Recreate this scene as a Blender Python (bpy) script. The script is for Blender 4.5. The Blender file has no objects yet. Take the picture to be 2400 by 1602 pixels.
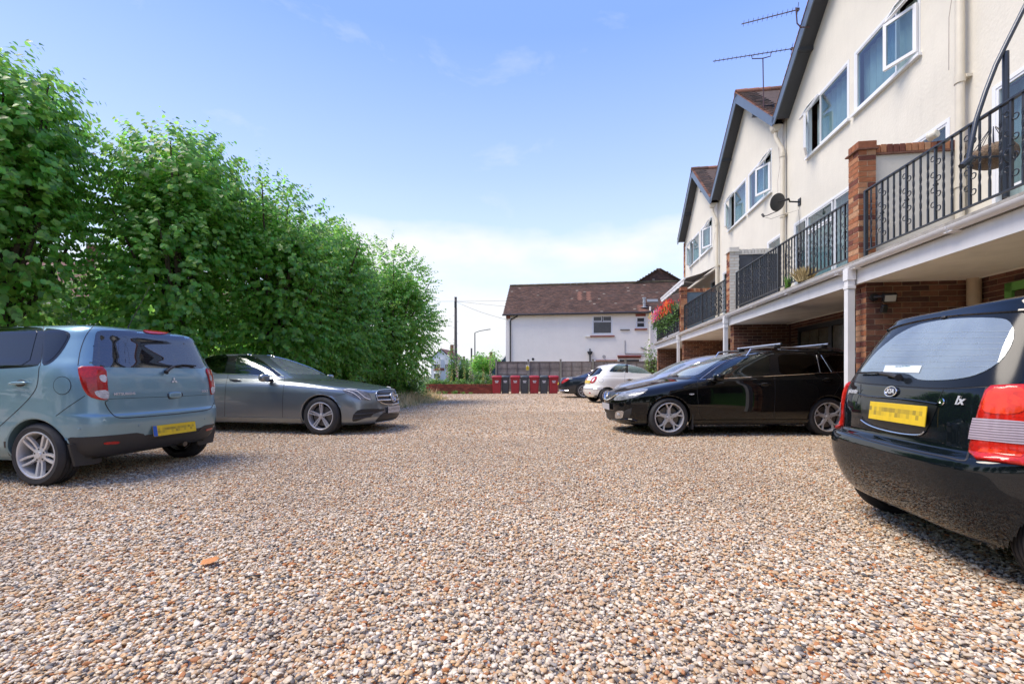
import bpy, bmesh, math, random
import numpy as np
from mathutils import Vector, Matrix
from mathutils.bvhtree import BVHTree
from mathutils.geometry import delaunay_2d_cdt, interpolate_bezier
random.seed(7)
RND = random.Random(11)
sc = bpy.context.scene
COL = sc.collection
R = math.radians

# ---------------------------------------------------------------- camera
CAMZ = 1.02
FPX = 1067.0
cam_d = bpy.data.cameras.new('camera')
cam_d.sensor_width = 36.0
cam_d.lens = FPX / 2400 * 36
cam_d.shift_y = (881 - 801) / 2400
cam_d.clip_start = 0.05
cam_d.clip_end = 3000
cam = bpy.data.objects.new('camera', cam_d)
cam.location = (0, 0, CAMZ)
cam.rotation_euler = (R(90), 0, 0)
COL.objects.link(cam)
sc.camera = cam

# ---------------------------------------------------------------- light
SUN_EL, SUN_AZ = 61.0, -96.0      # azimuth from +Y, clockwise positive towards +X
sd = Vector((math.sin(R(SUN_AZ)) * math.cos(R(SUN_EL)), math.cos(R(SUN_AZ)) * math.cos(R(SUN_EL)), math.sin(R(SUN_EL))))
sun_d = bpy.data.lights.new('sun', 'SUN')
sun_d.energy = 1.2
sun_d.angle = R(32)
sun_d.color = (1.0, 0.90, 0.77)
sun = bpy.data.objects.new('sun', sun_d)
sun.rotation_euler = (-sd).to_track_quat('-Z', 'Y').to_euler()
COL.objects.link(sun)

world = bpy.data.worlds.new('World')
sc.world = world
world.use_nodes = True
wt = world.node_tree
wt.nodes.clear()
def wn(t, **k):
    n = wt.nodes.new(t)
    for a, b in k.items(): setattr(n, a, b)
    return n
w_out = wn('ShaderNodeOutputWorld')
w_bg = wn('ShaderNodeBackground')
sky = wn('ShaderNodeTexSky', sky_type='NISHITA')
sky.sun_disc = False
sky.sun_elevation = R(SUN_EL)
sky.sun_rotation = R(SUN_AZ)
sky.air_density = 1.0; sky.dust_density = 0.5; sky.ozone_density = 1.0
w_bg.inputs['Strength'].default_value = 0.15
tc = wn('ShaderNodeTexCoord')
sep = wn('ShaderNodeSeparateXYZ')
wt.links.new(tc.outputs['Generated'], sep.inputs[0])
# cloud bank: noise on direction, thick near the horizon, thin wisps higher up
mp = wn('ShaderNodeMapping'); mp.inputs['Scale'].default_value = (1.0, 1.0, 2.6)
mp.inputs['Location'].default_value = (3.1, 0.4, 0.0)
wt.links.new(tc.outputs['Generated'], mp.inputs[0])
nz = wn('ShaderNodeTexNoise'); nz.inputs['Scale'].default_value = 2.6; nz.inputs['Detail'].default_value = 9; nz.inputs['Roughness'].default_value = 0.52
wt.links.new(mp.outputs[0], nz.inputs['Vector'])
def wmath(op, a, b=None, c=None, clamp=False):
    n = wn('ShaderNodeMath', operation=op); n.use_clamp = clamp
    for i, v in enumerate((a, b, c)):
        if v is None: continue
        if isinstance(v, (int, float)): n.inputs[i].default_value = v
        else: wt.links.new(v, n.inputs[i])
    return n.outputs[0]
# threshold rises with elevation: more cloud low down
elev = wmath('MAXIMUM', sep.outputs['Z'], 0.0)
thr = wmath('MULTIPLY_ADD', elev, 1.35, 0.13)
df = wmath('SUBTRACT', nz.outputs['Fac'], thr)
cl1 = wmath('MULTIPLY', df, 4.6, clamp=True)
mp2 = wn('ShaderNodeMapping'); mp2.inputs['Scale'].default_value = (2.4, 2.4, 5.0); mp2.inputs['Location'].default_value = (0.7, 2.2, 1.3)
wt.links.new(tc.outputs['Generated'], mp2.inputs[0])
nz2 = wn('ShaderNodeTexNoise'); nz2.inputs['Scale'].default_value = 1.8; nz2.inputs['Detail'].default_value = 8; nz2.inputs['Roughness'].default_value = 0.6
nz2.inputs['Distortion'].default_value = 0.4
wt.links.new(mp2.outputs[0], nz2.inputs['Vector'])
cl2 = wmath('MULTIPLY', wmath('SUBTRACT', nz2.outputs['Fac'], 0.57), 2.6, clamp=True)
# thin veil whitening the sky towards the horizon
veil = wmath('POWER', wmath('SUBTRACT', 1.0, elev, clamp=True), 5.0)
veil = wmath('MULTIPLY', veil, 0.45)
c12 = wmath('MAXIMUM', cl1, wmath('MULTIPLY', cl2, 0.55))
call = wmath('MAXIMUM', c12, veil)
skym = wn('ShaderNodeVectorMath', operation='MULTIPLY')
skym.inputs[1].default_value = (1.02, 0.97, 1.12)
wt.links.new(sky.outputs[0], skym.inputs[0])
cc = wn('ShaderNodeMix', data_type='RGBA')
nz3 = wn('ShaderNodeTexNoise'); nz3.inputs['Scale'].default_value = 5.0; nz3.inputs['Detail'].default_value = 6
wt.links.new(mp.outputs[0], nz3.inputs['Vector'])
wt.links.new(nz3.outputs['Fac'], cc.inputs['Factor'])
cc.inputs['A'].default_value = (1.32, 1.37, 1.46, 1)
cc.inputs['B'].default_value = (1.72, 1.72, 1.74, 1)
mx = wn('ShaderNodeMix', data_type='RGBA')
wt.links.new(call, mx.inputs['Factor'])
sr = wn('ShaderNodeValToRGB')
els = sr.color_ramp.elements
for _ in range(3): els.new(0.5)
for e, (p_, c_) in zip(els, ((0.0, (1.5, 1.65, 1.85)), (0.16, (1.22, 1.48, 1.85)), (0.40, (0.70, 0.98, 1.78)), (0.60, (0.38, 0.66, 1.72)), (1.0, (0.34, 0.60, 1.6)))):
    e.position = p_; e.color = (c_[0] / 3, c_[1] / 3, c_[2] / 3, 1)
wt.links.new(elev, sr.inputs[0])
sx3 = wn('ShaderNodeVectorMath', operation='SCALE'); sx3.inputs['Scale'].default_value = 3.0; wt.links.new(sr.outputs[0], sx3.inputs[0])
smx = wn('ShaderNodeMix', data_type='RGBA'); smx.inputs['Factor'].default_value = 0.93
wt.links.new(skym.outputs[0], smx.inputs['A']); wt.links.new(sx3.outputs[0], smx.inputs['B'])
wt.links.new(smx.outputs['Result'], mx.inputs['A'])
wt.links.new(cc.outputs['Result'], mx.inputs['B'])
wt.links.new(mx.outputs['Result'], w_bg.inputs['Color'])
wt.links.new(w_bg.outputs[0], w_out.inputs[0])

vs = sc.view_settings
vs.view_transform = 'Standard'
vs.look = 'None'
vs.gamma = 1.0
vs.exposure = 2.15
vs.use_curve_mapping = False
sc.cycles.max_bounces = 8
sc.cycles.transparent_max_bounces = 24
sc.cycles.caustics_reflective = False
sc.cycles.caustics_refractive = False
sc.cycles.sample_clamp_indirect = 6

# ---------------------------------------------------------------- materials
MATS = {}
def nodes(name):
    m = bpy.data.materials.new(name)
    m.use_nodes = True
    nt = m.node_tree
    b = nt.nodes['Principled BSDF']
    return m, nt, b
def sn(nt, t, **k):
    n = nt.nodes.new(t)
    for a, v in k.items(): setattr(n, a, v)
    return n
def rgba(c): return (c[0], c[1], c[2], 1)
def mat(name, col, rough=0.6, metal=0.0, coat=0.0, var=0.0, vscale=6.0, bump=0.0, bscale=40.0, spec=0.5, islands=0.0, coatr=0.03, detail=4.0, streak=0.0):
    """plain material; var = noise variation of the colour, islands = per piece variation, bump = fine relief"""
    if name in MATS: return MATS[name]
    m, nt, b = nodes(name)
    b.inputs['Base Color'].default_value = rgba(col)
    b.inputs['Roughness'].default_value = rough
    b.inputs['Metallic'].default_value = metal
    b.inputs['Coat Weight'].default_value = coat
    b.inputs['Coat Roughness'].default_value = coatr
    b.inputs['Specular IOR Level'].default_value = spec
    L = nt.links.new
    tcn = None
    if var or bump:
        tcn = sn(nt, 'ShaderNodeTexCoord')
    src = None
    if var:
        n = sn(nt, 'ShaderNodeTexNoise'); n.inputs['Scale'].default_value = vscale; n.inputs['Detail'].default_value = detail; n.inputs['Roughness'].default_value = 0.65
        L(tcn.outputs['Object'], n.inputs['Vector'])
        mr = sn(nt, 'ShaderNodeMapRange'); mr.inputs['From Min'].default_value = 0.3; mr.inputs['From Max'].default_value = 0.7
        mr.inputs['To Min'].default_value = 1 - var; mr.inputs['To Max'].default_value = 1 + var
        L(n.outputs['Fac'], mr.inputs['Value'])
        src = mr.outputs[0]
    if streak and src is not None:      # run-off marks: tall thin stains
        mp_ = sn(nt, 'ShaderNodeMapping'); mp_.inputs['Scale'].default_value = (5.0, 5.0, 0.35); L(tcn.outputs['Object'], mp_.inputs[0])
        ns = sn(nt, 'ShaderNodeTexNoise'); ns.inputs['Scale'].default_value = 1.6; ns.inputs['Detail'].default_value = 7; ns.inputs['Roughness'].default_value = 0.6; L(mp_.outputs[0], ns.inputs['Vector'])
        ms = sn(nt, 'ShaderNodeMapRange'); ms.inputs['From Min'].default_value = 0.50; ms.inputs['From Max'].default_value = 0.78; ms.inputs['To Min'].default_value = 1.0; ms.inputs['To Max'].default_value = 1 - streak; L(ns.outputs['Fac'], ms.inputs['Value'])
        mm_ = sn(nt, 'ShaderNodeMath', operation='MULTIPLY'); L(src, mm_.inputs[0]); L(ms.outputs[0], mm_.inputs[1]); src = mm_.outputs[0]
    if islands:
        g = sn(nt, 'ShaderNodeNewGeometry'); oi = sn(nt, 'ShaderNodeObjectInfo')
        a = sn(nt, 'ShaderNodeMath', operation='ADD'); L(g.outputs['Random Per Island'], a.inputs[0]); L(oi.outputs['Random'], a.inputs[1])
        f = sn(nt, 'ShaderNodeMath', operation='FRACT'); L(a.outputs[0], f.inputs[0])
        mr2 = sn(nt, 'ShaderNodeMapRange'); mr2.inputs['To Min'].default_value = 1 - islands; mr2.inputs['To Max'].default_value = 1 + islands
        L(f.outputs[0], mr2.inputs['Value'])
        if src is None: src = mr2.outputs[0]
        else:
            mm = sn(nt, 'ShaderNodeMath', operation='MULTIPLY'); L(src, mm.inputs[0]); L(mr2.outputs[0], mm.inputs[1]); src = mm.outputs[0]
    if src is not None:
        vm = sn(nt, 'ShaderNodeVectorMath', operation='SCALE'); vm.inputs[0].default_value = col[:3]
        L(src, vm.inputs['Scale']); L(vm.outputs[0], b.inputs['Base Color'])
    if bump:
        n = sn(nt, 'ShaderNodeTexNoise'); n.inputs['Scale'].default_value = bscale; n.inputs['Detail'].default_value = 5
        L(tcn.outputs['Object'], n.inputs['Vector'])
        bp = sn(nt, 'ShaderNodeBump'); bp.inputs['Strength'].default_value = 1.0; bp.inputs['Distance'].default_value = bump
        L(n.outputs['Fac'], bp.inputs['Height']); L(bp.outputs[0], b.inputs['Normal'])
    MATS[name] = m
    return m
def ramp_mat(name, stops, rough=0.85, patch=0.0, bump=0.0, bscale=60, noise=0.0, nscale=8.0, var=0.15, spec=0.3):
    """colour picked per piece from a ramp (bricks, tiles, pebbles), with grain on top"""
    if name in MATS: return MATS[name]
    m, nt, b = nodes(name); L = nt.links.new
    g = sn(nt, 'ShaderNodeNewGeometry'); oi = sn(nt, 'ShaderNodeObjectInfo')
    a = sn(nt, 'ShaderNodeMath', operation='ADD'); L(g.outputs['Random Per Island'], a.inputs[0]); L(oi.outputs['Random'], a.inputs[1])
    f = sn(nt, 'ShaderNodeMath', operation='FRACT'); L(a.outputs[0], f.inputs[0])
    cr = sn(nt, 'ShaderNodeValToRGB'); cr.color_ramp.interpolation = 'CONSTANT' if len(stops) > 3 else 'LINEAR'
    els = cr.color_ramp.elements
    while len(els) < len(stops): els.new(0.5)
    for e, (p, c) in zip(els, stops): e.position = p; e.color = rgba(c)
    L(f.outputs[0], cr.inputs[0])
    tcn = sn(nt, 'ShaderNodeTexCoord')
    n = sn(nt, 'ShaderNodeTexNoise'); n.inputs['Scale'].default_value = nscale; n.inputs['Detail'].default_value = 6; n.inputs['Roughness'].default_value = 0.7
    L(tcn.outputs['Object'], n.inputs['Vector'])
    mr = sn(nt, 'ShaderNodeMapRange'); mr.inputs['From Min'].default_value = 0.3; mr.inputs['From Max'].default_value = 0.7
    mr.inputs['To Min'].default_value = 1 - var; mr.inputs['To Max'].default_value = 1 + var
    L(n.outputs['Fac'], mr.inputs['Value'])
    vm = sn(nt, 'ShaderNodeVectorMath', operation='SCALE'); L(cr.outputs[0], vm.inputs[0]); L(mr.outputs[0], vm.inputs['Scale'])
    L(vm.outputs[0], b.inputs['Base Color'])
    if patch:      # broad browner, dustier areas across the yard
        np_ = sn(nt, 'ShaderNodeTexNoise'); np_.inputs['Scale'].default_value = 0.7; np_.inputs['Detail'].default_value = 5
        L(g.outputs['Position'], np_.inputs['Vector'])
        m3 = sn(nt, 'ShaderNodeMapRange'); m3.inputs['From Min'].default_value = 0.42; m3.inputs['From Max'].default_value = 0.68; m3.inputs['To Max'].default_value = patch; L(np_.outputs['Fac'], m3.inputs['Value'])
        mp3 = sn(nt, 'ShaderNodeMix', data_type='RGBA'); mp3.inputs['B'].default_value = (0.33, 0.25, 0.18, 1); L(vm.outputs[0], mp3.inputs['A']); L(m3.outputs[0], mp3.inputs['Factor']); L(mp3.outputs['Result'], b.inputs['Base Color'])
    b.inputs['Roughness'].default_value = rough
    b.inputs['Specular IOR Level'].default_value = spec
    if bump:
        n2 = sn(nt, 'ShaderNodeTexNoise'); n2.inputs['Scale'].default_value = bscale; n2.inputs['Detail'].default_value = 5
        L(tcn.outputs['Object'], n2.inputs['Vector'])
        bp = sn(nt, 'ShaderNodeBump'); bp.inputs['Distance'].default_value = bump
        L(n2.outputs['Fac'], bp.inputs['Height']); L(bp.outputs[0], b.inputs['Normal'])
    MATS[name] = m
    return m
def glass_mat(name, tint=(0.5, 0.6, 0.6), trans=0.6, ior=1.6, dust_sheen=0.0, rough=0.0, dust_sheencol=(0.55, 0.62, 0.66)):
    """thin tinted glazing: clear sheet plus Fresnel reflection plus a film of dust"""
    if name in MATS: return MATS[name]
    m = bpy.data.materials.new(name); m.use_nodes = True; nt = m.node_tree; nt.nodes.clear(); L = nt.links.new
    out = sn(nt, 'ShaderNodeOutputMaterial')
    tr = sn(nt, 'ShaderNodeBsdfTransparent'); tr.inputs[0].default_value = rgba([c * trans for c in tint])
    gl = sn(nt, 'ShaderNodeBsdfGlossy'); gl.inputs['Roughness'].default_value = rough; gl.inputs['Color'].default_value = (1, 1, 1, 1)
    fr = sn(nt, 'ShaderNodeFresnel'); fr.inputs['IOR'].default_value = ior
    mx = sn(nt, 'ShaderNodeMixShader')
    ge = sn(nt, 'ShaderNodeNewGeometry'); om = sn(nt, 'ShaderNodeMath', operation='SUBTRACT'); om.inputs[0].default_value = 1.0; L(ge.outputs['Backfacing'], om.inputs[1])
    fm = sn(nt, 'ShaderNodeMath', operation='MULTIPLY'); L(fr.outputs[0], fm.inputs[0]); L(om.outputs[0], fm.inputs[1])
    L(fm.outputs[0], mx.inputs[0]); L(tr.outputs[0], mx.inputs[1]); L(gl.outputs[0], mx.inputs[2])
    res = mx
    if dust_sheen:
        d = sn(nt, 'ShaderNodeBsdfDiffuse'); d.inputs[0].default_value = rgba(dust_sheencol)
        t = sn(nt, 'ShaderNodeTexCoord'); n = sn(nt, 'ShaderNodeTexNoise'); n.inputs['Scale'].default_value = 3.0; n.inputs['Detail'].default_value = 7
        L(t.outputs['Object'], n.inputs['Vector'])
        mr = sn(nt, 'ShaderNodeMapRange'); mr.inputs['From Min'].default_value = 0.25; mr.inputs['From Max'].default_value = 0.8
        mr.inputs['To Min'].default_value = dust_sheen * 0.6; mr.inputs['To Max'].default_value = dust_sheen * 1.4
        L(n.outputs['Fac'], mr.inputs['Value'])
        m2 = sn(nt, 'ShaderNodeMixShader'); L(mr.outputs[0], m2.inputs[0]); L(mx.outputs[0], m2.inputs[1]); L(d.outputs[0], m2.inputs[2])
        res = m2
    L(res.outputs[0], out.inputs[0])
    MATS[name] = m
    return m
def paint_mat(name, col, metal=0.0, rough=0.35, spec=0.25, dirt=0.0, flake=0.0, coat=1.0, dirtcol=(0.30, 0.27, 0.23), scale=2.5):
    if name in MATS: return MATS[name]
    m, nt, b = nodes(name); L = nt.links.new
    b.inputs['Metallic'].default_value = metal
    b.inputs['Roughness'].default_value = rough
    b.inputs['Coat Weight'].default_value = coat
    b.inputs['Coat Roughness'].default_value = 0.02
    b.inputs['Coat IOR'].default_value = 1.5
    b.inputs['Specular IOR Level'].default_value = spec
    b.inputs['Base Color'].default_value = rgba(col)
    t = sn(nt, 'ShaderNodeTexCoord')
    # faint film of dust, thicker towards the sills
    n = sn(nt, 'ShaderNodeTexNoise'); n.inputs['Scale'].default_value = scale; n.inputs['Detail'].default_value = 9; n.inputs['Roughness'].default_value = 0.7
    L(t.outputs['Object'], n.inputs['Vector'])
    s = sn(nt, 'ShaderNodeSeparateXYZ'); L(t.outputs['Object'], s.inputs[0])
    mr = sn(nt, 'ShaderNodeMapRange'); mr.inputs['From Min'].default_value = 0.15; mr.inputs['From Max'].default_value = 0.75
    mr.inputs['To Min'].default_value = 1.6; mr.inputs['To Max'].default_value = 0.6
    L(s.outputs['Z'], mr.inputs['Value'])
    mr2 = sn(nt, 'ShaderNodeMapRange'); mr2.inputs['From Min'].default_value = 0.35; mr2.inputs['From Max'].default_value = 0.75
    mr2.inputs['To Min'].default_value = 0.15; mr2.inputs['To Max'].default_value = 1.0
    L(n.outputs['Fac'], mr2.inputs['Value'])
    mu = sn(nt, 'ShaderNodeMath', operation='MULTIPLY'); L(mr.outputs[0], mu.inputs[0]); L(mr2.outputs[0], mu.inputs[1])
    mu2 = sn(nt, 'ShaderNodeMath', operation='MULTIPLY'); mu2.use_clamp = True; L(mu.outputs[0], mu2.inputs[0]); mu2.inputs[1].default_value = dirt
    mx = sn(nt, 'ShaderNodeMix', data_type='RGBA'); mx.inputs['A'].default_value = rgba(col); mx.inputs['B'].default_value = rgba(dirtcol)
    L(mu2.outputs[0], mx.inputs['Factor']); L(mx.outputs['Result'], b.inputs['Base Color'])
    cw = sn(nt, 'ShaderNodeMath', operation='MULTIPLY_ADD'); cw.inputs[1].default_value = -0.9 * coat; cw.inputs[2].default_value = coat; cw.use_clamp = True
    L(mu2.outputs[0], cw.inputs[0]); L(cw.outputs[0], b.inputs['Coat Weight'])
    cr = sn(nt, 'ShaderNodeMath', operation='MULTIPLY_ADD'); cr.inputs[1].default_value = 0.25; cr.inputs[2].default_value = 0.02
    L(mu2.outputs[0], cr.inputs[0]); L(cr.outputs[0], b.inputs['Coat Roughness'])
    MATS[name] = m
    return m

# ---------------------------------------------------------------- mesh helpers
class MB:
    """collects simple shapes; build() links them as one mesh object"""
    def __init__(s): s.v = []; s.f = []; s.mi = []; s.cur = 0
    def add(s, vs, fs):
        o = len(s.v); s.v += [tuple(p) for p in vs]; s.f += [tuple(i + o for i in f) for f in fs]; s.mi += [s.cur] * len(fs)
    def box(s, c, d, M=None):
        x, y, z = d[0] / 2, d[1] / 2, d[2] / 2
        P = [Vector((a * x, b * y, e * z)) for a in (-1, 1) for b in (-1, 1) for e in (-1, 1)]
        if M is not None: P = [M @ p for p in P]
        P = [p + Vector(c) for p in P]
        s.add(P, [(0, 1, 3, 2), (4, 6, 7, 5), (0, 4, 5, 1), (2, 3, 7, 6), (0, 2, 6, 4), (1, 5, 7, 3)])
    def box2(s, a, b):
        s.box([(a[i] + b[i]) / 2 for i in range(3)], [abs(b[i] - a[i]) for i in range(3)])
    def tube(s, path, r, n=8, cap=True, closed=False):
        path = [Vector(p) for p in path]; m = len(path)
        rr = r if isinstance(r, (list, tuple)) else [r] * m
        rings = []; prev = None
        for i, p in enumerate(path):
            a = path[(i - 1) % m] if (closed or i > 0) else p
            b = path[(i + 1) % m] if (closed or i < m - 1) else p
            t = (b - a)
            t = t.normalized() if t.length > 1e-9 else Vector((0, 0, 1))
            if prev is None:
                up = Vector((0, 0, 1)) if abs(t.z) < 0.9 else Vector((1, 0, 0))
                e1 = t.cross(up).normalized()
            else:
                e1 = (prev - t * prev.dot(t))
                e1 = e1.normalized() if e1.length > 1e-6 else prev
            prev = e1; e2 = t.cross(e1)
            rings.append([p + e1 * (rr[i] * math.cos(2 * math.pi * k / n)) + e2 * (rr[i] * math.sin(2 * math.pi * k / n)) for k in range(n)])
        vs = [q for rg in rings for q in rg]; fs = []
        for i in range(m if closed else m - 1):
            j = (i + 1) % m
            for k in range(n):
                k2 = (k + 1) % n
                fs.append((i * n + k, i * n + k2, j * n + k2, j * n + k))
        if cap and not closed:
            fs.append(tuple(range(n - 1, -1, -1))); fs.append(tuple((m - 1) * n + k for k in range(n)))
        s.add(vs, fs)
    def lathe(s, prof, n=24, M=None, closed=False):
        """profile (r, h) spun about local z"""
        vs = []; m = len(prof)
        for r, h in prof:
            for k in range(n):
                a = 2 * math.pi * k / n
                p = Vector((r * math.cos(a), r * math.sin(a), h))
                vs.append(M @ p if M is not None else p)
        fs = []
        for i in range(m if closed else m - 1):
            j = (i + 1) % m
            for k in range(n):
                k2 = (k + 1) % n
                fs.append((i * n + k, i * n + k2, j * n + k2, j * n + k))
        s.add(vs, fs)
    def prism(s, poly, d0, d1, M=None):
        """2D outline in local xy extruded from z=d0 to d1"""
        n = len(poly)
        vs = [Vector((p[0], p[1], d0)) for p in poly] + [Vector((p[0], p[1], d1)) for p in poly]
        if M is not None: vs = [M @ v for v in vs]
        fs = [tuple(range(n - 1, -1, -1)), tuple(range(n, 2 * n))]
        for k in range(n):
            k2 = (k + 1) % n
            fs.append((k, k2, n + k2, n + k))
        s.add(vs, fs)
    def mesh(s, name, mats, smooth=False, angle=None):
        me = bpy.data.meshes.new(name)
        me.from_pydata(s.v, [], s.f)
        if not isinstance(mats, (list, tuple)): mats = [mats]
        for m in mats: me.materials.append(m)
        if len(mats) > 1: me.polygons.foreach_set('material_index', s.mi)
        if smooth:
            me.polygons.foreach_set('use_smooth', [True] * len(s.f))
            if angle is not None:
                try: me.set_sharp_from_angle(angle=R(angle))
                except Exception: pass
        me.update()
        return me
    def build(s, name, mats, parent=None, smooth=False, angle=40, bevel=0.0, **tags):
        o = bpy.data.objects.new(name, s.mesh(name, mats, smooth, angle))
        COL.objects.link(o)
        if parent is not None: o.parent = parent
        if bevel:
            md = o.modifiers.new('bevel', 'BEVEL'); md.width = bevel; md.segments = 2; md.limit_method = 'ANGLE'; md.angle_limit = R(40)
        for k, v in tags.items(): o[k] = v
        return o
def mesh_obj(name, vs, fs, m, parent=None, smooth=True, **tags):
    b = MB(); b.v = [tuple(v) for v in vs]; b.f = fs; b.mi = [0] * len(fs)
    return b.build(name, m, parent, smooth, **tags)
def empty(name, loc=(0, 0, 0), rz=0.0, parent=None, **tags):
    o = bpy.data.objects.new(name, None); COL.objects.link(o)
    o.location = loc; o.rotation_euler = (0, 0, rz); o.empty_display_size = 0.2
    if parent is not None: o.parent = parent
    for k, v in tags.items(): o[k] = v
    return o
def tag(o, label=None, category=None, group=None, kind=None):
    for k, v in (('label', label), ('category', category), ('group', group), ('kind', kind)):
        if v: o[k] = v
    return o
def copy_tree(o, parent=None):
    c = o.copy(); COL.objects.link(c)
    if parent is not None: c.parent = parent
    for ch in list(o.children): copy_tree(ch, c)
    return c
def at_px(px, py, Y):
    """the point of the place at depth Y that the photograph shows at a pixel"""
    return Vector(((px - 1200) / FPX * Y, Y, CAMZ + (881 - py) / FPX * Y))
def text_mesh(s, size, extrude=0.002, align='CENTER', bold=0.0, shear=0.0, sx=1.0):
    cu = bpy.data.curves.new('txt', 'FONT'); cu.body = s; cu.size = size; cu.extrude = extrude
    cu.align_x = align; cu.align_y = 'CENTER'; cu.offset = bold; cu.shear = shear; cu.resolution_u = 3
    ob = bpy.data.objects.new('txt', cu); COL.objects.link(ob)
    bpy.context.view_layer.update()
    dg = bpy.context.evaluated_depsgraph_get()
    me = bpy.data.meshes.new_from_object(ob.evaluated_get(dg))
    bpy.data.objects.remove(ob); bpy.data.curves.remove(cu)
    if sx != 1.0:
        for v in me.vertices: v.co.x *= sx
    return me
GRAVEL, TREEQ = 1.0, 1.0
# ================================================================ cars: shared builder
def pchip(t, y, tq):
    t = np.asarray(t, float); y = np.asarray(y, float)
    h = np.diff(t); d = np.diff(y) / h
    m = np.zeros_like(y)
    for i in range(1, len(y) - 1):
        if d[i - 1] * d[i] > 0:
            w1 = 2 * h[i] + h[i - 1]; w2 = h[i] + 2 * h[i - 1]
            m[i] = (w1 + w2) / (w1 / d[i - 1] + w2 / d[i])
    m[0] = d[0]; m[-1] = d[-1]
    i = np.clip(np.searchsorted(t, tq, side='right') - 1, 0, len(h) - 1)
    s = (tq - t[i]) / h[i]
    return ((1 + 2 * s) * (1 - s) ** 2 * y[i] + s * (1 - s) ** 2 * h[i] * m[i] + s * s * (3 - 2 * s) * y[i + 1] + s * s * (s - 1) * h[i] * m[i + 1])
def chaikin(P, it=2, closed=True):
    P = [Vector(p) for p in P]
    for _ in range(it):
        Q = []
        n = len(P)
        if not closed: Q.append(P[0])
        for i in range(n if closed else n - 1):
            a, b = P[i], P[(i + 1) % n]
            Q.append(a * 0.75 + b * 0.25); Q.append(a * 0.25 + b * 0.75)
        if not closed: Q.append(P[-1])
        P = Q
    return P
def densify(P, ds, closed=True):
    out = []
    n = len(P)
    for i in range(n if closed else n - 1):
        a, b = P[i], P[(i + 1) % n]
        k = max(1, int(math.ceil((b - a).length / ds)))
        out += [a.lerp(b, j / k) for j in range(k)]
    if not closed: out.append(P[-1])
    return out

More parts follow.
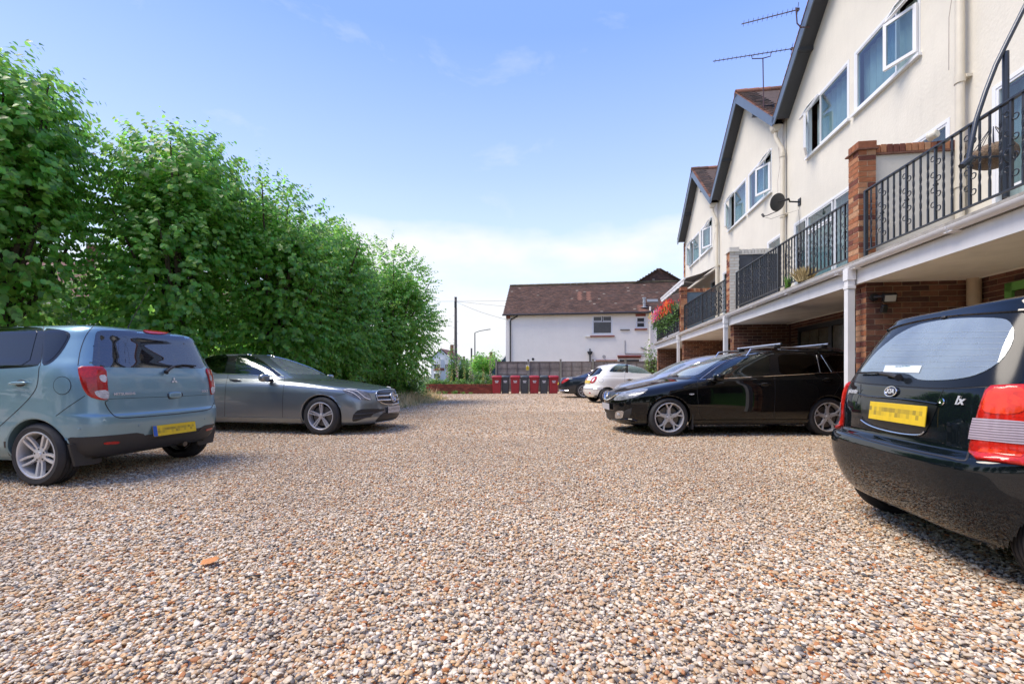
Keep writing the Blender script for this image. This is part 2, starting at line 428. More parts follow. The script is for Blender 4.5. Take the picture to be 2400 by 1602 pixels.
TYRE = mat('tyre_rubber', (0.022, 0.022, 0.024), 0.75, var=0.25, vscale=14, bump=0.0008, bscale=90)
class Car:
    """body = stack of closed rings.  key = (zr, xr, zf, xf, w, zs, qr, pr, qf, pf)"""
    def __init__(s, name, loc, rz, keys, dome=(0.03, 0.5), N=(70, 80), step=0.03, **tags):
        s.root = empty(name, loc, rz, **tags)
        s.M = Matrix.Translation(Vector(loc)) @ Matrix.Rotation(rz, 4, 'Z')
        s.Mi = s.M.inverted()
        K = np.array(keys, float)
        dd = np.maximum.reduce([np.hypot(np.diff(K[:, 0]), np.diff(K[:, 1])), np.hypot(np.diff(K[:, 2]), np.diff(K[:, 3])), np.hypot(np.diff(K[:, 4]), np.diff(K[:, 5])), np.full(len(K) - 1, 0.01)])
        t = np.concatenate([[0], np.cumsum(dd)])
        tq = [0.0]
        for i in range(len(dd)):
            k = max(2, int(math.ceil(dd[i] / step)))
            tq += list(t[i] + dd[i] * (np.arange(1, k + 1) / k))
        tq = np.array(tq)
        C = np.stack([pchip(t, K[:, j], tq) for j in range(10)], 1)
        nf, nr = N
        rings = []
        for zr, xr, zf, xf, w, zs, qr, pr, qf, pf in C:
            xc = min(1.0, max(0.0, 1 - xf / 1.1)) * (xf + xr) / 2
            af, ar = xf - xc, xc - xr
            hf = s.quarter(af, w, qf, pf, nf)            # front centre -> side mid
            hr = s.quarter(ar, w, qr, pr, nr)
            P = [(xc + x, y, zs + (zf - zs) * (x / af) ** 2) for x, y in hf] + [(xc - x, y, zs + (zr - zs) * (x / ar) ** 2) for x, y in hr[::-1][1:]]
            rings.append(P)
        # roof dome
        last = rings[-1]; crown, seg = dome
        for k in range(1, 9):
            u = k / 8; u = 1 - (1 - u) ** 1.0
            mxr = (last[0][0] + last[-1][0]) / 2
            rings.append([(mxr + (x - mxr) * (1 - u * (1 - seg)), y * (1 - u), z + crown * (1 - (1 - u) ** 2)) for x, y, z in last])
        n = len(rings[0]); m = len(rings)
        A = np.array(rings)
        full = np.concatenate([A, (A * [1, -1, 1])[:, ::-1, :][:, 1:-1, :]], 1)   # closed loop
        nn = full.shape[1]
        s._nn = nn
        V = full.reshape(-1, 3)
        F = []
        for i in range(m - 1):
            for k in range(nn):
                k2 = (k + 1) % nn
                F.append((i * nn + k, i * nn + k2, (i + 1) * nn + k2, (i + 1) * nn + k))
        s.V = V; s.F = F
        F3 = np.array(F)
        e1 = V[F3[:, 2]] - V[F3[:, 0]]; e2 = V[F3[:, 3]] - V[F3[:, 1]]
        fn = np.cross(e1, e2)
        vn = np.zeros_like(V)
        for k in range(4): np.add.at(vn, F3[:, k], fn)
        vn /= (np.linalg.norm(vn, axis=1, keepdims=True) + 1e-12)
        cen = V[F3].mean(1)
        if (fn * (cen - np.array([0, 0, 0.7]))).sum() < 0: vn = -vn; s.F = [f[::-1] for f in F]
        s.vn = vn
        s.tris = []
        for f in s.F: s.tris.append((f[0], f[1], f[2])); s.tris.append((f[0], f[2], f[3]))
        s.bvh = BVHTree.FromPolygons([Vector(v) for v in V], s.tris, epsilon=0.0)
        s.kill = set(); s.arches = []; s.low = None
        s.gap = MB(); s.gapmat = mat('panel_gap_black', (0.01, 0.01, 0.012), 0.6)
    def quarter(s, a, w, q, p, n):
        a = max(a, 1e-3)
        y1 = np.linspace(0, 1, 160)
        th = np.linspace(0, math.pi / 2, 500)
        cx = np.cos(th) ** (2 / p); cy = np.sin(th) ** (2 / q)
        x = a * cx; y = w * cy
        L = np.concatenate([[0], np.cumsum(np.hypot(np.diff(x), np.diff(y)))])
        u = np.linspace(0, L[-1], n)
        return list(zip(np.interp(u, L, x), np.interp(u, L, y)))
    # -- rays
    def ray(s, mode, p):
        if isinstance(mode, tuple):            # a crop of the photograph: (x0, y0, scale)
            px = mode[0] + p[0] / mode[2]; py = mode[1] + p[1] / mode[2]
            o = s.Mi @ Vector((0, 0, CAMZ))
            d = (s.Mi.to_3x3() @ Vector(((px - 1200) / FPX, 1, (881 - py) / FPX))).normalized()
            return o, d
        if mode == 'left': return Vector((p[0], 6, p[1])), Vector((0, -1, 0))
        if mode == 'right': return Vector((p[0], -6, p[1])), Vector((0, 1, 0))
        if mode == 'rear': return Vector((-8, p[0], p[1])), Vector((1, 0, 0))
        if mode == 'front': return Vector((8, p[0], p[1])), Vector((-1, 0, 0))
        if mode == 'top': return Vector((p[0], p[1], 6)), Vector((0, 0, -1))
        if mode.startswith('yaw'):             # oblique: p = (u, z), u measured across the ray
            a = R(float(mode[3:])); d = -Vector((math.cos(a), math.sin(a), 0))
            side = Vector((-math.sin(a), math.cos(a), 0))
            return side * p[0] + Vector((0, 0, p[1])) - d * 8, d
    def hit(s, mode, p):
        o, d = s.ray(mode, p)
        loc, nrm, idx, dist = s.bvh.ray_cast(o, d)
        if loc is None: return None
        a, b, c = s.tris[idx]
        A, B, C_ = Vector(s.V[a]), Vector(s.V[b]), Vector(s.V[c])
        v0, v1, v2 = B - A, C_ - A, loc - A
        d00, d01, d11, d20, d21 = v0.dot(v0), v0.dot(v1), v1.dot(v1), v2.dot(v0), v2.dot(v1)
        den = d00 * d11 - d01 * d01
        if abs(den) < 1e-14: n = Vector(nrm)
        else:
            v = (d11 * d20 - d01 * d21) / den; w = (d00 * d21 - d01 * d20) / den
            n = Vector(s.vn[a]) * (1 - v - w) + Vector(s.vn[b]) * v + Vector(s.vn[c]) * w
            n = n.normalized() if n.length > 1e-6 else Vector(nrm)
        return loc, n, idx // 2
    def patch(s, name, poly, mode, m, off=0.004, mirror=False, rnd=2, cut=False, depth=0.006, parent=None, ds=None, bulge=0.0, build=True, **tags):
        """a piece lying on the body: outline + inner grid dropped on to the surface, with a thin edge"""
        sc_ = mode[2] if isinstance(mode, tuple) else 1.0
        P = [Vector(p) for p in poly]
        if rnd: P = chaikin(P, rnd)
        xs = [p.x for p in P]; ys = [p.y for p in P]
        diag = math.hypot(max(xs) - min(xs), max(ys) - min(ys))
        if ds is None: ds = max(diag / 45, 1e-6)
        B = densify(P, ds)
        nb = len(B)
        pts = [Vector((p.x, p.y)) for p in B]
        # inside test
        def inside(x, y):
            c = False; j = nb - 1
            for i in range(nb):
                a, b = pts[i], pts[j]
                if (a.y > y) != (b.y > y) and x < (b.x - a.x) * (y - a.y) / (b.y - a.y) + a.x: c = not c
                j = i
            return c
        g = []
        yy = min(ys) + ds * 0.5; row = 0
        barr = np.array([(p.x, p.y) for p in pts])
        while yy < max(ys):
            xx = min(xs) + (0.5 if row % 2 else 0.0) * ds
            while xx < max(xs):
                if inside(xx, yy) and np.min((barr[:, 0] - xx) ** 2 + (barr[:, 1] - yy) ** 2) > (0.45 * ds) ** 2: g.append(Vector((xx, yy)))
                xx += ds
            yy += ds * 0.87; row += 1
        allp = pts + g
        ov, oe, of, *_ = delaunay_2d_cdt(allp, [], [list(range(nb))], 1, 1e-7)
        verts = []; norms = []; ok = []; hitf = set(); bndf = set()
        for i, p in enumerate(ov):
            h = s.hit(mode, p)
            if h is None: verts.append(None); norms.append(None); continue
            verts.append(h[0] + h[1] * off); norms.append(h[1])
            (bndf if i < nb else hitf).add(h[2])
        faces = [tuple(f) for f in of if all(verts[i] is not None for i in f)]
        if not faces: print('PATCH MISSED', name); return None
        # drop triangles that jump across an edge of the silhouette
        good = []
        mx = None
        for f in faces:
            a, b, c = (verts[i] for i in f)
            good.append(max((a - b).length, (b - c).length, (c - a).length))
        med = sorted(good)[len(good) // 2]
        faces = [f for f, L in zip(faces, good) if L < max(10 * med, 0.05)]
        # orient outward
        ff = []
        for f in faces:
            a, b, c = (verts[i] for i in f)
            if (b - a).cross(c - a).dot(norms[f[0]]) < 0: f = f[::-1]
            ff.append(f)
        faces = ff
        used = sorted({i for f in faces for i in f}); mp_ = {o: k for k, o in enumerate(used)}
        vs_ = [verts[i] for i in used]; ns_ = [norms[i] for i in used]
        faces = [tuple(mp_[i] for i in f) for f in faces]
        ec = {}
        for f in faces:
            for k in range(3):
                e = (f[k], f[(k + 1) % 3]); ec[e] = ec.get(e, 0) + 1
        be = [e for e in ec if (e[1], e[0]) not in ec]
        bv = sorted({i for e in be for i in e}); base = len(vs_)
        if bulge:
            bset = [vs_[i] for i in bv]
            for i in range(base):
                dmin = min((vs_[i] - q).length for q in bset)
                vs_[i] = vs_[i] + ns_[i] * (bulge * (1 - math.exp(-dmin / (bulge * 1.5 + 1e-4))))
        bm_ = {v: base + k for k, v in enumerate(bv)}
        vs_ += [vs_[v] - ns_[v] * depth for v in bv]; ns_ += [ns_[v] for v in bv]
        nface = len(faces)
        faces += [(e[1], e[0], bm_[e[0]], bm_[e[1]]) for e in be]
        if cut:
            s.kill |= (hitf - bndf)
            if mirror: s.kill |= {s.mirror_face(f) for f in (hitf - bndf)}
        objs = []
        for sgn in ((1, -1) if mirror else (1,)):
            V2 = [Vector((v.x, v.y * sgn, v.z)) for v in vs_]
            F2 = faces if sgn == 1 else [f[::-1] for f in faces]
            me = bpy.data.meshes.new(name); me.from_pydata(V2, [], F2)
            me.polygons.foreach_set('use_smooth', [i < nface for i in range(len(F2))])
            me.materials.append(m)
            me.update()
            # shade like the panel underneath
            if not bulge:
                ln = []
                for pi, poly_ in enumerate(me.polygons):
                    for li in poly_.loop_indices:
                        vi = me.loops[li].vertex_index
                        if pi < nface: ln.append((ns_[vi].x, ns_[vi].y * sgn, ns_[vi].z))
                        else: ln.append(tuple(poly_.normal))
                me.normals_split_custom_set(ln)
            o = bpy.data.objects.new(name, me); COL.objects.link(o); o.parent = parent if (parent is not None and sgn == 1) else s.root
            if parent is not None and sgn == -1 and getattr(parent, 'get', None) and parent.get('twin'): o.parent = bpy.data.objects[parent['twin']]
            for k, v in tags.items(): o[k] = v
            objs.append(o)
        return objs[0] if len(objs) == 1 else objs
    def mirror_face(s, f):
        nn = s.nn; i, k = divmod(f, nn)
        return i * nn + (nn - 1 - k)
    @property
    def nn(s):
        return s._nn
    def path(s, pts, mode, off=0.0, rnd=2, ds=0.03, closed=False):
        P = [Vector(p) for p in pts]
        if rnd: P = chaikin(P, rnd, closed)
        sc_ = 1.0
        if isinstance(mode, tuple):
            L = sum((P[i + 1] - P[i]).length for i in range(len(P) - 1)); P = densify(P, max(L / 60, 1e-3), closed)
        else: P = densify(P, ds, closed)
        out = []
        for p in P:
            h = s.hit(mode, p)
            if h is not None: out.append((h[0] + h[1] * off, h[1]))
        return out
    def line(s, pts, mode, width=0.006, mirror=True, rnd=2, off=0.0012, closed=False, mb=None):
        H = s.path(pts, mode, off, rnd, closed=closed)
        if len(H) < 2: return
        mb = mb or s.gap
        for sgn in ((1, -1) if mirror else (1,)):
            vs_ = []
            m = len(H)
            for i, (p, n) in enumerate(H):
                a = H[max(i - 1, 0)][0]; b = H[min(i + 1, m - 1)][0]
                t = (b - a).normalized(); c = n.cross(t).normalized() * (width / 2)
                for q in (p + c, p - c): vs_.append((q.x, q.y * sgn, q.z))
            fs = []
            for i in range(m - 1):
                if (H[i + 1][0] - H[i][0]).length > 0.25: continue
                f = (2 * i, 2 * i + 2, 2 * i + 3, 2 * i + 1)
                fs.append(f if sgn == -1 else f[::-1])
            mb.add(vs_, fs)
    def trim(s, name, pts, mode, r, m, off=0.0, mirror=True, rnd=2, closed=False, n=6, parent=None, **tags):
        H = s.path(pts, mode, off, rnd, closed=closed)
        if len(H) < 2: print('TRIM MISSED', name); return
        res = []
        for sgn in ((1, -1) if mirror else (1,)):
            b = MB(); b.tube([(p.x, p.y * sgn, p.z) for p, _ in H], r, n, closed=closed)
            res.append(b.build(name, m, parent or s.root, True, **tags))
        return res
    def arch(s, x, z, r):
        s.arches.append((x, z, r))
    def text(s, name, txt, p, mode, size, m, off=0.003, extrude=0.002, rot=0.0, right=None, mirror=False, **k):
        h = s.hit(mode, p)
        if h is None: print('TEXT MISSED', txt); return
        loc, n, _ = h
        me = text_mesh(txt, size, extrude, **k); me.materials.clear(); me.materials.append(m)
        z = Vector((0, 0, 1)); xr = z.cross(n).normalized()
        yr = n.cross(xr)
        M3 = Matrix((xr, yr, n)).transposed().to_4x4()
        o = bpy.data.objects.new(name, me); COL.objects.link(o); o.parent = s.root
        o.matrix_local = Matrix.Translation(loc + n * off) @ M3 @ Matrix.Rotation(rot, 4, 'Z')
        return o
    def frame(s, p, mode, off=0.0):
        """matrix whose z is the surface normal, x level to the right seen from outside"""
        loc, n, _ = s.hit(mode, p)
        xr = Vector((0, 0, 1)).cross(n).normalized(); yr = n.cross(xr)
        return Matrix.Translation(loc + n * off) @ Matrix((xr, yr, n)).transposed().to_4x4()
    def finish(s, m, liner=True, floor=0.2):
        """link the body shell with its wheel arches and glazed openings cut out"""
        V = s.V.copy(); Fs = s.F
        FA = np.array(Fs)
        keep = np.ones(len(FA), bool)
        for (x, z, r) in s.arches:
            d = np.hypot(V[:, 0] - x, V[:, 2] - z)
            inn = (d < r) & (np.abs(V[:, 1]) > 0.25)
            keep &= ~inn[FA].all(1)
            k = r / np.maximum(d, 1e-6)
            near = inn & (d > r - 0.15)
            keep &= ~(inn & ~near)[FA].any(1)
            V[near, 0] = x + (V[near, 0] - x) * k[near]
            V[near, 2] = z + (V[near, 2] - z) * k[near]
        for f in s.kill: keep[f] = False
        FK = [tuple(f) for f, k in zip(Fs, keep) if k]
        b = MB(); b.v = [tuple(v) for v in V]; b.f = FK; b.mi = [0] * len(FK)
        if s.low:
            zc, xc, lm = s.low
            b.mi = [1 if (max(V[i][2] for i in f) < zc and max(V[i][0] for i in f) < xc) else 0 for f in FK]
            body = b.build('body', [m, lm], s.root, True, 60)
        else: body = b.build('body', m, s.root, True, 60)
        # dark wheel housings + floor
        ln = MB()
        hw = float(np.abs(s.V[:, 1]).max())
        for (x, z, r) in s.arches:
            for sg in (1, -1):
                rr = r + 0.002; n = 28
                y0 = sg * (hw - 0.15); y1 = sg * (hw - 0.36)
                ring = [(x + rr * math.cos(a), z + rr * math.sin(a)) for a in np.linspace(0.05, math.pi - 0.05, n)]
                vs_ = [(p[0], y, p[1]) for y in (y0, y1) for p in ring]
                fs = [(k, k + 1, n + k + 1, n + k) for k in range(n - 1)] + [tuple(n + k for k in range(n))]
                ln.add(vs_, fs)
        x0, x1 = s.V[:, 0].min(), s.V[:, 0].max()
        ln.box(((x0 + x1) / 2, 0, floor + 0.06), ((x1 - x0) * 0.9, hw * 1.5, 0.05))
        ln.build('underbody', mat('underbody_black', (0.012, 0.012, 0.012), 0.9), s.root)
        # arch lips: the folded edge of the wing
        lip = MB()
        for (x, z, r) in s.arches:
            for sg in (1, -1):
                prev = None; vs_ = []
                for a in np.linspace(-0.25, math.pi + 0.25, 44):
                    px_, pz_ = x + r * math.cos(a), z + r * math.sin(a)
                    h = s.hit('left' if sg == 1 else 'right', (px_, pz_))
                    if h is None or h[0].z < 0.16: continue
                    y = h[0].y
                    vs_ += [(px_, y, pz_), (x + (r - 0.012) * math.cos(a), y - sg * 0.006, z + (r - 0.012) * math.sin(a)), (x + (r - 0.010) * math.cos(a), y - sg * 0.16, z + (r - 0.008) * math.sin(a))]
                k = len(vs_) // 3; fs = []
                for i in range(k - 1):
                    for j in (0, 1):
                        f = (3 * i + j, 3 * i + j + 1, 3 * i + 3 + j + 1, 3 * i + 3 + j); fs.append(f if sg == 1 else f[::-1])
                lip.add(vs_, fs)
        lip.build('wheel_arch_lip', m, s.root, True)
        if s.gap.v: s.gap.build('panel_gap', s.gapmat, s.root)
        return body

def wheel(car, x, y, z, R_, w, rimr, style, rimmat, left, steer=0.0, facemat=None):
    """y = outer face of the tyre.  left = True when the outer face points to +y"""
    sg = 1 if left else -1
    root = empty('wheel', (x, y, z), 0, car.root)
    # local frame: z axis = outward
    M = Matrix.Rotation(steer, 4, 'Z') @ Matrix.Rotation(-sg * math.pi / 2, 4, 'X')
    rub = TYRE
    t = MB()
    pr = [(rimr + 0.002, -0.012), (rimr + 0.006, -0.002), (rimr + 0.02, 0.0), (rimr + (R_ - rimr) * 0.55, 0.003), (R_ - 0.028, -0.006), (R_ - 0.012, -0.016), (R_ - 0.003, -0.03)]
    # tread grooves
    for k in range(4):
        c = -0.045 - (w - 0.09) * k / 3 - 0.0
        pr += [(R_ - 0.0005, c + 0.006), (R_ - 0.009, c + 0.004), (R_ - 0.009, c - 0.002), (R_, c - 0.004)]
    pr += [(R_ - 0.003, -w + 0.03), (R_ - 0.016, -w + 0.014), (R_ - 0.04, -w), (rimr, -w + 0.01)]
    t.lathe(pr, 56, M)
    t.build('tyre', rub, root, True, 35)
    r = MB()
    rr = rimr
    r.lathe([(rr + 0.004, -0.004), (rr - 0.006, -0.001), (rr - 0.014, -0.006), (rr - 0.02, -0.03), (rr - 0.03, -w * 0.5), (rr - 0.03, -w + 0.02)], 56, M)
    dish = style.get('dish', 0.03)
    hubr = style.get('hub', 0.065)
    def bar(a0, w0, a1, w1, r0, r1, th=0.022, z0=None, z1=None):
        z0 = -dish if z0 is None else z0; z1 = -0.012 if z1 is None else z1
        seg = 5; pts = []
        for k in range(seg + 1):
            u = k / seg; rad = r0 + (r1 - r0) * u; a = a0 + (a1 - a0) * u; hw_ = (w0 + (w1 - w0) * u) / 2; zz = z0 + (z1 - z0) * (u ** 1.4)
            c = Vector((rad * math.cos(a), rad * math.sin(a), 0)); tt = Vector((-math.sin(a), math.cos(a), 0))
            for q, dz in ((-1.0, -th), (-0.72, 0.0), (0.72, 0.0), (1.0, -th)):
                p = c + tt * (hw_ * q); pts.append(Vector((p.x, p.y, zz + dz)))
        fs = []
        for k in range(seg):
            for j in range(3):
                fs.append((4 * k + j, 4 * k + j + 1, 4 * k + 4 + j + 1, 4 * k + 4 + j)[::-1])
        r.add([M @ p for p in pts], fs)
    n = style['n']; kind = style['kind']
    for i in range(n):
        a = 2 * math.pi * i / n + style.get('a0', math.pi / 2)
        if kind == 'single': bar(a, style['w0'], a, style['w1'], hubr * 0.8, rr - 0.012)
        elif kind == 'double':
            d0, d1 = style['d0'], style['d1']
            bar(a - d0, style['w0'], a - d1, style['w1'], hubr * 0.8, rr - 0.012); bar(a + d0, style['w0'], a + d1, style['w1'], hubr * 0.8, rr - 0.012)
        elif kind == 'y':
            rm = hubr + (rr - hubr) * style.get('split', 0.35)
            bar(a, style['w0'], a, style['w0'] * 0.95, hubr * 0.8, rm + 0.01, z1=-dish * 0.85)
            bar(a, style['w1'], a - style['d1'], style['w1'] * 0.9, rm - 0.015, rr - 0.012, z0=-dish * 0.85); bar(a, style['w1'], a + style['d1'], style['w1'] * 0.9, rm - 0.015, rr - 0.012, z0=-dish * 0.85)
    r.lathe([(0.0, -dish + 0.012), (0.026, -dish + 0.012), (0.03, -dish + 0.004), (hubr, -dish - 0.002), (hubr * 1.02, -dish - 0.02)], 24, M)
    r.build('rim', rimmat, root, True, 35)
    k = MB()
    for i in range(5):
        a = 2 * math.pi * i / 5 + style.get('a0', math.pi / 2) + math.pi / 5
        q = Vector((0.052 * math.cos(a), 0.052 * math.sin(a), 0))
        k.lathe([(0.0, -dish + 0.002), (0.009, -dish + 0.002), (0.009, -dish - 0.01)], 6, M @ Matrix.Translation(q))
    k.build('wheel_bolt', mat('bolt_dark', (0.03, 0.03, 0.03), 0.4, 0.6), root)
    d = MB()
    d.lathe([(0.0, -0.075), (rr * 0.45, -0.075), (rr * 0.72, -0.078), (rr * 0.72, -0.09), (0, -0.09)], 28, M)
    d.build('brake_disc', mat('brake_disc_metal', (0.16, 0.15, 0.14), 0.45, 0.8), root, True, 30)
    c = MB(); c.lathe([(0, -0.10), (rr, -0.10), (rr, -0.12)], 20, M)
    c.build('wheel_back', mat('wheel_shadow_black', (0.008, 0.008, 0.008), 0.9), root)
    return root

def superbox(name, c, d, m, parent, n=3.0, rot=None, seg=12, **tags):
    """rounded body (mirror shells, head rests, lids)"""
    vs_ = []; fs = []
    f = lambda v, e: math.copysign(abs(v) ** e, v)
    e = 2 / n
    for i in range(seg + 1):
        ph = -math.pi / 2 + math.pi * i / seg
        for k in range(seg * 2):
            th = 2 * math.pi * k / (seg * 2)
            p = Vector((d[0] / 2 * f(math.cos(ph), e) * f(math.cos(th), e), d[1] / 2 * f(math.cos(ph), e) * f(math.sin(th), e), d[2] / 2 * f(math.sin(ph), e)))
            if rot is not None: p = rot @ p
            vs_.append(p + Vector(c))
    w = seg * 2
    for i in range(seg):
        for k in range(w):
            k2 = (k + 1) % w
            fs.append((i * w + k, i * w + k2, (i + 1) * w + k2, (i + 1) * w + k))
    return mesh_obj(name, vs_, fs, m, parent, True, **tags)

def plate_mat(name, base, yellow=True):
    if name in MATS: return MATS[name]
    m, nt, b = nodes(name); L = nt.links.new
    t = sn(nt, 'ShaderNodeTexCoord')
    s_ = sn(nt, 'ShaderNodeVectorMath', operation='SNAP'); s_.inputs[1].default_value = (0.026, 0.026, 10)
    L(t.outputs['Object'], s_.inputs[0])
    w = sn(nt, 'ShaderNodeTexWhiteNoise'); L(s_.outputs[0], w.inputs['Vector'])
    p0 = sn(nt, 'ShaderNodeMath', operation='POWER'); L(w.outputs['Value'], p0.inputs[0]); p0.inputs[1].default_value = 1.5
    sy = sn(nt, 'ShaderNodeSeparateXYZ'); L(s_.outputs[0], sy.inputs[0])
    ab = sn(nt, 'ShaderNodeMath', operation='COMPARE'); L(sy.outputs['Y'], ab.inputs[0]); ab.inputs[1].default_value = -0.013; ab.inputs[2].default_value = 0.03
    ad = sn(nt, 'ShaderNodeMath', operation='MULTIPLY_ADD'); L(ab.outputs[0], ad.inputs[0]); ad.inputs[1].default_value = 0.85; ad.inputs[2].default_value = 0.15
    p = sn(nt, 'ShaderNodeMath', operation='MULTIPLY'); L(p0.outputs[0], p.inputs[0]); L(ad.outputs[0], p.inputs[1])
    mm = sn(nt, 'ShaderNodeMath', operation='MULTIPLY'); L(p.outputs[0], mm.inputs[0]); mm.inputs[1].default_value = 0.85
    mx = sn(nt, 'ShaderNodeMix', data_type='RGBA'); mx.inputs['A'].default_value = rgba(base); mx.inputs['B'].default_value = rgba([c * 0.22 + 0.03 for c in base])
    L(mm.outputs[0], mx.inputs['Factor']); L(mx.outputs['Result'], b.inputs['Base Color'])
    b.inputs['Roughness'].default_value = 0.35
    MATS[name] = m
    return m
def number_plate(car, p, mode, w, h, m, tilt=0.0, blue=True, off=0.006, flat=None, euro=-1):
    """plain plate standing on the panel"""
    M = car.frame(p, mode, off)
    if flat is not None:      # flat = outward direction of a plate that stands square to the car
        loc = M.translation; n = Vector(flat).normalized(); xr = Vector((0, 0, 1)).cross(n).normalized(); yr = n.cross(xr)
        M = Matrix.Translation(loc) @ Matrix((xr, yr, n)).transposed().to_4x4()
    M = M @ Matrix.Rotation(tilt, 4, 'X')
    b = MB(); b.box((0, 0, 0), (w, h, 0.006))
    o = b.build('number_plate', m, car.root, bevel=0.0015); o.matrix_local = M
    if blue:
        c = MB(); c.box((euro * (w / 2 - 0.022), 0, 0.0035), (0.044, h - 0.004, 0.003)); q = c.build('blue_band', mat('plate_blue', (0.02, 0.10, 0.42), 0.4), o)
    return o
def W(*k): return k
KEYS = {}
KEYS['kia'] = [
 (.17,-1.50,.20,1.56,.66,.18,3,7,3,6),(.22,-1.62,.26,1.66,.735,.25,3,7,3,6),(.36,-1.70,.38,1.72,.782,.37,3,8,3,7),
 (.48,-1.735,.5,1.74,.797,.49,3,8,3,7),(.57,-1.74,.6,1.745,.80,.59,3,8,3,7),(.615,-1.725,.66,1.73,.80,.65,3,8,3,7),
 (.635,-1.685,.72,1.68,.796,.70,3,8,3,7),(.65,-1.667,.78,1.60,.793,.75,3.2,8,3,7),(.80,-1.66,.86,1.35,.787,.83,3.2,8,3,7),
 (.93,-1.64,.93,1.10,.770,.92,3.2,8,3,7),(.985,-1.62,.97,.95,.752,.97,3.2,8,3,6),(1.15,-1.54,1.15,.68,.69,1.15,3.2,8,3,6),
 (1.30,-1.45,1.33,.40,.625,1.33,3.2,8,3,6),(1.385,-1.395,1.41,.22,.58,1.41,3.2,8,3,6),(1.405,-1.385,1.43,.16,.565,1.43,3.2,8,3,6),(1.43,-1.30,1.45,.02,.52,1.452,3.2,8,3,6)]
KEYS['colt'] = [
 (.235,-1.74,.20,1.75,.74,.22,3,8,3,7),(.27,-1.83,.26,1.85,.79,.28,3,8,3,7),(.36,-1.885,.38,1.91,.832,.38,3,8,3,7),
 (.46,-1.91,.5,1.935,.845,.49,3,8,3,7),(.56,-1.925,.62,1.92,.848,.60,3,8,3,7),(.63,-1.92,.72,1.85,.847,.70,3,8,3,7),
 (.66,-1.905,.80,1.72,.846,.78,3.4,9,3,7),(.86,-1.885,.9,1.50,.842,.90,3.4,9,3,7),(1.00,-1.865,1.0,1.15,.832,1.02,3.4,9,3,7),
 (1.09,-1.84,1.06,.98,.815,1.10,3.4,9,3,6),(1.20,-1.802,1.18,.75,.767,1.20,3.4,9,3,6),(1.36,-1.747,1.34,.42,.697,1.36,3.4,9,3,6),
 (1.45,-1.716,1.44,.20,.657,1.45,3.4,9,3,6),(1.49,-1.685,1.49,.05,.62,1.485,3.4,9,3,6),(1.515,-1.60,1.51,-.1,.57,1.51,3.4,9,3,6)]
KEYS['merc'] = [
 (.20,-2.30,.17,2.38,.82,.20,3,7,3,7),(.26,-2.38,.20,2.47,.87,.25,3,7,3,7),(.34,-2.43,.28,2.50,.905,.33,3,7,3,7),
 (.45,-2.46,.40,2.49,.920,.46,3,7,2.9,7),(.60,-2.46,.55,2.475,.926,.60,3,7,2.8,7),(.75,-2.44,.68,2.44,.925,.73,3,7,2.6,7),
 (.84,-2.42,.735,2.41,.918,.80,3,7,2.7,7),(.89,-2.40,.765,2.35,.905,.86,3,7,2.8,7),(.915,-2.36,.80,2.20,.885,.90,3,6,2.8,7),
 (.935,-2.25,.86,1.85,.865,.93,3,6,2.8,7),(.955,-2.10,.925,1.45,.845,.945,3,6,2.8,6),(.98,-1.85,.97,1.12,.825,.965,3,6,2.8,6),
 (1.05,-1.75,1.03,.93,.79,1.03,3,7,2.8,6),(1.18,-1.52,1.17,.60,.72,1.18,3,7,2.8,6),(1.30,-1.28,1.29,.27,.65,1.30,3,7,2.8,6),
 (1.37,-1.08,1.365,.04,.595,1.375,3,7,2.8,6),(1.40,-.95,1.40,-.10,.55,1.41,3,7,2.8,6),(1.425,-.80,1.425,-.2,.50,1.43,3,6,2.8,5)]
KEYS['mazda'] = [
 (.20,-2.20,.17,2.20,.78,.20,3,7,2.7,6),(.27,-2.30,.21,2.30,.84,.26,3,7,2.7,6),(.36,-2.35,.30,2.35,.875,.35,3,7,2.7,7),
 (.48,-2.38,.42,2.385,.893,.48,3,7,2.7,7),(.60,-2.385,.55,2.39,.897,.60,3,7,2.7,7),(.72,-2.38,.66,2.36,.897,.71,3,7,2.7,7),
 (.82,-2.37,.72,2.28,.892,.79,3,8,2.7,7),(.90,-2.36,.775,2.08,.880,.87,3,8,2.7,7),(.95,-2.345,.84,1.78,.865,.92,3,8,2.7,7),
 (.985,-2.33,.905,1.45,.85,.96,3,8,2.8,6),(1.02,-2.315,.95,1.22,.832,.985,3,8,2.8,6),(1.08,-2.27,1.01,1.02,.80,1.04,3,8,2.8,6),
 (1.22,-2.14,1.17,.62,.73,1.20,3,8,2.8,6),(1.34,-2.02,1.31,.22,.665,1.33,3,8,2.8,6),(1.39,-1.95,1.375,-.02,.62,1.39,3,8,2.8,6),(1.415,-1.86,1.41,-.15,.575,1.42,3,7,2.8,6)]
KEYS['fiat'] = [
 (.22,-1.58,.20,1.58,.68,.21,3,7,3,6),(.29,-1.68,.28,1.68,.745,.28,3,7,3,6),(.42,-1.745,.42,1.75,.79,.42,2.8,7,2.8,6),
 (.54,-1.76,.56,1.77,.805,.56,2.8,7,2.8,6),(.60,-1.745,.66,1.74,.81,.64,2.8,7,2.8,6),(.64,-1.70,.74,1.67,.812,.70,2.8,7,2.8,6),
 (.80,-1.66,.84,1.50,.81,.82,2.8,7,2.8,6),(.93,-1.60,.92,1.25,.795,.92,2.8,7,2.8,6),(1.0,-1.555,.97,1.06,.77,.97,2.8,7,2.8,5),
 (1.15,-1.42,1.15,.75,.70,1.15,2.8,6,2.8,5),(1.32,-1.25,1.33,.40,.62,1.34,2.8,6,2.8,5),(1.41,-1.13,1.42,.10,.56,1.43,2.8,6,2.8,5),(1.45,-1.0,1.46,-.1,.48,1.47,2.8,5,2.8,5)]
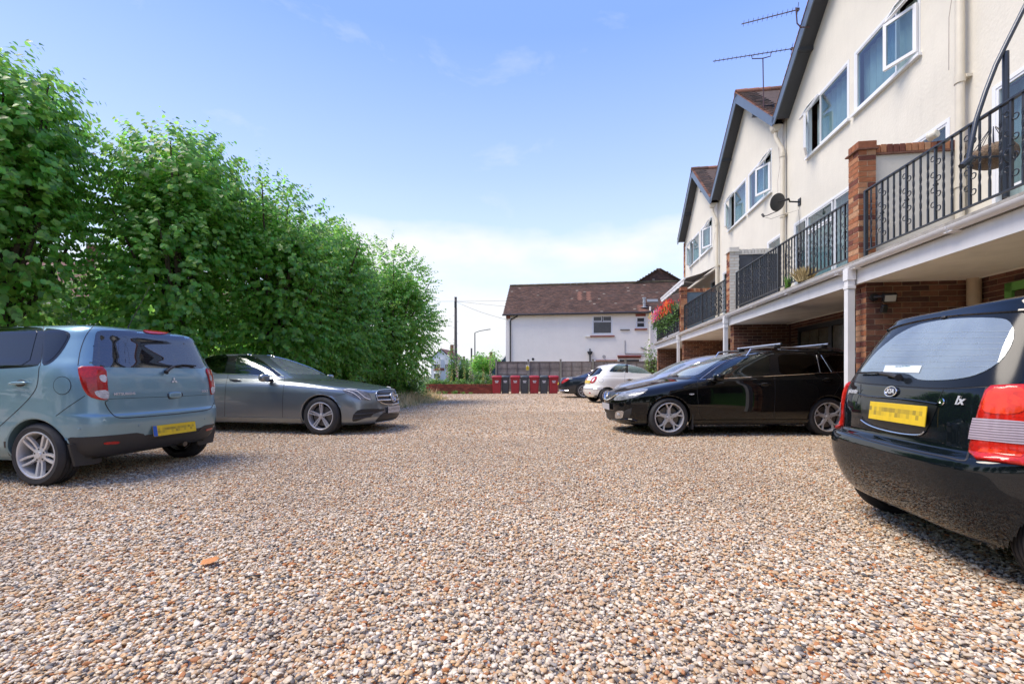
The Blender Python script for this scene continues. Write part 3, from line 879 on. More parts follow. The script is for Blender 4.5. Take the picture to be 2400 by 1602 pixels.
KEYS['sclass'] = [
 (.20,-2.48,.18,2.5,.82,.2,2.8,7,2.8,6),(.30,-2.58,.25,2.6,.89,.3,2.8,7,2.8,6),(.45,-2.62,.4,2.62,.93,.45,2.8,7,2.8,6),
 (.62,-2.61,.55,2.63,.945,.62,2.8,7,2.8,6),(.80,-2.57,.70,2.56,.94,.78,2.8,7,2.8,6),(.90,-2.53,.78,2.4,.925,.88,2.8,7,2.8,6),
 (.955,-2.46,.86,2.0,.90,.94,2.8,6,2.8,6),(.985,-2.2,.94,1.6,.875,.965,2.8,6,2.8,6),(1.01,-1.90,1.0,1.25,.845,1.0,2.8,6,2.8,6),
 (1.10,-1.55,1.08,1.0,.79,1.08,2.8,5,2.8,5),(1.25,-1.10,1.25,.6,.71,1.26,2.8,5,2.8,5),(1.38,-.65,1.38,.2,.62,1.40,2.8,5,2.8,5),(1.44,-.40,1.43,-.05,.55,1.45,2.8,5,2.8,5)]
KEYS['silver'] = [
 (.20,-1.95,.18,1.95,.75,.2,3,7,3,6),(.3,-2.04,.28,2.05,.83,.3,3,7,3,6),(.5,-2.08,.5,2.1,.87,.5,3,7,2.8,6),
 (.65,-2.07,.66,2.07,.875,.66,3,7,2.8,6),(.8,-2.04,.76,1.95,.87,.79,3,7,2.8,6),(.92,-2.0,.86,1.6,.85,.9,3,7,2.8,6),
 (1.0,-1.95,.96,1.2,.83,.98,3,7,2.8,6),(1.1,-1.88,1.06,.98,.79,1.08,3,7,2.8,6),(1.25,-1.75,1.24,.6,.71,1.25,3,7,2.8,6),
 (1.38,-1.6,1.37,.22,.64,1.39,3,7,2.8,6),(1.43,-1.45,1.42,.0,.58,1.44,3,6,2.8,6)]
def boxy(k, q, p, z0=0.0):
    KEYS[k] = [tuple(list(r[:6]) + [q, p] + list(r[8:])) for r in KEYS[k]]
boxy('kia', 5.2, 13); boxy('colt', 4.8, 13)
KEYS['silver'] = [(a * 1.06, b, c_ * 1.06, d, e, f * 1.06, *g) for a, b, c_, d, e, f, *g in KEYS['silver']]
KEYS['mazda'] = [tuple(list(r[:3]) + [1.43 + (r[3] - 1.43) * 0.87 if r[3] > 1.43 else r[3]] + list(r[4:])) for r in KEYS['mazda']]
KEYS['mazda'] = [(a + max(0, a - 1.0) * .11, b, c_ + max(0, c_ - 1.0) * .11, d, e, f + max(0, f - 1.0) * .11, *g) for a, b, c_, d, e, f, *g in KEYS['mazda']]
def place(axle, rz, xa):
    """car origin (mid length, on the ground) from the position of an axle centre"""
    return (axle[0] - xa * math.cos(rz), axle[1] - xa * math.sin(rz), 0)
RZ = dict(kia=R(-11), colt=R(180 - 9), merc=R(-10), mazda=R(180 + 2), fiat=R(10), sclass=R(-2), silver=R(180 - 4))
POS = dict(
 kia=place((2.69, 2.73), RZ['kia'], -1.28), colt=place((-4.235, 4.99), RZ['colt'], -1.36), merc=place((-3.13, 8.69), RZ['merc'], 1.62),
 mazda=place((2.6, 8.47), RZ['mazda'], 1.43), fiat=place((3.42, 17.7), RZ['fiat'], -1.17), sclass=place((3.35, 21.9), RZ['sclass'], -1.5),
 silver=place((3.42, 11.4), RZ['silver'], 1.25))
# ---------------------------------------------------------------- shared car stuff
G_PRIV = glass_mat('privacy_glass', (0.5, 0.55, 0.55), 0.10, 1.6)
G_SIDE = glass_mat('side_glass', (0.75, 0.9, 0.88), 0.75, 1.65)
G_WIND = glass_mat('windscreen_glass', (0.7, 0.82, 0.8), 0.6, 2.7, dust_sheen=0.16, dust_sheencol=(0.6, 0.68, 0.7))  # pale film colour stands in for sky reflected in the windscreens
FRIT = mat('black_trim_gloss', (0.008, 0.008, 0.009), 0.12, spec=0.6)
PLASTIC = mat('black_plastic', (0.028, 0.028, 0.03), 0.55, bump=0.0004, bscale=300)
RUBBER = mat('rubber_seal', (0.012, 0.012, 0.012), 0.7)
CHROME = mat('chrome', (0.75, 0.76, 0.78), 0.08, 1.0)
BADGE = mat('badge_silver', (0.62, 0.63, 0.66), 0.3, 0.35)
ALLOY = mat('alloy_silver', (0.55, 0.55, 0.56), 0.32, 0.4, var=0.08, vscale=20)
ALLOYD = mat('alloy_dark', (0.10, 0.10, 0.105), 0.32, 0.8)
SEAT = mat('seat_cloth', (0.03, 0.03, 0.034), 0.9)
YPLATE = plate_mat('yellow_plate', (0.75, 0.52, 0.02))
WPLATE = plate_mat('grey_plate', (0.45, 0.45, 0.47))
def lens_mat(name, col, rough=0.12, cell=60.0, emit=0.0, contrast=0.6, stripe=None):
    """moulded lamp lens: coloured, faceted inside, glossy skin"""
    if name in MATS: return MATS[name]
    m, nt, b = nodes(name); L = nt.links.new
    t = sn(nt, 'ShaderNodeTexCoord')
    if stripe:
        w = sn(nt, 'ShaderNodeTexWave', wave_type='BANDS', bands_direction='Z'); w.inputs['Scale'].default_value = stripe; w.inputs['Distortion'].default_value = 0.6
        L(t.outputs['Object'], w.inputs['Vector']); src = w.outputs['Fac']
    else:
        v = sn(nt, 'ShaderNodeTexVoronoi'); v.inputs['Scale'].default_value = cell; L(t.outputs['Object'], v.inputs['Vector'])
        n = sn(nt, 'ShaderNodeTexNoise'); n.inputs['Scale'].default_value = 9; L(t.outputs['Object'], n.inputs['Vector'])
        a = sn(nt, 'ShaderNodeMath', operation='MULTIPLY_ADD'); L(v.outputs['Color'], a.inputs[0]); a.inputs[1].default_value = 0.5
        L(n.outputs['Fac'], a.inputs[2]); src = a.outputs[0]
    mr = sn(nt, 'ShaderNodeMapRange'); mr.inputs['From Min'].default_value = 0.2; mr.inputs['From Max'].default_value = 1.0
    mr.inputs['To Min'].default_value = 1 - contrast; mr.inputs['To Max'].default_value = 1 + contrast * 0.6
    L(src, mr.inputs['Value'])
    vm = sn(nt, 'ShaderNodeVectorMath', operation='SCALE'); vm.inputs[0].default_value = col; L(mr.outputs[0], vm.inputs['Scale'])
    L(vm.outputs[0], b.inputs['Base Color'])
    b.inputs['Roughness'].default_value = 0.4; b.inputs['Specular IOR Level'].default_value = 0.15
    b.inputs['Coat Weight'].default_value = 1.0; b.inputs['Coat Roughness'].default_value = 0.02
    MATS[name] = m
    return m
RED = lens_mat('red_lens', (0.34, 0.006, 0.006), contrast=0.55, cell=120)
REDB = lens_mat('orange_red_lens', (0.46, 0.010, 0.004), cell=110, contrast=0.55)
CLEAR = lens_mat('clear_lens', (0.40, 0.34, 0.40), stripe=26, contrast=0.5)
CLEARF = lens_mat('clear_lens_faceted', (0.42, 0.42, 0.43), cell=90, contrast=0.6)

def interior(car, rows, zs, w=0.42, wheelx=None, side=1, mat_=None):
    mt = mat_ or SEAT
    for x in rows:
        for sg in (1, -1):
            st = empty('seat', (x, sg * w * 0.85, zs), 0, car.root)
            superbox('seat_back', (-0.12, 0, 0.30), (0.16, 0.50, 0.66), mt, st, 4, Matrix.Rotation(R(-14), 3, 'Y'), 8)
            superbox('head_rest', (-0.22, 0, 0.72), (0.11, 0.28, 0.20), mt, st, 3, None, 7)
            superbox('cushion', (0.16, 0, 0.0), (0.52, 0.5, 0.2), mt, st, 4, None, 7)
    if wheelx:
        b = MB(); c = Vector((wheelx, side * 0.36, zs + 0.42)); M = Matrix.Translation(c) @ Matrix.Rotation(R(-65), 4, 'Y')
        b.tube([M @ Vector((0.18 * math.cos(a), 0.18 * math.sin(a), 0)) for a in np.linspace(0, 2 * math.pi, 25)[:-1]], 0.013, 6, closed=True)
        b.box(M @ Vector((0, 0, 0)), (0.04, 0.30, 0.06)); b.build('steering_wheel', PLASTIC, car.root, True)
        superbox('dashboard', (wheelx + 0.42, 0, zs + 0.30), (0.5, 1.3, 0.26), PLASTIC, car.root, 4, None, 8)
def door_mirror(car, c, size, m, glass=True, foot=None):
    for sg in (1, -1):
        r = superbox('door_mirror', (0, 0, 0), size, m, car.root, 2.6, None, 12)
        r.location = (c[0], sg * c[1], c[2])
        if foot:
            b = MB(); b.tube([(foot[0] - c[0], sg * (foot[1] - c[1]), foot[2] - c[2]), (0, -sg * size[1] * 0.3, -size[2] * 0.35)], [0.03, 0.025], 8); b.build('mirror_foot', PLASTIC, r, True)
def handle(car, p0, p1, mode, m, mirror=True, h=0.030):
    a = car.hit(mode, p0); b_ = car.hit(mode, p1)
    if not a or not b_: print('HANDLE MISSED'); return
    for sg in ((1, -1) if mirror else (1,)):
        A = Vector((a[0].x, a[0].y * sg, a[0].z)); B = Vector((b_[0].x, b_[0].y * sg, b_[0].z)); n = Vector((a[1].x, a[1].y * sg, a[1].z))
        mid = (A + B) / 2; L = (B - A).length
        t = (B - A).normalized(); up = n.cross(t)
        M3 = Matrix((t, up, n)).transposed()
        o = superbox('door_handle', (0, 0, 0), (L, h, 0.036), m, car.root, 2.8, None, 8)
        o.matrix_local = Matrix.Translation(mid + n * 0.022) @ M3.to_4x4()
        r = superbox('handle_recess', (0, 0, 0), (L * 0.62, h * 2.2, 0.008), PLASTIC, o, 2.2, None, 6)
        r.location = (0, 0, -0.022)
def plain_sides(*a): pass

ST = dict(
 colt=dict(n=5, kind='double', d0=0.30, d1=0.13, w0=0.028, w1=0.030, dish=0.035, hub=0.07, a0=math.pi / 2 + 0.1),
 merc=dict(n=5, kind='double', d0=0.17, d1=0.085, w0=0.026, w1=0.032, dish=0.03, hub=0.06, a0=math.pi / 2),
 mazda=dict(n=5, kind='y', split=0.30, d1=0.24, w0=0.07, w1=0.034, dish=0.032, hub=0.075, a0=-math.pi / 2),
 kia=dict(n=8, kind='single', w0=0.05, w1=0.07, dish=0.02, hub=0.08),
 fiat=dict(n=14, kind='single', w0=0.020, w1=0.028, dish=0.03, hub=0.06),
 sclass=dict(n=7, kind='y', split=0.2, d1=0.2, w0=0.03, w1=0.018, dish=0.03, hub=0.06),
 silver=dict(n=7, kind='single', w0=0.04, w1=0.04, dish=0.03, hub=0.06))
def wheels(c, k, xr, xf, rad, w, rim, m, hw, arch=0.035, facem=None):
    for x in (xr, xf):
        c.arch(x, rad + 0.005, rad + arch)
        for l in (True, False):
            wheel(c, x, hw * (1 if l else -1), rad, rad, w, rim, ST[k], m, l)

# ================================================================ black small hatchback, near right
def build_kia():
    K = (1900, 680, 2.24)
    c = Car('parked_hatchback', POS['kia'], RZ['kia'], KEYS['kia'], dome=(0.03, 0.5), label='dusty black small hatchback seen close from behind, with tall red and white tail lamps', category='car', group='cars parked on the gravel')
    P = paint_mat('kia_black', (0.003, 0.006, 0.008), 0.0, 0.5, spec=0.0, dirt=0.022, dirtcol=(0.20, 0.19, 0.18))
    wheels(c, 'kia', -1.235, 1.09, 0.277, 0.165, 0.19, ALLOYD, 0.775, 0.03)
    c.patch('tailgate_glass_surround', [(208, 470), (240, 415), (300, 330), (360, 262), (412, 208), (470, 190), (560, 166), (650, 150), (760, 135), (900, 124), (1030, 118), (1130, 114), (1135, 170), (1150, 260), (1130, 350), (1118, 420), (1110, 496), (1000, 499), (920, 503), (820, 509), (700, 515), (560, 508), (400, 496), (270, 486)], K, mat('kia_hatch_gloss', (0.010, 0.013, 0.017), 0.16, spec=0.22), off=0.003, rnd=1, depth=0.004)
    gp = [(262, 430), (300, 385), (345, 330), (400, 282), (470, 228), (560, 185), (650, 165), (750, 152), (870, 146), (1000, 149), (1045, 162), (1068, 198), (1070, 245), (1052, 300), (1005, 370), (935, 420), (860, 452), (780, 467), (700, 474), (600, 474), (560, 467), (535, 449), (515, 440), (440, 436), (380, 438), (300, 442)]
    g = c.patch('rear_window', gp, K, glass_mat('kia_rear_glass', (0.75, 0.9, 0.95), 0.85, 2.5, dust_sheen=0.24, dust_sheencol=(0.60, 0.72, 0.76)), off=0.007, rnd=1, cut=True, depth=0.003)  # pale blue film over the dusty glass paints in its bright sky reflection
    hw = MB()
    for y in np.linspace(225, 415, 7):
        c.line([(262 + 205 * ((430 - y) / 202) ** 0.9 + 24, y), (1052 - max(0, y - 290) ** 1.25 * 0.26, y * 0.965 + 2)], K, 0.0012, mirror=False, rnd=0, off=0.0085, mb=hw)
    hw.build('heater_wire', mat('heater_wire', (0.34, 0.40, 0.43), 0.5), g)
    c.patch('window_sticker', [(400, 397), (593, 398), (577, 437), (388, 431)], K, mat('sticker_white', (0.62, 0.68, 0.72), 0.5), off=0.010, rnd=0, depth=0.001)
    c.text('sticker_text', 'Humming Bird Motors', (492, 402), K, 0.015, mat('sticker_ink', (0.12, 0.25, 0.3), 0.6), 0.0115, 0.0003)
    # tail lamps
    full = [(932, 505), (1010, 499), (1130, 495), (1260, 500), (1330, 505), (1340, 700), (1340, 960), (1240, 945), (1120, 920), (970, 900), (833, 882), (845, 790), (868, 700), (895, 600)]
    c.patch('tail_lamp', full, K, REDB, off=0.012, mirror=True, rnd=1, depth=0.014, bulge=0.006)
    mid = [(868, 670), (1000, 678), (1130, 690), (1340, 712), (1340, 850), (1130, 810), (1000, 795), (845, 778), (855, 720)]
    c.patch('reversing_lens', mid, K, CLEAR, off=0.021, mirror=True, rnd=0, depth=0.003)
    for nm, pl in (('lamp_inner', [(950, 520), (1040, 515), (1130, 518), (1135, 640), (1010, 655), (905, 640), (925, 570)]), ('lamp_inner', [(905, 825), (1000, 835), (1110, 850), (1110, 890), (1000, 875), (885, 858)])):
        c.patch(nm, pl, K, lens_mat('orange_lens', (0.60, 0.035, 0.008), cell=40, contrast=0.9), off=0.0205, mirror=True, rnd=2, depth=0.003)
    # shut lines
    c.line([(925, 505), (880, 640), (848, 770), (824, 880), (806, 897), (700, 872), (530, 841), (350, 797), (163, 741)], K, 0.009, mirror=False, rnd=1)
    c.line([(203, 472), (186, 560), (168, 660), (163, 741)], K, 0.006, mirror=False)
    c.line([(208, 474), (270, 489), (400, 499), (560, 511), (700, 518), (820, 512), (1000, 502), (1130, 497)], K, 0.006, mirror=False)
    c.line([(264, 492), (262, 560), (266, 620), (272, 676)], K, 0.005, mirror=False)
    c.line([(697, 520), (660, 600), (625, 690), (598, 742)], K, 0.004, mirror=False, mb=None)
    c.patch('plate_recess', [(264, 548), (310, 560), (420, 566), (560, 580), (672, 598), (655, 640), (612, 735), (585, 752), (470, 742), (340, 708), (275, 672), (264, 610)], K, mat('kia_recess', (0.010, 0.012, 0.013), 0.35, coat=0.5), off=0.003, rnd=1, depth=0.002)
    c.trim('chrome_lip', [(270, 680), (300, 703), (360, 727), (470, 752), (560, 761), (590, 755), (604, 738)], K, 0.005, mat('satin_strip', (0.55, 0.6, 0.66), 0.2, 0.9), off=0.006, mirror=False)
    c.trim('handle_lip', [(262, 546), (310, 558), (420, 565), (560, 579), (676, 598)], K, 0.006, P, off=0.010, mirror=False)
    number_plate(c, (470, 645), K, 0.52, 0.111, YPLATE, tilt=R(-3), blue=False, off=0.026, flat=(-1, 0.0, 0.05))
    M = c.frame((428, 532), K, 0.006)
    b = MB(); b.lathe([(0, 0.003), (0.9, 0.003), (1.0, 0.0), (1.0, -0.01)], 32); o = b.build('badge', mat('badge_black', (0.02, 0.02, 0.03), 0.2), c.root, True); o.matrix_local = M @ Matrix.Diagonal((0.058, 0.032, 1, 1))
    b = MB(); b.tube([(0.056 * math.cos(a), 0.031 * math.sin(a), 0.003) for a in np.linspace(0, 2 * math.pi, 33)[:-1]], 0.0035, 6, closed=True); q = b.build('badge_ring', CHROME, c.root, True); q.matrix_local = M
    c.text('badge_letters', 'KIA', (428, 532), K, 0.040, BADGE, 0.010, 0.0015, bold=0.0012, sx=1.15)
    c.text('model_letters', 'picanto', (226, 529), K, 0.046, BADGE, 0.004, 0.002, bold=0.0008)
    c.text('trim_letters', 'lx', (786, 580), K, 0.062, BADGE, 0.004, 0.002, shear=0.2, bold=0.0015)
    M = c.frame((690, 586), K, 0.004)
    b = MB(); b.lathe([(0, 0.002), (0.006, 0.002), (0.008, 0.004), (0.018, 0.004), (0.020, 0.0)], 20); q = b.build('boot_lock', CHROME, c.root, True); q.matrix_local = M
    # wiper
    h0 = c.path([(490, 468), (440, 452), (395, 446)], K, 0.03, 0); h1 = c.path([(440, 445), (360, 438), (266, 440)], K, 0.022, 0)
    w = MB(); w.tube([p for p, _ in h0], [0.022] + [0.013] * (len(h0) - 1), 8); arm = w.build('rear_wiper', PLASTIC, c.root, True)
    w = MB(); w.tube([p for p, _ in h1], 0.007, 6); w.build('wiper_blade', RUBBER, arm, True)
    # washer nozzle on the roof spoiler
    M = c.frame((705, 146), K, 0.006); q = superbox('washer_nozzle', (0, 0, 0), (0.035, 0.02, 0.02), PLASTIC, c.root); q.matrix_local = M
    c.trim('spoiler_edge', [(410, 212), (470, 184), (590, 156), (720, 136), (900, 121), (1130, 108)], K, 0.010, P, off=0.004, mirror=False)
    # bumper ledge seam and lower apron
    c.line([(-1.745, .25)], 'left') if False else None
    # sides: glass + doors (out of sight from here, present all the same)
    c.patch('side_window', [(-1.18, 1.02), (-1.22, 1.12), (-1.05, 1.33), (-0.42, 1.36), (-0.40, 0.99)], 'left', G_SIDE, off=0.004, mirror=True, rnd=1, cut=True)
    c.patch('side_window', [(-0.34, 0.99), (-0.34, 1.36), (0.22, 1.34), (0.45, 1.22), (0.78, 1.0)], 'left', G_SIDE, off=0.004, mirror=True, rnd=1, cut=True)
    c.patch('windscreen', [(-0.60, 1.0), (-0.50, 1.30), (0.50, 1.30), (0.60, 1.0)], 'front', G_WIND, off=0.004, rnd=1, cut=True)
    c.line([(-0.37, 1.38), (-0.37, 0.95), (-0.38, 0.35), (0.72, 0.30), (0.80, 0.98)], 'left')
    c.line([(-0.40, 0.35), (-1.0, 0.40), (-1.18, 0.9)], 'left')
    handle(c, (-1.0, 0.86), (-0.86, 0.86), 'left', P)
    door_mirror(c, (0.62, 0.86, 1.0), (0.12, 0.2, 0.15), P, foot=(0.6, 0.7, 0.97))
    c.patch('head_lamp', [(0.46, 0.62), (0.74, 0.64), (0.76, 0.76), (0.50, 0.74)], 'front', CLEARF, off=0.006, mirror=True, rnd=1)
    interior(c, (0.05, -0.75), 0.48, wheelx=0.45, side=-1, mat_=mat('seat_pale', (0.07, 0.09, 0.10), 0.9))
    c.patch('rear_shelf_light', [(0.0, 0.0)], 'rear', P) if False else None
    c.finish(P)
    return c

# ================================================================ pale blue hatchback, near left
def build_colt():
    K = (0, 650, 3.016)
    c = Car('parked_hatchback', POS['colt'], RZ['colt'], KEYS['colt'], dome=(0.032, 0.5), label='pale blue tall hatchback at the left edge, rear corner with mud flap towards us', category='car', group='cars parked on the gravel')
    P = paint_mat('colt_blue', (0.18, 0.31, 0.38), 0.5, 0.38, dirt=0.10, dirtcol=(0.25, 0.28, 0.28))
    wheels(c, 'colt', -1.36, 1.14, 0.295, 0.20, 0.215, ALLOY, 0.835, 0.045)
    c.patch('rear_window', [(690, 378), (760, 374), (1000, 379), (1200, 390), (1300, 404), (1340, 420), (1395, 492), (1440, 572), (1470, 640), (1300, 640), (1100, 638), (752, 632), (652, 628), (655, 560), (664, 470), (674, 400)], K, glass_mat('colt_rear_glass', (0.5, 0.52, 0.55), 0.15, 2.2, dust_sheen=0.05, dust_sheencol=(0.3, 0.3, 0.33)), off=0.004, rnd=1, cut=True, depth=0.004)
    c.patch('brake_light', [(1008, 374), (1060, 372), (1188, 386), (1194, 398), (1140, 404), (1060, 400), (1015, 388)], K, RED, off=0.012, rnd=1, depth=0.008)
    # tail lamps
    lamp = c.patch('tail_lamp', [(552, 630), (650, 628), (748, 632), (756, 740), (766, 850), (745, 868), (690, 862), (628, 842), (590, 795), (566, 725), (555, 670)], K, RED, off=0.010, mirror=True, rnd=1, depth=0.012, bulge=0.008)
    c.patch('lamp_glow', [(560, 640), (690, 640), (690, 700), (600, 712), (568, 690)], K, REDB, off=0.0195, mirror=True, rnd=1, depth=0.003)
    c.patch('reversing_lens', [(664, 800), (762, 794), (766, 850), (742, 861), (700, 850), (672, 828)], K, CLEARF, off=0.0195, mirror=True, rnd=1, depth=0.003)
    c.patch('indicator_lens', [(697, 692), (745, 690), (748, 740), (722, 742), (700, 722)], K, CLEARF, off=0.0195, mirror=True, rnd=1, depth=0.003)
    # shut lines
    c.line([(664, 340), (622, 385), (590, 445), (563, 530), (551, 622)], K, 0.006)
    c.line([(766, 866), (740, 878), (750, 905), (778, 950), (820, 990), (900, 992), (1050, 982), (1200, 968), (1350, 953), (1480, 935), (1506, 905), (1522, 840)], K, 0.008, mirror=False)
    c.line([(768, 858), (1000, 848), (1300, 838), (1514, 824)], K, 0.004, mirror=False)
    c.line([(395, 978), (480, 915), (600, 836)], K, 0.006)
    c.line([(0, 323), (160, 324), (296, 331), (312, 345), (306, 400), (290, 620), (275, 632), (268, 740), (250, 800), (180, 885), (90, 968), (0, 1050)], K, 0.007)
    # side glass
    c.patch('window_surround', [(-60, 340), (0, 342), (160, 346), (280, 354), (312, 362), (300, 500), (290, 618), (200, 634), (0, 644), (-60, 648)], K, FRIT, off=0.002, mirror=True, rnd=1, depth=0.002)
    c.patch('side_window', [(-60, 350), (0, 350), (160, 354), (272, 360), (240, 480), (206, 618), (0, 632), (-60, 635)], K, G_PRIV, off=0.005, mirror=True, rnd=1, cut=True, depth=0.003)
    c.patch('quarter_surround', [(308, 358), (400, 364), (478, 380), (500, 402), (490, 438), (444, 518), (390, 582), (340, 616), (300, 622), (298, 560), (304, 460)], K, FRIT, off=0.002, mirror=True, rnd=1, depth=0.002)
    c.patch('quarter_window', [(324, 372), (400, 377), (466, 390), (484, 408), (474, 438), (432, 508), (378, 572), (340, 598), (316, 602), (316, 540), (320, 460)], K, G_PRIV, off=0.005, mirror=True, rnd=1, cut=True, depth=0.003)
    c.patch('side_window', [(-0.08, 1.09), (-0.06, 1.45), (0.40, 1.44), (0.72, 1.30), (1.0, 1.12)], 'left', G_SIDE, off=0.004, mirror=True, rnd=1, cut=True)
    c.patch('windscreen', [(-0.68, 1.10), (-0.56, 1.44), (0.56, 1.44), (0.68, 1.10)], 'front', G_WIND, off=0.004, rnd=1, cut=True)
    c.line([(-0.12, 1.47), (-0.12, 1.06), (-0.14, 0.36), (0.92, 0.34), (0.98, 1.06)], 'left')
    c.patch('head_lamp', [(0.46, 0.62), (0.74, 0.64), (0.76, 0.76), (0.50, 0.74)], 'front', CLEARF, off=0.006, mirror=True, rnd=1)
    # fuel flap
    th = np.linspace(0, 2 * math.pi, 25)[:-1]
    c.patch('fuel_flap', [(440 + 60 * math.cos(a), 763 + 61 * math.sin(a)) for a in th], K, P, off=0.003, rnd=0, depth=0.002)
    c.line([(440 + 62 * math.cos(a), 763 + 63 * math.sin(a)) for a in list(th) + [0]], K, 0.005, mirror=False, rnd=0)
    handle(c, (84, 750), (207, 744), K, P)
    # badges
    M = c.frame((1228, 730), K, 0.005); b = MB()
    def rh(cx, cy, a): 
        u = Matrix.Rotation(a, 3, 'Z'); return [tuple((Vector((cx, cy, 0)) + u @ Vector(p))[:2]) for p in ((0, 0, 0), (0.012, 0.020, 0), (0, 0.040, 0), (-0.012, 0.020, 0))]
    for a in (0, 2 * math.pi / 3, 4 * math.pi / 3): b.prism(rh(0, 0, a), 0, 0.005)
    q = b.build('badge', BADGE, c.root); q.matrix_local = M
    c.text('maker_letters', 'MITSUBISHI', (880, 822), K, 0.034, BADGE, 0.004, 0.002, bold=0.001, sx=1.15)
    c.text('model_letters', 'COLT', (1446, 803), K, 0.034, BADGE, 0.004, 0.002, bold=0.001, sx=1.2)
    superbox('tailgate_handle', (0, 0, 0), (0.155, 0.07, 0.03), P, c.root, 3.2).matrix_local = c.frame((1236, 830), K, 0.004)
    c.patch('handle_recess', [(1182, 812), (1290, 808), (1294, 845), (1200, 862), (1184, 850)], K, PLASTIC, off=0.0015, rnd=1, depth=0.001)
    # wiper
    h0 = c.path([(1158, 676), (1185, 650), (1215, 634)], K, 0.03, 0); h1 = c.path([(1200, 634), (1280, 622), (1372, 628)], K, 0.022, 0)
    w = MB(); w.tube([p for p, _ in h0], [0.026] + [0.014] * (len(h0) - 1), 8); arm = w.build('rear_wiper', PLASTIC, c.root, True)
    w = MB(); w.tube([p for p, _ in h1], 0.009, 6); w.build('wiper_blade', RUBBER, arm, True)
    # lower bumper, plate, reflectors, flap
    c.patch('bumper_valance', [(478, 1128), (560, 1130), (700, 1122), (860, 1108), (1004, 1092), (1044, 1140), (1080, 1142), (1240, 1122), (1390, 1100), (1432, 1046), (1500, 1035), (1562, 1018), (1556, 1090), (1530, 1140), (1440, 1152), (1280, 1160), (1150, 1180), (1000, 1195), (850, 1212), (800, 1252), (700, 1262), (560, 1264), (520, 1210), (488, 1160)], K, PLASTIC, off=0.005, rnd=1, depth=0.006)
    c.patch('reflector', [(728, 1163), (838, 1153), (844, 1167), (820, 1175), (735, 1179)], K, RED, off=0.009, mirror=True, rnd=1)
    number_plate(c, (1228, 1064), K, 0.52, 0.111, YPLATE, tilt=R(-6), off=0.022, flat=(-1, 0, 0.06))
    for p in ((982, 1046), (1448, 998), (560, 1070)):
        q = superbox('parking_sensor', (0, 0, 0), (0.022, 0.022, 0.006), P, c.root); q.matrix_local = c.frame(p, K, 0.002)
    for sg in (1, -1):
        b = MB(); b.prism([(-0.02, 0), (0.26, 0.0), (0.26, -0.20), (0.22, -0.215), (0.03, -0.205)], -0.012, 0.012, Matrix.Translation((-1.72, sg * 0.81, 0.40)) @ Matrix.Rotation(R(90), 4, 'Z') @ Matrix.Rotation(R(90), 4, 'X') @ (Matrix.Scale(-1, 4, (1, 0, 0)) if sg > 0 else Matrix.Identity(4)))
        b.build('mud_flap', PLASTIC, c.root)
    # aerial
    h = c.hit(K, (905, 334))
    if h:
        b = MB(); p = h[0]; b.tube([p, p + Vector((-0.02, 0, 0.04)), p + Vector((-0.30, 0.0, 0.44))], [0.010, 0.004, 0.0025], 6)
        b.build('roof_aerial', PLASTIC, c.root, True)
    else:
        b = MB(); b.tube([(-1.45, 0.05, 1.54), (-1.47, 0.05, 1.58), (-1.72, 0.05, 1.98)], [0.010, 0.004, 0.0025], 6); b.build('roof_aerial', PLASTIC, c.root, True)
    b = MB(); b.tube([(-1.72, -0.25, 0.27), (-1.86, -0.25, 0.255)], 0.028, 12); b.tube([(-1.3, -0.2, 0.25), (-1.7, -0.25, 0.27)], 0.03, 8)
    b.box((-1.5, 0.1, 0.25), (0.3, 0.7, 0.06)); b.build('exhaust', mat('exhaust_metal', (0.14, 0.12, 0.1), 0.5, 0.7), c.root, True)
    door_mirror(c, (0.86, 0.92, 1.08), (0.12, 0.2, 0.16), P, foot=(0.82, 0.76, 1.04))
    interior(c, (0.15, -0.72), 0.55, wheelx=0.55, side=-1)
    c.low = (0.42, -1.0, PLASTIC)
    c.finish(P)
    return c

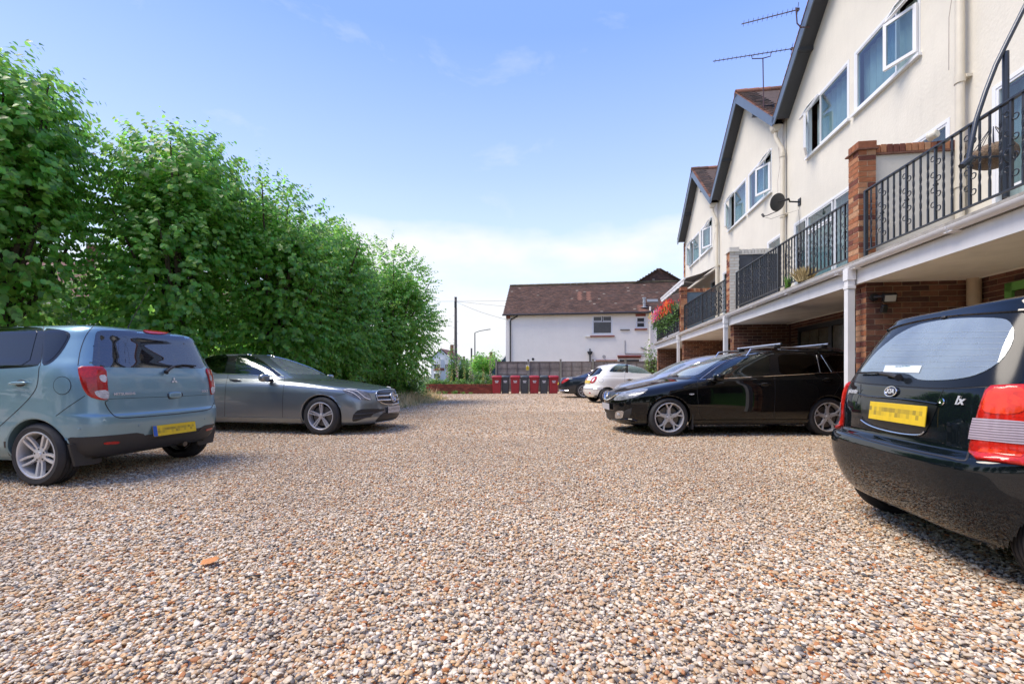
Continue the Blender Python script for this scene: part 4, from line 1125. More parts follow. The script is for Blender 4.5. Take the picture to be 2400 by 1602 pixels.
# ================================================================ grey saloon
def build_merc():
    K = (460, 780, 4.517)
    c = Car('parked_saloon', POS['merc'], RZ['merc'], KEYS['merc'], dome=(0.03, 0.5), label='grey metallic saloon facing the open gravel, round star emblem in its grille', category='car', group='cars parked on the gravel')
    P = paint_mat('merc_grey', (0.21, 0.24, 0.265), 0.75, 0.32, dirt=0.12, dirtcol=(0.22, 0.2, 0.18))
    wheels(c, 'merc', -1.32, 1.62, 0.335, 0.235, 0.235, mat('alloy_machined', (0.50, 0.50, 0.52), 0.28, 0.45), 0.905, 0.035)
    c.patch('windscreen', [(755, 243), (900, 236), (1050, 236), (1168, 254), (1250, 290), (1340, 342), (1450, 400), (1508, 438), (1450, 442), (1390, 438), (1200, 436), (1042, 437), (995, 430), (930, 390), (845, 320)], K, G_WIND, off=0.004, rnd=1, cut=True, depth=0.003)
    sur = [(66, 243), (180, 222), (380, 213), (520, 221), (620, 245), (720, 310), (830, 390), (925, 466), (700, 452), (410, 440), (190, 432), (120, 350), (90, 290)]
    c.patch('window_surround', sur, K, FRIT, off=0.002, mirror=True, rnd=1, depth=0.002)
    c.patch('side_window', [(82, 246), (180, 232), (348, 224), (322, 330), (300, 426), (190, 425), (120, 330)], K, G_PRIV, off=0.005, mirror=True, rnd=1, cut=True, depth=0.003)
    c.patch('side_window', [(425, 232), (520, 236), (600, 256), (700, 318), (800, 396), (880, 458), (700, 448), (410, 436), (416, 330)], K, G_SIDE, off=0.005, mirror=True, rnd=1, cut=True, depth=0.003)
    c.trim('chrome_waist_strip', [(150, 428), (300, 432), (500, 440), (700, 452), (930, 468)], K, 0.006, CHROME, off=0.004)
    c.trim('chrome_roof_strip', [(70, 240), (180, 219), (380, 211), (520, 219), (620, 242), (720, 306), (830, 386), (930, 466)], K, 0.005, CHROME, off=0.004)
    c.line([(388, 213), (362, 330), (342, 432), (312, 545), (303, 700), (301, 884)], K, 0.007)
    c.line([(937, 470), (930, 540), (918, 640), (912, 780), (914, 905)], K, 0.007)
    c.line([(255, 884), (600, 896), (914, 906), (1080, 914)], K, 0.005)
    c.line([(990, 430), (1025, 450), (1050, 478), (1120, 500), (1300, 516), (1500, 550), (1700, 585), (1850, 612)], K, 0.006)
    c.line([(1850, 612), (1862, 592), (1960, 582), (2140, 580), (2165, 600)], K, 0.006)
    c.line([(1470, 664), (1520, 655), (1580, 640)], K, 0.005)
    # face
    c.patch('headlamp', [(1543, 600), (1600, 590), (1700, 600), (1790, 618), (1830, 640), (1850, 680), (1862, 714), (1790, 714), (1700, 694), (1620, 662), (1566, 628)], K, lens_mat('merc_lamp', (0.13, 0.135, 0.15), cell=40, contrast=0.9), off=0.006, mirror=True, rnd=1, depth=0.008)
    for pts in ([(1562, 604), (1650, 628), (1700, 660), (1740, 700)], [(1600, 600), (1700, 616), (1745, 650), (1790, 690), (1840, 706)], [(1560, 604), (1620, 594), (1700, 604)]):
        c.trim('light_strip', pts, K, 0.007, mat('drl_white', (0.85, 0.86, 0.9), 0.2), off=0.012)
    c.patch('grille', [(1905, 630), (1925, 614), (2040, 604), (2150, 606), (2162, 640), (2162, 730), (2100, 748), (1985, 750), (1925, 712), (1908, 675)], K, mat('grille_black', (0.012, 0.012, 0.014), 0.4), off=0.006, rnd=1, depth=0.006)
    SAT = mat('satin_silver', (0.55, 0.56, 0.58), 0.22, 0.9)
    c.trim('grille_frame', [(1902, 630), (1922, 610), (2040, 600), (2156, 602), (2168, 640), (2167, 734), (2100, 753), (1982, 755), (1920, 716), (1903, 678)], K, 0.010, SAT, off=0.012, mirror=False, closed=True)
    for y0, y1 in ((668, 652), (712, 697)):
        c.trim('grille_bar', [(1908, y0), (2040, y0 - 4), (2165, y1)], K, 0.014, SAT, off=0.016, mirror=False)
    M = c.frame((2070, 682), K, 0.03)
    b = MB(); b.tube([(0.085 * math.cos(a), 0.085 * math.sin(a), 0) for a in np.linspace(0, 2 * math.pi, 33)[:-1]], 0.009, 8, closed=True)
    for k in range(3):
        a = math.pi / 2 + k * 2 * math.pi / 3; u = Vector((math.cos(a), math.sin(a), 0)); v = Vector((-math.sin(a), math.cos(a), 0))
        b.add([v * 0.014, -v * 0.014, u * 0.082, Vector((0, 0, 0.014))], [(0, 1, 2), (0, 3, 1), (1, 3, 2), (2, 3, 0)])
    b.lathe([(0.0, -0.02), (0.095, -0.02), (0.095, -0.012)], 24)
    q = b.build('star_emblem', SAT, c.root, True); q.matrix_local = M
    c.patch('air_intake', [(1650, 912), (1664, 856), (1722, 806), (1850, 800), (1990, 802), (1985, 824), (1880, 850), (1850, 884), (1770, 905), (1700, 932), (1655, 936)], K, mat('intake_black', (0.012, 0.012, 0.013), 0.5), off=0.003, mirror=True, rnd=1, depth=0.003)
    for a_, b_ in (((1664, 862), (1880, 848)), ((1656, 908), (1850, 884))):
        c.trim('intake_blade', [a_, b_], K, 0.009, PLASTIC, off=0.010)
    c.patch('centre_intake', [(1895, 936), (1935, 880), (1995, 832), (2070, 850), (2160, 842), (2192, 882), (2100, 908), (2000, 928), (1905, 944)], K, mat('intake_black', (0, 0, 0)), off=0.003, rnd=1, depth=0.003)
    c.trim('chrome_splitter', [(1885, 948), (2000, 932), (2100, 911), (2195, 884)], K, 0.008, SAT, off=0.006, mirror=False)
    number_plate(c, (2080, 805), K, 0.52, 0.111, WPLATE, off=0.03, blue=False, flat=(1, 0, 0))
    handle(c, (352, 500), (480, 508), K, P)
    handle(c, (-1.02, 0.875), (-0.83, 0.875), 'left', P)
    door_mirror(c, (0.62, 1.00, 0.99), (0.13, 0.21, 0.14), P, foot=(0.66, 0.84, 0.95))
    for i in (1,):
        c.patch('sill_skirt', [(0.2 - 1.3, 0.30), (1.25, 0.30), (1.25, 0.18), (0.2 - 1.3, 0.18)], 'left', P, off=0.014, mirror=True, rnd=0, depth=0.02)
    c.patch('rear_window', [(-0.58, 1.02), (-0.5, 1.34), (0.5, 1.34), (0.58, 1.02)], 'rear', G_PRIV, off=0.004, rnd=1, cut=True)
    c.patch('tail_lamp', [(0.55, 0.72), (0.82, 0.72), (0.82, 0.84), (0.55, 0.84)], 'rear', RED, off=0.006, mirror=True, rnd=1)
    interior(c, (0.15, -0.75), 0.42, wheelx=0.62, side=-1)
    c.finish(P)
    return c

# ================================================================ black estate
def build_mazda():
    K = (1380, 760, 3.789)
    c = Car('parked_estate', POS['mazda'], RZ['mazda'], KEYS['mazda'], dome=(0.04, 0.5), label='glossy black estate car with two silver roof bars, side on to us', category='car', group='cars parked on the gravel')
    P = paint_mat('mazda_black', (0.003, 0.0035, 0.004), 0.0, 0.6, spec=0.0, dirt=0.006, dirtcol=(0.2, 0.18, 0.16))
    wheels(c, 'mazda', -1.295, 1.43, 0.33, 0.225, 0.245, ALLOY, 0.875, 0.035)
    SAT = mat('satin_silver', (0.55, 0.56, 0.58), 0.22, 0.9)
    c.patch('windscreen', [(765, 458), (830, 410), (940, 350), (1100, 278), (1180, 264), (1262, 268), (1225, 285), (1130, 340), (1020, 415), (960, 452), (880, 458)], K, G_WIND, off=0.004, rnd=1, cut=True, depth=0.003, mirror=True)
    c.patch('window_surround', [(992, 486), (1060, 436), (1140, 380), (1250, 314), (1400, 268), (1640, 252), (1900, 258), (2100, 266), (2265, 278), (2262, 350), (2262, 418), (2060, 430), (1650, 454), (1300, 472)], K, FRIT, off=0.002, mirror=True, rnd=1, depth=0.002)
    c.patch('side_window', [(1085, 468), (1110, 428), (1180, 378), (1300, 314), (1430, 275), (1600, 264), (1603, 360), (1600, 453), (1400, 462), (1240, 470)], K, glass_mat('mazda_front_glass', (0.85, 1.0, 0.95), 0.85, 1.7), off=0.005, mirror=True, rnd=1, cut=True, depth=0.003)
    c.patch('side_window', [(1676, 264), (1850, 264), (2016, 272), (2034, 350), (2048, 428), (1850, 438), (1696, 445), (1686, 350)], K, G_PRIV, off=0.005, mirror=True, rnd=1, cut=True, depth=0.003)
    c.patch('quarter_window', [(2036, 274), (2058, 276), (2100, 345), (2146, 420), (2062, 427)], K, G_PRIV, off=0.005, mirror=True, rnd=0, cut=True, depth=0.003)
    c.patch('quarter_window', [(2084, 275), (2170, 280), (2262, 288), (2262, 414), (2184, 420), (2130, 345)], K, G_PRIV, off=0.005, mirror=True, rnd=0, cut=True, depth=0.003)
    c.trim('chrome_waist_strip', [(985, 491), (1300, 474), (1650, 456), (2000, 436), (2265, 420)], K, 0.0065, CHROME, off=0.004)
    c.trim('chrome_roof_strip', [(985, 491), (1060, 432), (1140, 375), (1250, 309), (1400, 264), (1640, 248), (1900, 254), (2265, 274)], K, 0.0055, CHROME, off=0.004)
    c.trim('quarter_strip', [(2020, 272), (2052, 428)], K, 0.005, SAT, off=0.007)
    c.trim('quarter_strip', [(2060, 274), (2152, 422)], K, 0.005, SAT, off=0.007)
    c.line([(968, 500), (960, 560), (966, 640), (978, 760), (1002, 850), (1300, 852), (1640, 850)], K, 0.007)
    c.line([(1638, 250), (1650, 450), (1656, 600), (1650, 740), (1640, 850), (1780, 850), (1900, 846), (1975, 832), (2060, 760), (2160, 660), (2222, 560), (2255, 490), (2200, 430)], K, 0.007)
    c.line([(945, 455), (980, 480), (985, 492)], K, 0.006)
    c.line([(162, 590), (205, 566), (320, 510), (460, 478), (650, 462), (760, 462)], K, 0.006)
    # face
    c.patch('headlamp', [(215, 674), (236, 640), (290, 604), (390, 584), (500, 570), (532, 574), (500, 602), (440, 636), (370, 656), (290, 674)], K, lens_mat('mazda_lamp', (0.17, 0.18, 0.195), cell=30, contrast=0.9), off=0.006, mirror=True, rnd=1, depth=0.008)
    c.patch('fog_lamp', [(234, 836), (236, 790), (246, 768), (312, 762), (308, 800), (300, 832)], K, SAT, off=0.006, mirror=True, rnd=1)
    q = c.frame((266, 800), K, 0.010); b = MB(); b.lathe([(0, 0.012), (0.03, 0.008), (0.042, -0.004)], 20); 
    o = b.build('fog_lens', CLEARF, c.root, True); o.matrix_local = q
    c.patch('bumper_mesh', [(312, 770), (345, 752), (382, 740), (376, 790), (360, 828), (310, 834)], K, PLASTIC, off=0.003, mirror=True, rnd=0)
    c.trim('chrome_splitter', [(205, 846), (300, 840), (380, 836), (430, 856)], K, 0.010, P, off=0.010)
    c.patch('grille', [(-0.36, 0.60), (-0.20, 0.56), (0.20, 0.56), (0.36, 0.60), (0.44, 0.71), (0.0, 0.735), (-0.44, 0.71)], 'front', mat('grille_black', (0, 0, 0)), off=0.006, rnd=1)
    c.trim('grille_bar', [(-0.42, 0.70), (-0.2, 0.60), (0, 0.575), (0.2, 0.60), (0.42, 0.70)], 'front', 0.014, CHROME, off=0.016, mirror=False)
    c.patch('lower_intake', [(-0.5, 0.24), (0.5, 0.24), (0.56, 0.40), (-0.56, 0.40)], 'front', mat('intake_black', (0, 0, 0)), off=0.005, rnd=1)
    number_plate(c, (0.0, 0.47), 'front', 0.52, 0.111, mat('plate_silver_grey', (0.42, 0.42, 0.45), 0.4), off=0.03, blue=False)
    b = MB(); M = c.frame((0.0, 0.66), 'front', 0.03)
    b.tube([(0.07 * math.cos(a), 0.055 * math.sin(a), 0) for a in np.linspace(0, 2 * math.pi, 25)[:-1]], 0.007, 8, closed=True)
    b.tube([(-0.066, 0.015, 0), (-0.03, 0.02, 0), (0, -0.02, 0), (0.03, 0.02, 0), (0.066, 0.015, 0)], 0.007, 8)
    o = b.build('maker_emblem', CHROME, c.root, True); o.matrix_local = M
    c.patch('side_repeater', [(884, 616), (912, 611), (944, 614), (914, 630)], K, CLEARF, off=0.005, mirror=True, rnd=1)
    handle(c, (1500, 536), (1625, 532), K, P)
    handle(c, (2062, 494), (2170, 488), K, P)
    door_mirror(c, (0.66, 0.985, 1.00), (0.15, 0.21, 0.135), P, foot=(0.70, 0.80, 0.965))
    c.patch('sill_skirt', [(-0.95, 0.29), (1.04, 0.29), (1.04, 0.18), (-0.95, 0.18)], 'left', P, off=0.014, mirror=True, rnd=0, depth=0.02)
    for sg in (1, -1):
        b = MB(); b.box((1.43 - 0.39, sg * 0.80, 0.26), (0.02, 0.16, 0.26)); b.build('mud_flap', PLASTIC, c.root)
        # rails
        zr = 1.518
        b = MB(); b.tube([(-0.04, sg * 0.575, 1.37), (-0.12, sg * 0.575, 1.488), (-0.35, sg * 0.575, zr), (-1.4, sg * 0.565, zr), (-1.72, sg * 0.56, 1.495), (-1.88, sg * 0.555, 1.40)], [0.012, 0.018, 0.018, 0.018, 0.018, 0.012], 8)
        b.build('roof_rail', SAT, c.root, True)
    for x in (-0.58, -1.42):
        b = MB(); b.tube([(x, -0.70, 1.575), (x, 0.70, 1.575)], 0.017, 8, cap=True)
        o = b.build('roof_bar', mat('bar_aluminium', (0.66, 0.67, 0.68), 0.35, 0.7), c.root, True)
        for sg in (1, -1):
            superbox('bar_foot', (x, sg * 0.575, 1.54), (0.13, 0.06, 0.075), PLASTIC, o, 3)
            q = MB(); q.tube([(x, sg * 0.70, 1.575), (x, sg * 0.715, 1.575)], 0.019, 8); q.build('end_cap', PLASTIC, o, True)
    interior(c, (0.05, -0.80), 0.45, wheelx=0.52, side=-1)
    c.patch('rear_window', [(-0.6, 1.05), (-0.52, 1.34), (0.52, 1.34), (0.6, 1.05)], 'rear', G_PRIV, off=0.004, rnd=1, cut=True)
    c.patch('tail_lamp', [(0.5, 0.78), (0.80, 0.77), (0.80, 0.91), (0.5, 0.9)], 'rear', RED, off=0.006, mirror=True, rnd=1)
    c.patch('wiper_cowl', [(-0.66, 0.965), (0.66, 0.965), (0.64, 1.0), (-0.64, 1.0)], 'front', PLASTIC, off=0.003, rnd=0)
    c.finish(P)
    return c

# ================================================================ white bubble hatchback
def build_fiat():
    K = (1300, 800, 9.035)
    c = Car('parked_hatchback', POS['fiat'], RZ['fiat'], KEYS['fiat'], dome=(0.04, 0.5), label='small white rounded hatchback parked beside the dark saloon near the far end', category='car', group='cars parked on the gravel')
    P = paint_mat('fiat_white', (0.72, 0.72, 0.70), 0.0, 0.3, dirt=0.05, dirtcol=(0.35, 0.33, 0.3))
    wheels(c, 'fiat', -1.17, 1.13, 0.29, 0.185, 0.2, mat('alloy_white', (0.7, 0.7, 0.7), 0.35, 0.3), 0.79, 0.045)
    c.patch('rear_window', [(-0.50, 1.02), (-0.44, 1.34), (0.44, 1.34), (0.50, 1.02)], 'rear', G_PRIV, off=0.004, rnd=1, cut=True)
    c.patch('quarter_window', [(1146, 642), (1190, 580), (1262, 515), (1350, 472), (1500, 448), (1500, 550), (1492, 652), (1300, 648)], K, G_SIDE, off=0.004, mirror=True, rnd=1, cut=True)
    c.patch('side_window', [(1560, 452), (1700, 452), (1850, 470), (1985, 505), (2110, 600), (2150, 676), (1850, 672), (1560, 660), (1560, 560)], K, G_SIDE, off=0.004, mirror=True, rnd=1, cut=True)
    c.patch('door_pillar', [(1502, 446), (1556, 450), (1556, 658), (1496, 654)], K, FRIT, off=0.004, mirror=True, rnd=0)
    c.patch('tail_lamp', [(752, 874), (770, 820), (806, 766), (860, 740), (905, 744), (888, 800), (850, 860), (800, 884)], K, RED, off=0.012, mirror=True, rnd=1)
    c.patch('lamp_centre', [(790, 845), (812, 800), (850, 768), (862, 772), (840, 820), (805, 855)], K, P, off=0.018, mirror=True, rnd=1)
    c.line([(1500, 448), (1492, 660), (1484, 760), (1486, 880)], K, 0.008)
    c.line([(900, 745), (1200, 735), (1490, 742)], K, 0.006)
    c.line([(980 + 52 * math.cos(a), 822 + 45 * math.sin(a)) for a in np.linspace(0, 2 * math.pi, 20)], K, 0.006, mirror=False)
    handle(c, (1505, 802), (1660, 802), K, CHROME)
    c.patch('reflector', [(725, 1070), (766, 1082), (760, 1100), (730, 1098)], K, RED, off=0.005, mirror=True, rnd=0)
    number_plate(c, (0, 0.80), 'rear', 0.52, 0.111, YPLATE, off=0.02, blue=False)
    c.trim('chrome_bumper_strip', [(-0.76, 0.55), (-0.5, 0.545), (0.5, 0.545), (0.76, 0.55)], 'rear', 0.008, CHROME, off=0.008, mirror=False)
    c.patch('windscreen', [(-0.62, 1.02), (-0.52, 1.38), (0.52, 1.38), (0.62, 1.02)], 'front', G_WIND, off=0.004, rnd=1, cut=True)
    door_mirror(c, (0.72, 0.88, 1.02), (0.12, 0.18, 0.14), P, foot=(0.7, 0.74, 1.0))
    b = MB(); b.tube([(-0.85, 0, 1.48), (-0.98, 0, 1.70)], [0.006, 0.003], 6); b.build('roof_aerial', PLASTIC, c.root, True)
    interior(c, (0.0, -0.65), 0.5, wheelx=0.42, side=-1, mat_=mat('seat_cream', (0.22, 0.2, 0.17), 0.8))
    c.finish(P)
    return c
def build_sclass():
    K = (1140, 820, 9.79)
    c = Car('parked_saloon', POS['sclass'], RZ['sclass'], KEYS['sclass'], dome=(0.03, 0.5), label='dark blue black limousine farthest away, its tail beside the last red bin', category='car', group='cars parked on the gravel')
    P = paint_mat('sclass_dark', (0.012, 0.018, 0.028), 0.5, 0.28, dirt=0.03)
    wheels(c, 'sclass', -1.5, 1.6, 0.345, 0.24, 0.25, ALLOY, 0.92, 0.03)
    c.patch('tail_lamp', [(1722, 760), (1740, 710), (1790, 668), (1862, 640), (1905, 655), (1870, 700), (1790, 740), (1740, 768)], K, RED, off=0.008, mirror=True, rnd=1)
    c.patch('side_window', [(-1.30, 1.06), (-0.95, 1.26), (-0.6, 1.36), (-0.1, 1.39), (-0.1, 1.04)], 'right', G_PRIV, off=0.004, mirror=True, rnd=1, cut=True)
    c.patch('side_window', [(-0.02, 1.04), (-0.02, 1.39), (0.25, 1.36), (0.6, 1.22), (0.9, 1.06)], 'right', G_SIDE, off=0.004, mirror=True, rnd=1, cut=True)
    c.trim('chrome_window_strip', [(0.95, 1.03), (-0.1, 1.02), (-1.42, 1.03), (-1.05, 1.25), (-0.6, 1.385), (0, 1.40), (0.3, 1.37)], 'right', 0.011, CHROME, off=0.006)
    c.patch('rear_window', [(-0.6, 1.08), (-0.5, 1.36), (0.5, 1.36), (0.6, 1.08)], 'rear', G_PRIV, off=0.004, rnd=1, cut=True)
    c.patch('windscreen', [(-0.6, 1.08), (-0.5, 1.36), (0.5, 1.36), (0.6, 1.08)], 'front', G_WIND, off=0.004, rnd=1, cut=True)
    c.trim('chrome_bumper_strip', [(-0.80, 0.36), (-0.5, 0.345), (0.5, 0.345), (0.80, 0.36)], 'rear', 0.018, CHROME, off=0.01, mirror=False)
    c.line([(2040, 625), (2165, 630), (2168, 685), (2040, 688), (2036, 660), (2040, 625)], K, 0.006)
    c.line([(-1.15, 0.9), (-1.2, 0.7), (-1.0, 0.5), (-0.95, 0.3)], 'right')
    c.line([(-0.06, 1.4), (-0.08, 1.0), (-0.1, 0.3)], 'right')
    number_plate(c, (0, 0.66), 'rear', 0.52, 0.111, YPLATE, off=0.02, blue=False)
    handle(c, (-0.75, 0.88), (-0.95, 0.88), 'right', P)
    interior(c, (0.2, -0.8), 0.45)
    c.finish(P)
    return c
def build_silver():
    c = Car('parked_hatchback', POS['silver'], RZ['silver'], KEYS['silver'], dome=(0.03, 0.5), label='silver hatchback mostly hidden behind the black estate, only bonnet and windscreen showing', category='car', group='cars parked on the gravel')
    P = paint_mat('silver_paint', (0.42, 0.43, 0.45), 0.6, 0.3, dirt=0.04)
    wheels(c, 'silver', -1.3, 1.25, 0.31, 0.2, 0.21, ALLOY, 0.855, 0.035)
    c.patch('windscreen', [(-0.70, 1.06), (-0.58, 1.37), (0.58, 1.37), (0.70, 1.06)], 'front', G_WIND, off=0.004, rnd=1, cut=True)
    c.patch('side_window', [(0.0, 1.05), (0.0, 1.38), (0.3, 1.34), (0.85, 1.09)], 'left', G_SIDE, off=0.004, mirror=True, rnd=1, cut=True)
    c.patch('side_window', [(-0.08, 1.05), (-0.08, 1.38), (-0.9, 1.37), (-1.3, 1.10)], 'left', G_PRIV, off=0.004, mirror=True, rnd=1, cut=True)
    c.patch('headlamp', [(0.46, 0.62), (0.74, 0.64), (0.76, 0.76), (0.50, 0.74)], 'front', CLEARF, off=0.006, mirror=True, rnd=1)
    c.patch('grille', [(-0.4, 0.5), (0.4, 0.5), (0.4, 0.66), (-0.4, 0.66)], 'front', mat('grille_black', (0, 0, 0)), off=0.005, rnd=1)
    c.line([(-0.04, 1.4), (-0.05, 1.0), (-0.05, 0.3), (0.95, 0.3), (1.0, 1.0)], 'left')
    door_mirror(c, (0.60, 0.93, 1.02), (0.12, 0.2, 0.15), P, foot=(0.58, 0.78, 1.0))
    interior(c, (0.1, -0.7), 0.48, wheelx=0.55, side=-1)
    c.finish(P)
    return c
# ================================================================ ground and gravel
PAL = [(0.0, (0.61, 0.51, 0.375)), (0.18, (0.48, 0.315, 0.175)), (0.31, (0.44, 0.36, 0.275)), (0.44, (0.70, 0.61, 0.48)), (0.58, (0.105, 0.10, 0.095)), (0.635, (0.26, 0.235, 0.21)), (0.70, (0.56, 0.365, 0.19)), (0.82, (0.40, 0.155, 0.05)), (0.88, (0.46, 0.375, 0.27)), (0.96, (0.74, 0.66, 0.54))]
def gravel_sheet_mat():
    m, nt, b = nodes('gravel_sheet'); L = nt.links.new
    t = sn(nt, 'ShaderNodeTexCoord')
    cols = []
    hts = []
    for sc_, seed in ((42.0, 0.0), (75.0, 3.3)):
        mp_ = sn(nt, 'ShaderNodeMapping'); mp_.inputs['Location'].default_value = (seed, seed * 0.7, 0); L(t.outputs['Object'], mp_.inputs[0])
        v = sn(nt, 'ShaderNodeTexVoronoi'); v.inputs['Scale'].default_value = sc_; L(mp_.outputs[0], v.inputs['Vector'])
        sx = sn(nt, 'ShaderNodeSeparateColor'); L(v.outputs['Color'], sx.inputs[0])
        cr = sn(nt, 'ShaderNodeValToRGB'); cr.color_ramp.interpolation = 'CONSTANT'
        els = cr.color_ramp.elements
        while len(els) < len(PAL): els.new(0.5)
        for e, (p, c) in zip(els, PAL): e.position = p; e.color = rgba(c)
        L(sx.outputs[0], cr.inputs[0]); cols.append(cr.outputs[0]); hts.append((v.outputs['Distance'], sx.outputs[1]))
    mx = sn(nt, 'ShaderNodeMix', data_type='RGBA')
    g = sn(nt, 'ShaderNodeMath', operation='GREATER_THAN'); g.inputs[1].default_value = 0.45; L(hts[0][1], g.inputs[0]); L(g.outputs[0], mx.inputs['Factor'])
    L(cols[0], mx.inputs['A']); L(cols[1], mx.inputs['B'])
    # broad patches of finer, browner material
    n = sn(nt, 'ShaderNodeTexNoise'); n.inputs['Scale'].default_value = 0.55; n.inputs['Detail'].default_value = 6; L(t.outputs['Object'], n.inputs['Vector'])
    mr = sn(nt, 'ShaderNodeMapRange'); mr.inputs['From Min'].default_value = 0.35; mr.inputs['From Max'].default_value = 0.7; mr.inputs['To Min'].default_value = 1.22; mr.inputs['To Max'].default_value = 1.02
    L(n.outputs['Fac'], mr.inputs['Value'])
    dk = sn(nt, 'ShaderNodeMapRange'); dk.inputs['From Min'].default_value = 0.35; dk.inputs['From Max'].default_value = 0.75; dk.inputs['To Min'].default_value = 1.0; dk.inputs['To Max'].default_value = 0.75
    L(hts[0][0], dk.inputs['Value'])
    mu = sn(nt, 'ShaderNodeMath', operation='MULTIPLY'); L(mr.outputs[0], mu.inputs[0]); L(dk.outputs[0], mu.inputs[1])
    vm = sn(nt, 'ShaderNodeVectorMath', operation='SCALE'); L(mx.outputs['Result'], vm.inputs[0]); L(mu.outputs[0], vm.inputs['Scale'])
    L(vm.outputs[0], b.inputs['Base Color'])
    b.inputs['Roughness'].default_value = 0.8; b.inputs['Specular IOR Level'].default_value = 0.3
    bp = sn(nt, 'ShaderNodeBump'); bp.inputs['Distance'].default_value = 0.012; bp.inputs['Strength'].default_value = 0.7; bp.invert = True
    L(hts[0][0], bp.inputs['Height']); L(bp.outputs[0], b.inputs['Normal'])
    return m
GM = gravel_sheet_mat()
g = MB()
xs = np.linspace(-120, 120, 2); 
g.add([(-26, -14, 0), (26, -14, 0), (26, 29.5, 0), (-26, 29.5, 0)], [(0, 1, 2, 3)])
yard = g.build('gravel_yard', GM, kind='structure')
g = MB(); g.add([(-900, -300, -0.03), (900, -300, -0.03), (900, 1500, -0.03), (-900, 1500, -0.03)], [(0, 1, 2, 3)])
g.build('ground', mat('meadow_ground', (0.05, 0.075, 0.025), 0.95, var=0.3, vscale=0.2), kind='structure')

def pebble(i, n1):
    r = random.Random(100 + i)
    bm = bmesh.new(); bmesh.ops.create_icosphere(bm, subdivisions=n1, radius=0.5)
    a = Vector((r.uniform(0.8, 1.25), r.uniform(0.62, 0.95), r.uniform(0.34, 0.54)))
    cuts = [(Vector((r.gauss(0, 1), r.gauss(0, 1), r.gauss(0, 1))).normalized(), r.uniform(0.27, 0.44)) for _ in range(8 if i % 2 else 5)]
    for v in bm.verts:
        p = v.co.copy()
        for n, d in cuts:
            k = p.dot(n)
            if k > d: p -= n * (k - d) * 0.85
        v.co = Vector((p.x * a.x, p.y * a.y, p.z * a.z))
    me = bpy.data.meshes.new('pebble'); bm.to_mesh(me); bm.free()
    if i % 2 == 0: me.polygons.foreach_set('use_smooth', [True] * len(me.polygons))
    me.materials.append(ramp_mat('pebble_stone', PAL, 0.62, patch=0.35, bump=0.0, nscale=45.0, var=0.28, spec=0.35))
    return bpy.data.objects.new('pebble_shape', me)
def scatter(name, poly, dens, smin, smax, seed, parts, near_falloff=None):
    b = MB(); b.add([(x, y, 0.003) for x, y in poly], [tuple(range(len(poly)))])
    o = b.build(name, MATS['pebble_stone'] if 'pebble_stone' in MATS else GM, kind='stuff')
    col = bpy.data.collections.new(name + '_shapes')
    for p in parts: col.objects.link(p)
    ng = bpy.data.node_groups.new(name, 'GeometryNodeTree')
    ng.interface.new_socket('Geometry', in_out='INPUT', socket_type='NodeSocketGeometry')
    ng.interface.new_socket('Geometry', in_out='OUTPUT', socket_type='NodeSocketGeometry')
    N = ng.nodes.new; L = ng.links.new
    gi = N('NodeGroupInput'); go = N('NodeGroupOutput')
    dp = N('GeometryNodeDistributePointsOnFaces'); dp.inputs['Density'].default_value = dens; dp.inputs['Seed'].default_value = seed
    ci = N('GeometryNodeCollectionInfo'); ci.inputs['Collection'].default_value = col; ci.inputs['Separate Children'].default_value = True; ci.inputs['Reset Children'].default_value = True
    ip = N('GeometryNodeInstanceOnPoints'); ip.inputs['Pick Instance'].default_value = True
    rr = N('FunctionNodeRandomValue'); rr.data_type = 'FLOAT_VECTOR'; rr.inputs[0].default_value = (-0.33, -0.33, 0); rr.inputs[1].default_value = (0.33, 0.33, 6.283); rr.inputs['Seed'].default_value = seed + 1
    rs = N('FunctionNodeRandomValue'); rs.data_type = 'FLOAT'; rs.inputs[2].default_value = 0.0; rs.inputs[3].default_value = 1.0; rs.inputs['Seed'].default_value = seed + 2
    pw = N('ShaderNodeMath'); pw.operation = 'POWER'; pw.inputs[1].default_value = 2.0; L(rs.outputs[1], pw.inputs[0])
    mr = N('ShaderNodeMapRange'); mr.inputs['To Min'].default_value = smin; mr.inputs['To Max'].default_value = smax; L(pw.outputs[0], mr.inputs['Value'])
    L(gi.outputs[0], dp.inputs[0]); L(dp.outputs['Points'], ip.inputs['Points']); L(ci.outputs[0], ip.inputs['Instance'])
    L(rr.outputs[0], ip.inputs['Rotation']); L(mr.outputs[0], ip.inputs['Scale'])
    tr = N('GeometryNodeSetPosition'); rz = N('FunctionNodeRandomValue'); rz.data_type = 'FLOAT_VECTOR'; rz.inputs[0].default_value = (0, 0, 0.0); rz.inputs[1].default_value = (0, 0, 0.014); rz.inputs['Seed'].default_value = seed + 3
    L(dp.outputs['Points'], tr.inputs[0]); L(rz.outputs[0], tr.inputs['Offset']); L(tr.outputs[0], ip.inputs['Points'])
    L(ip.outputs[0], go.inputs[0])
    md = o.modifiers.new('scatter', 'NODES'); md.node_group = ng
    return o
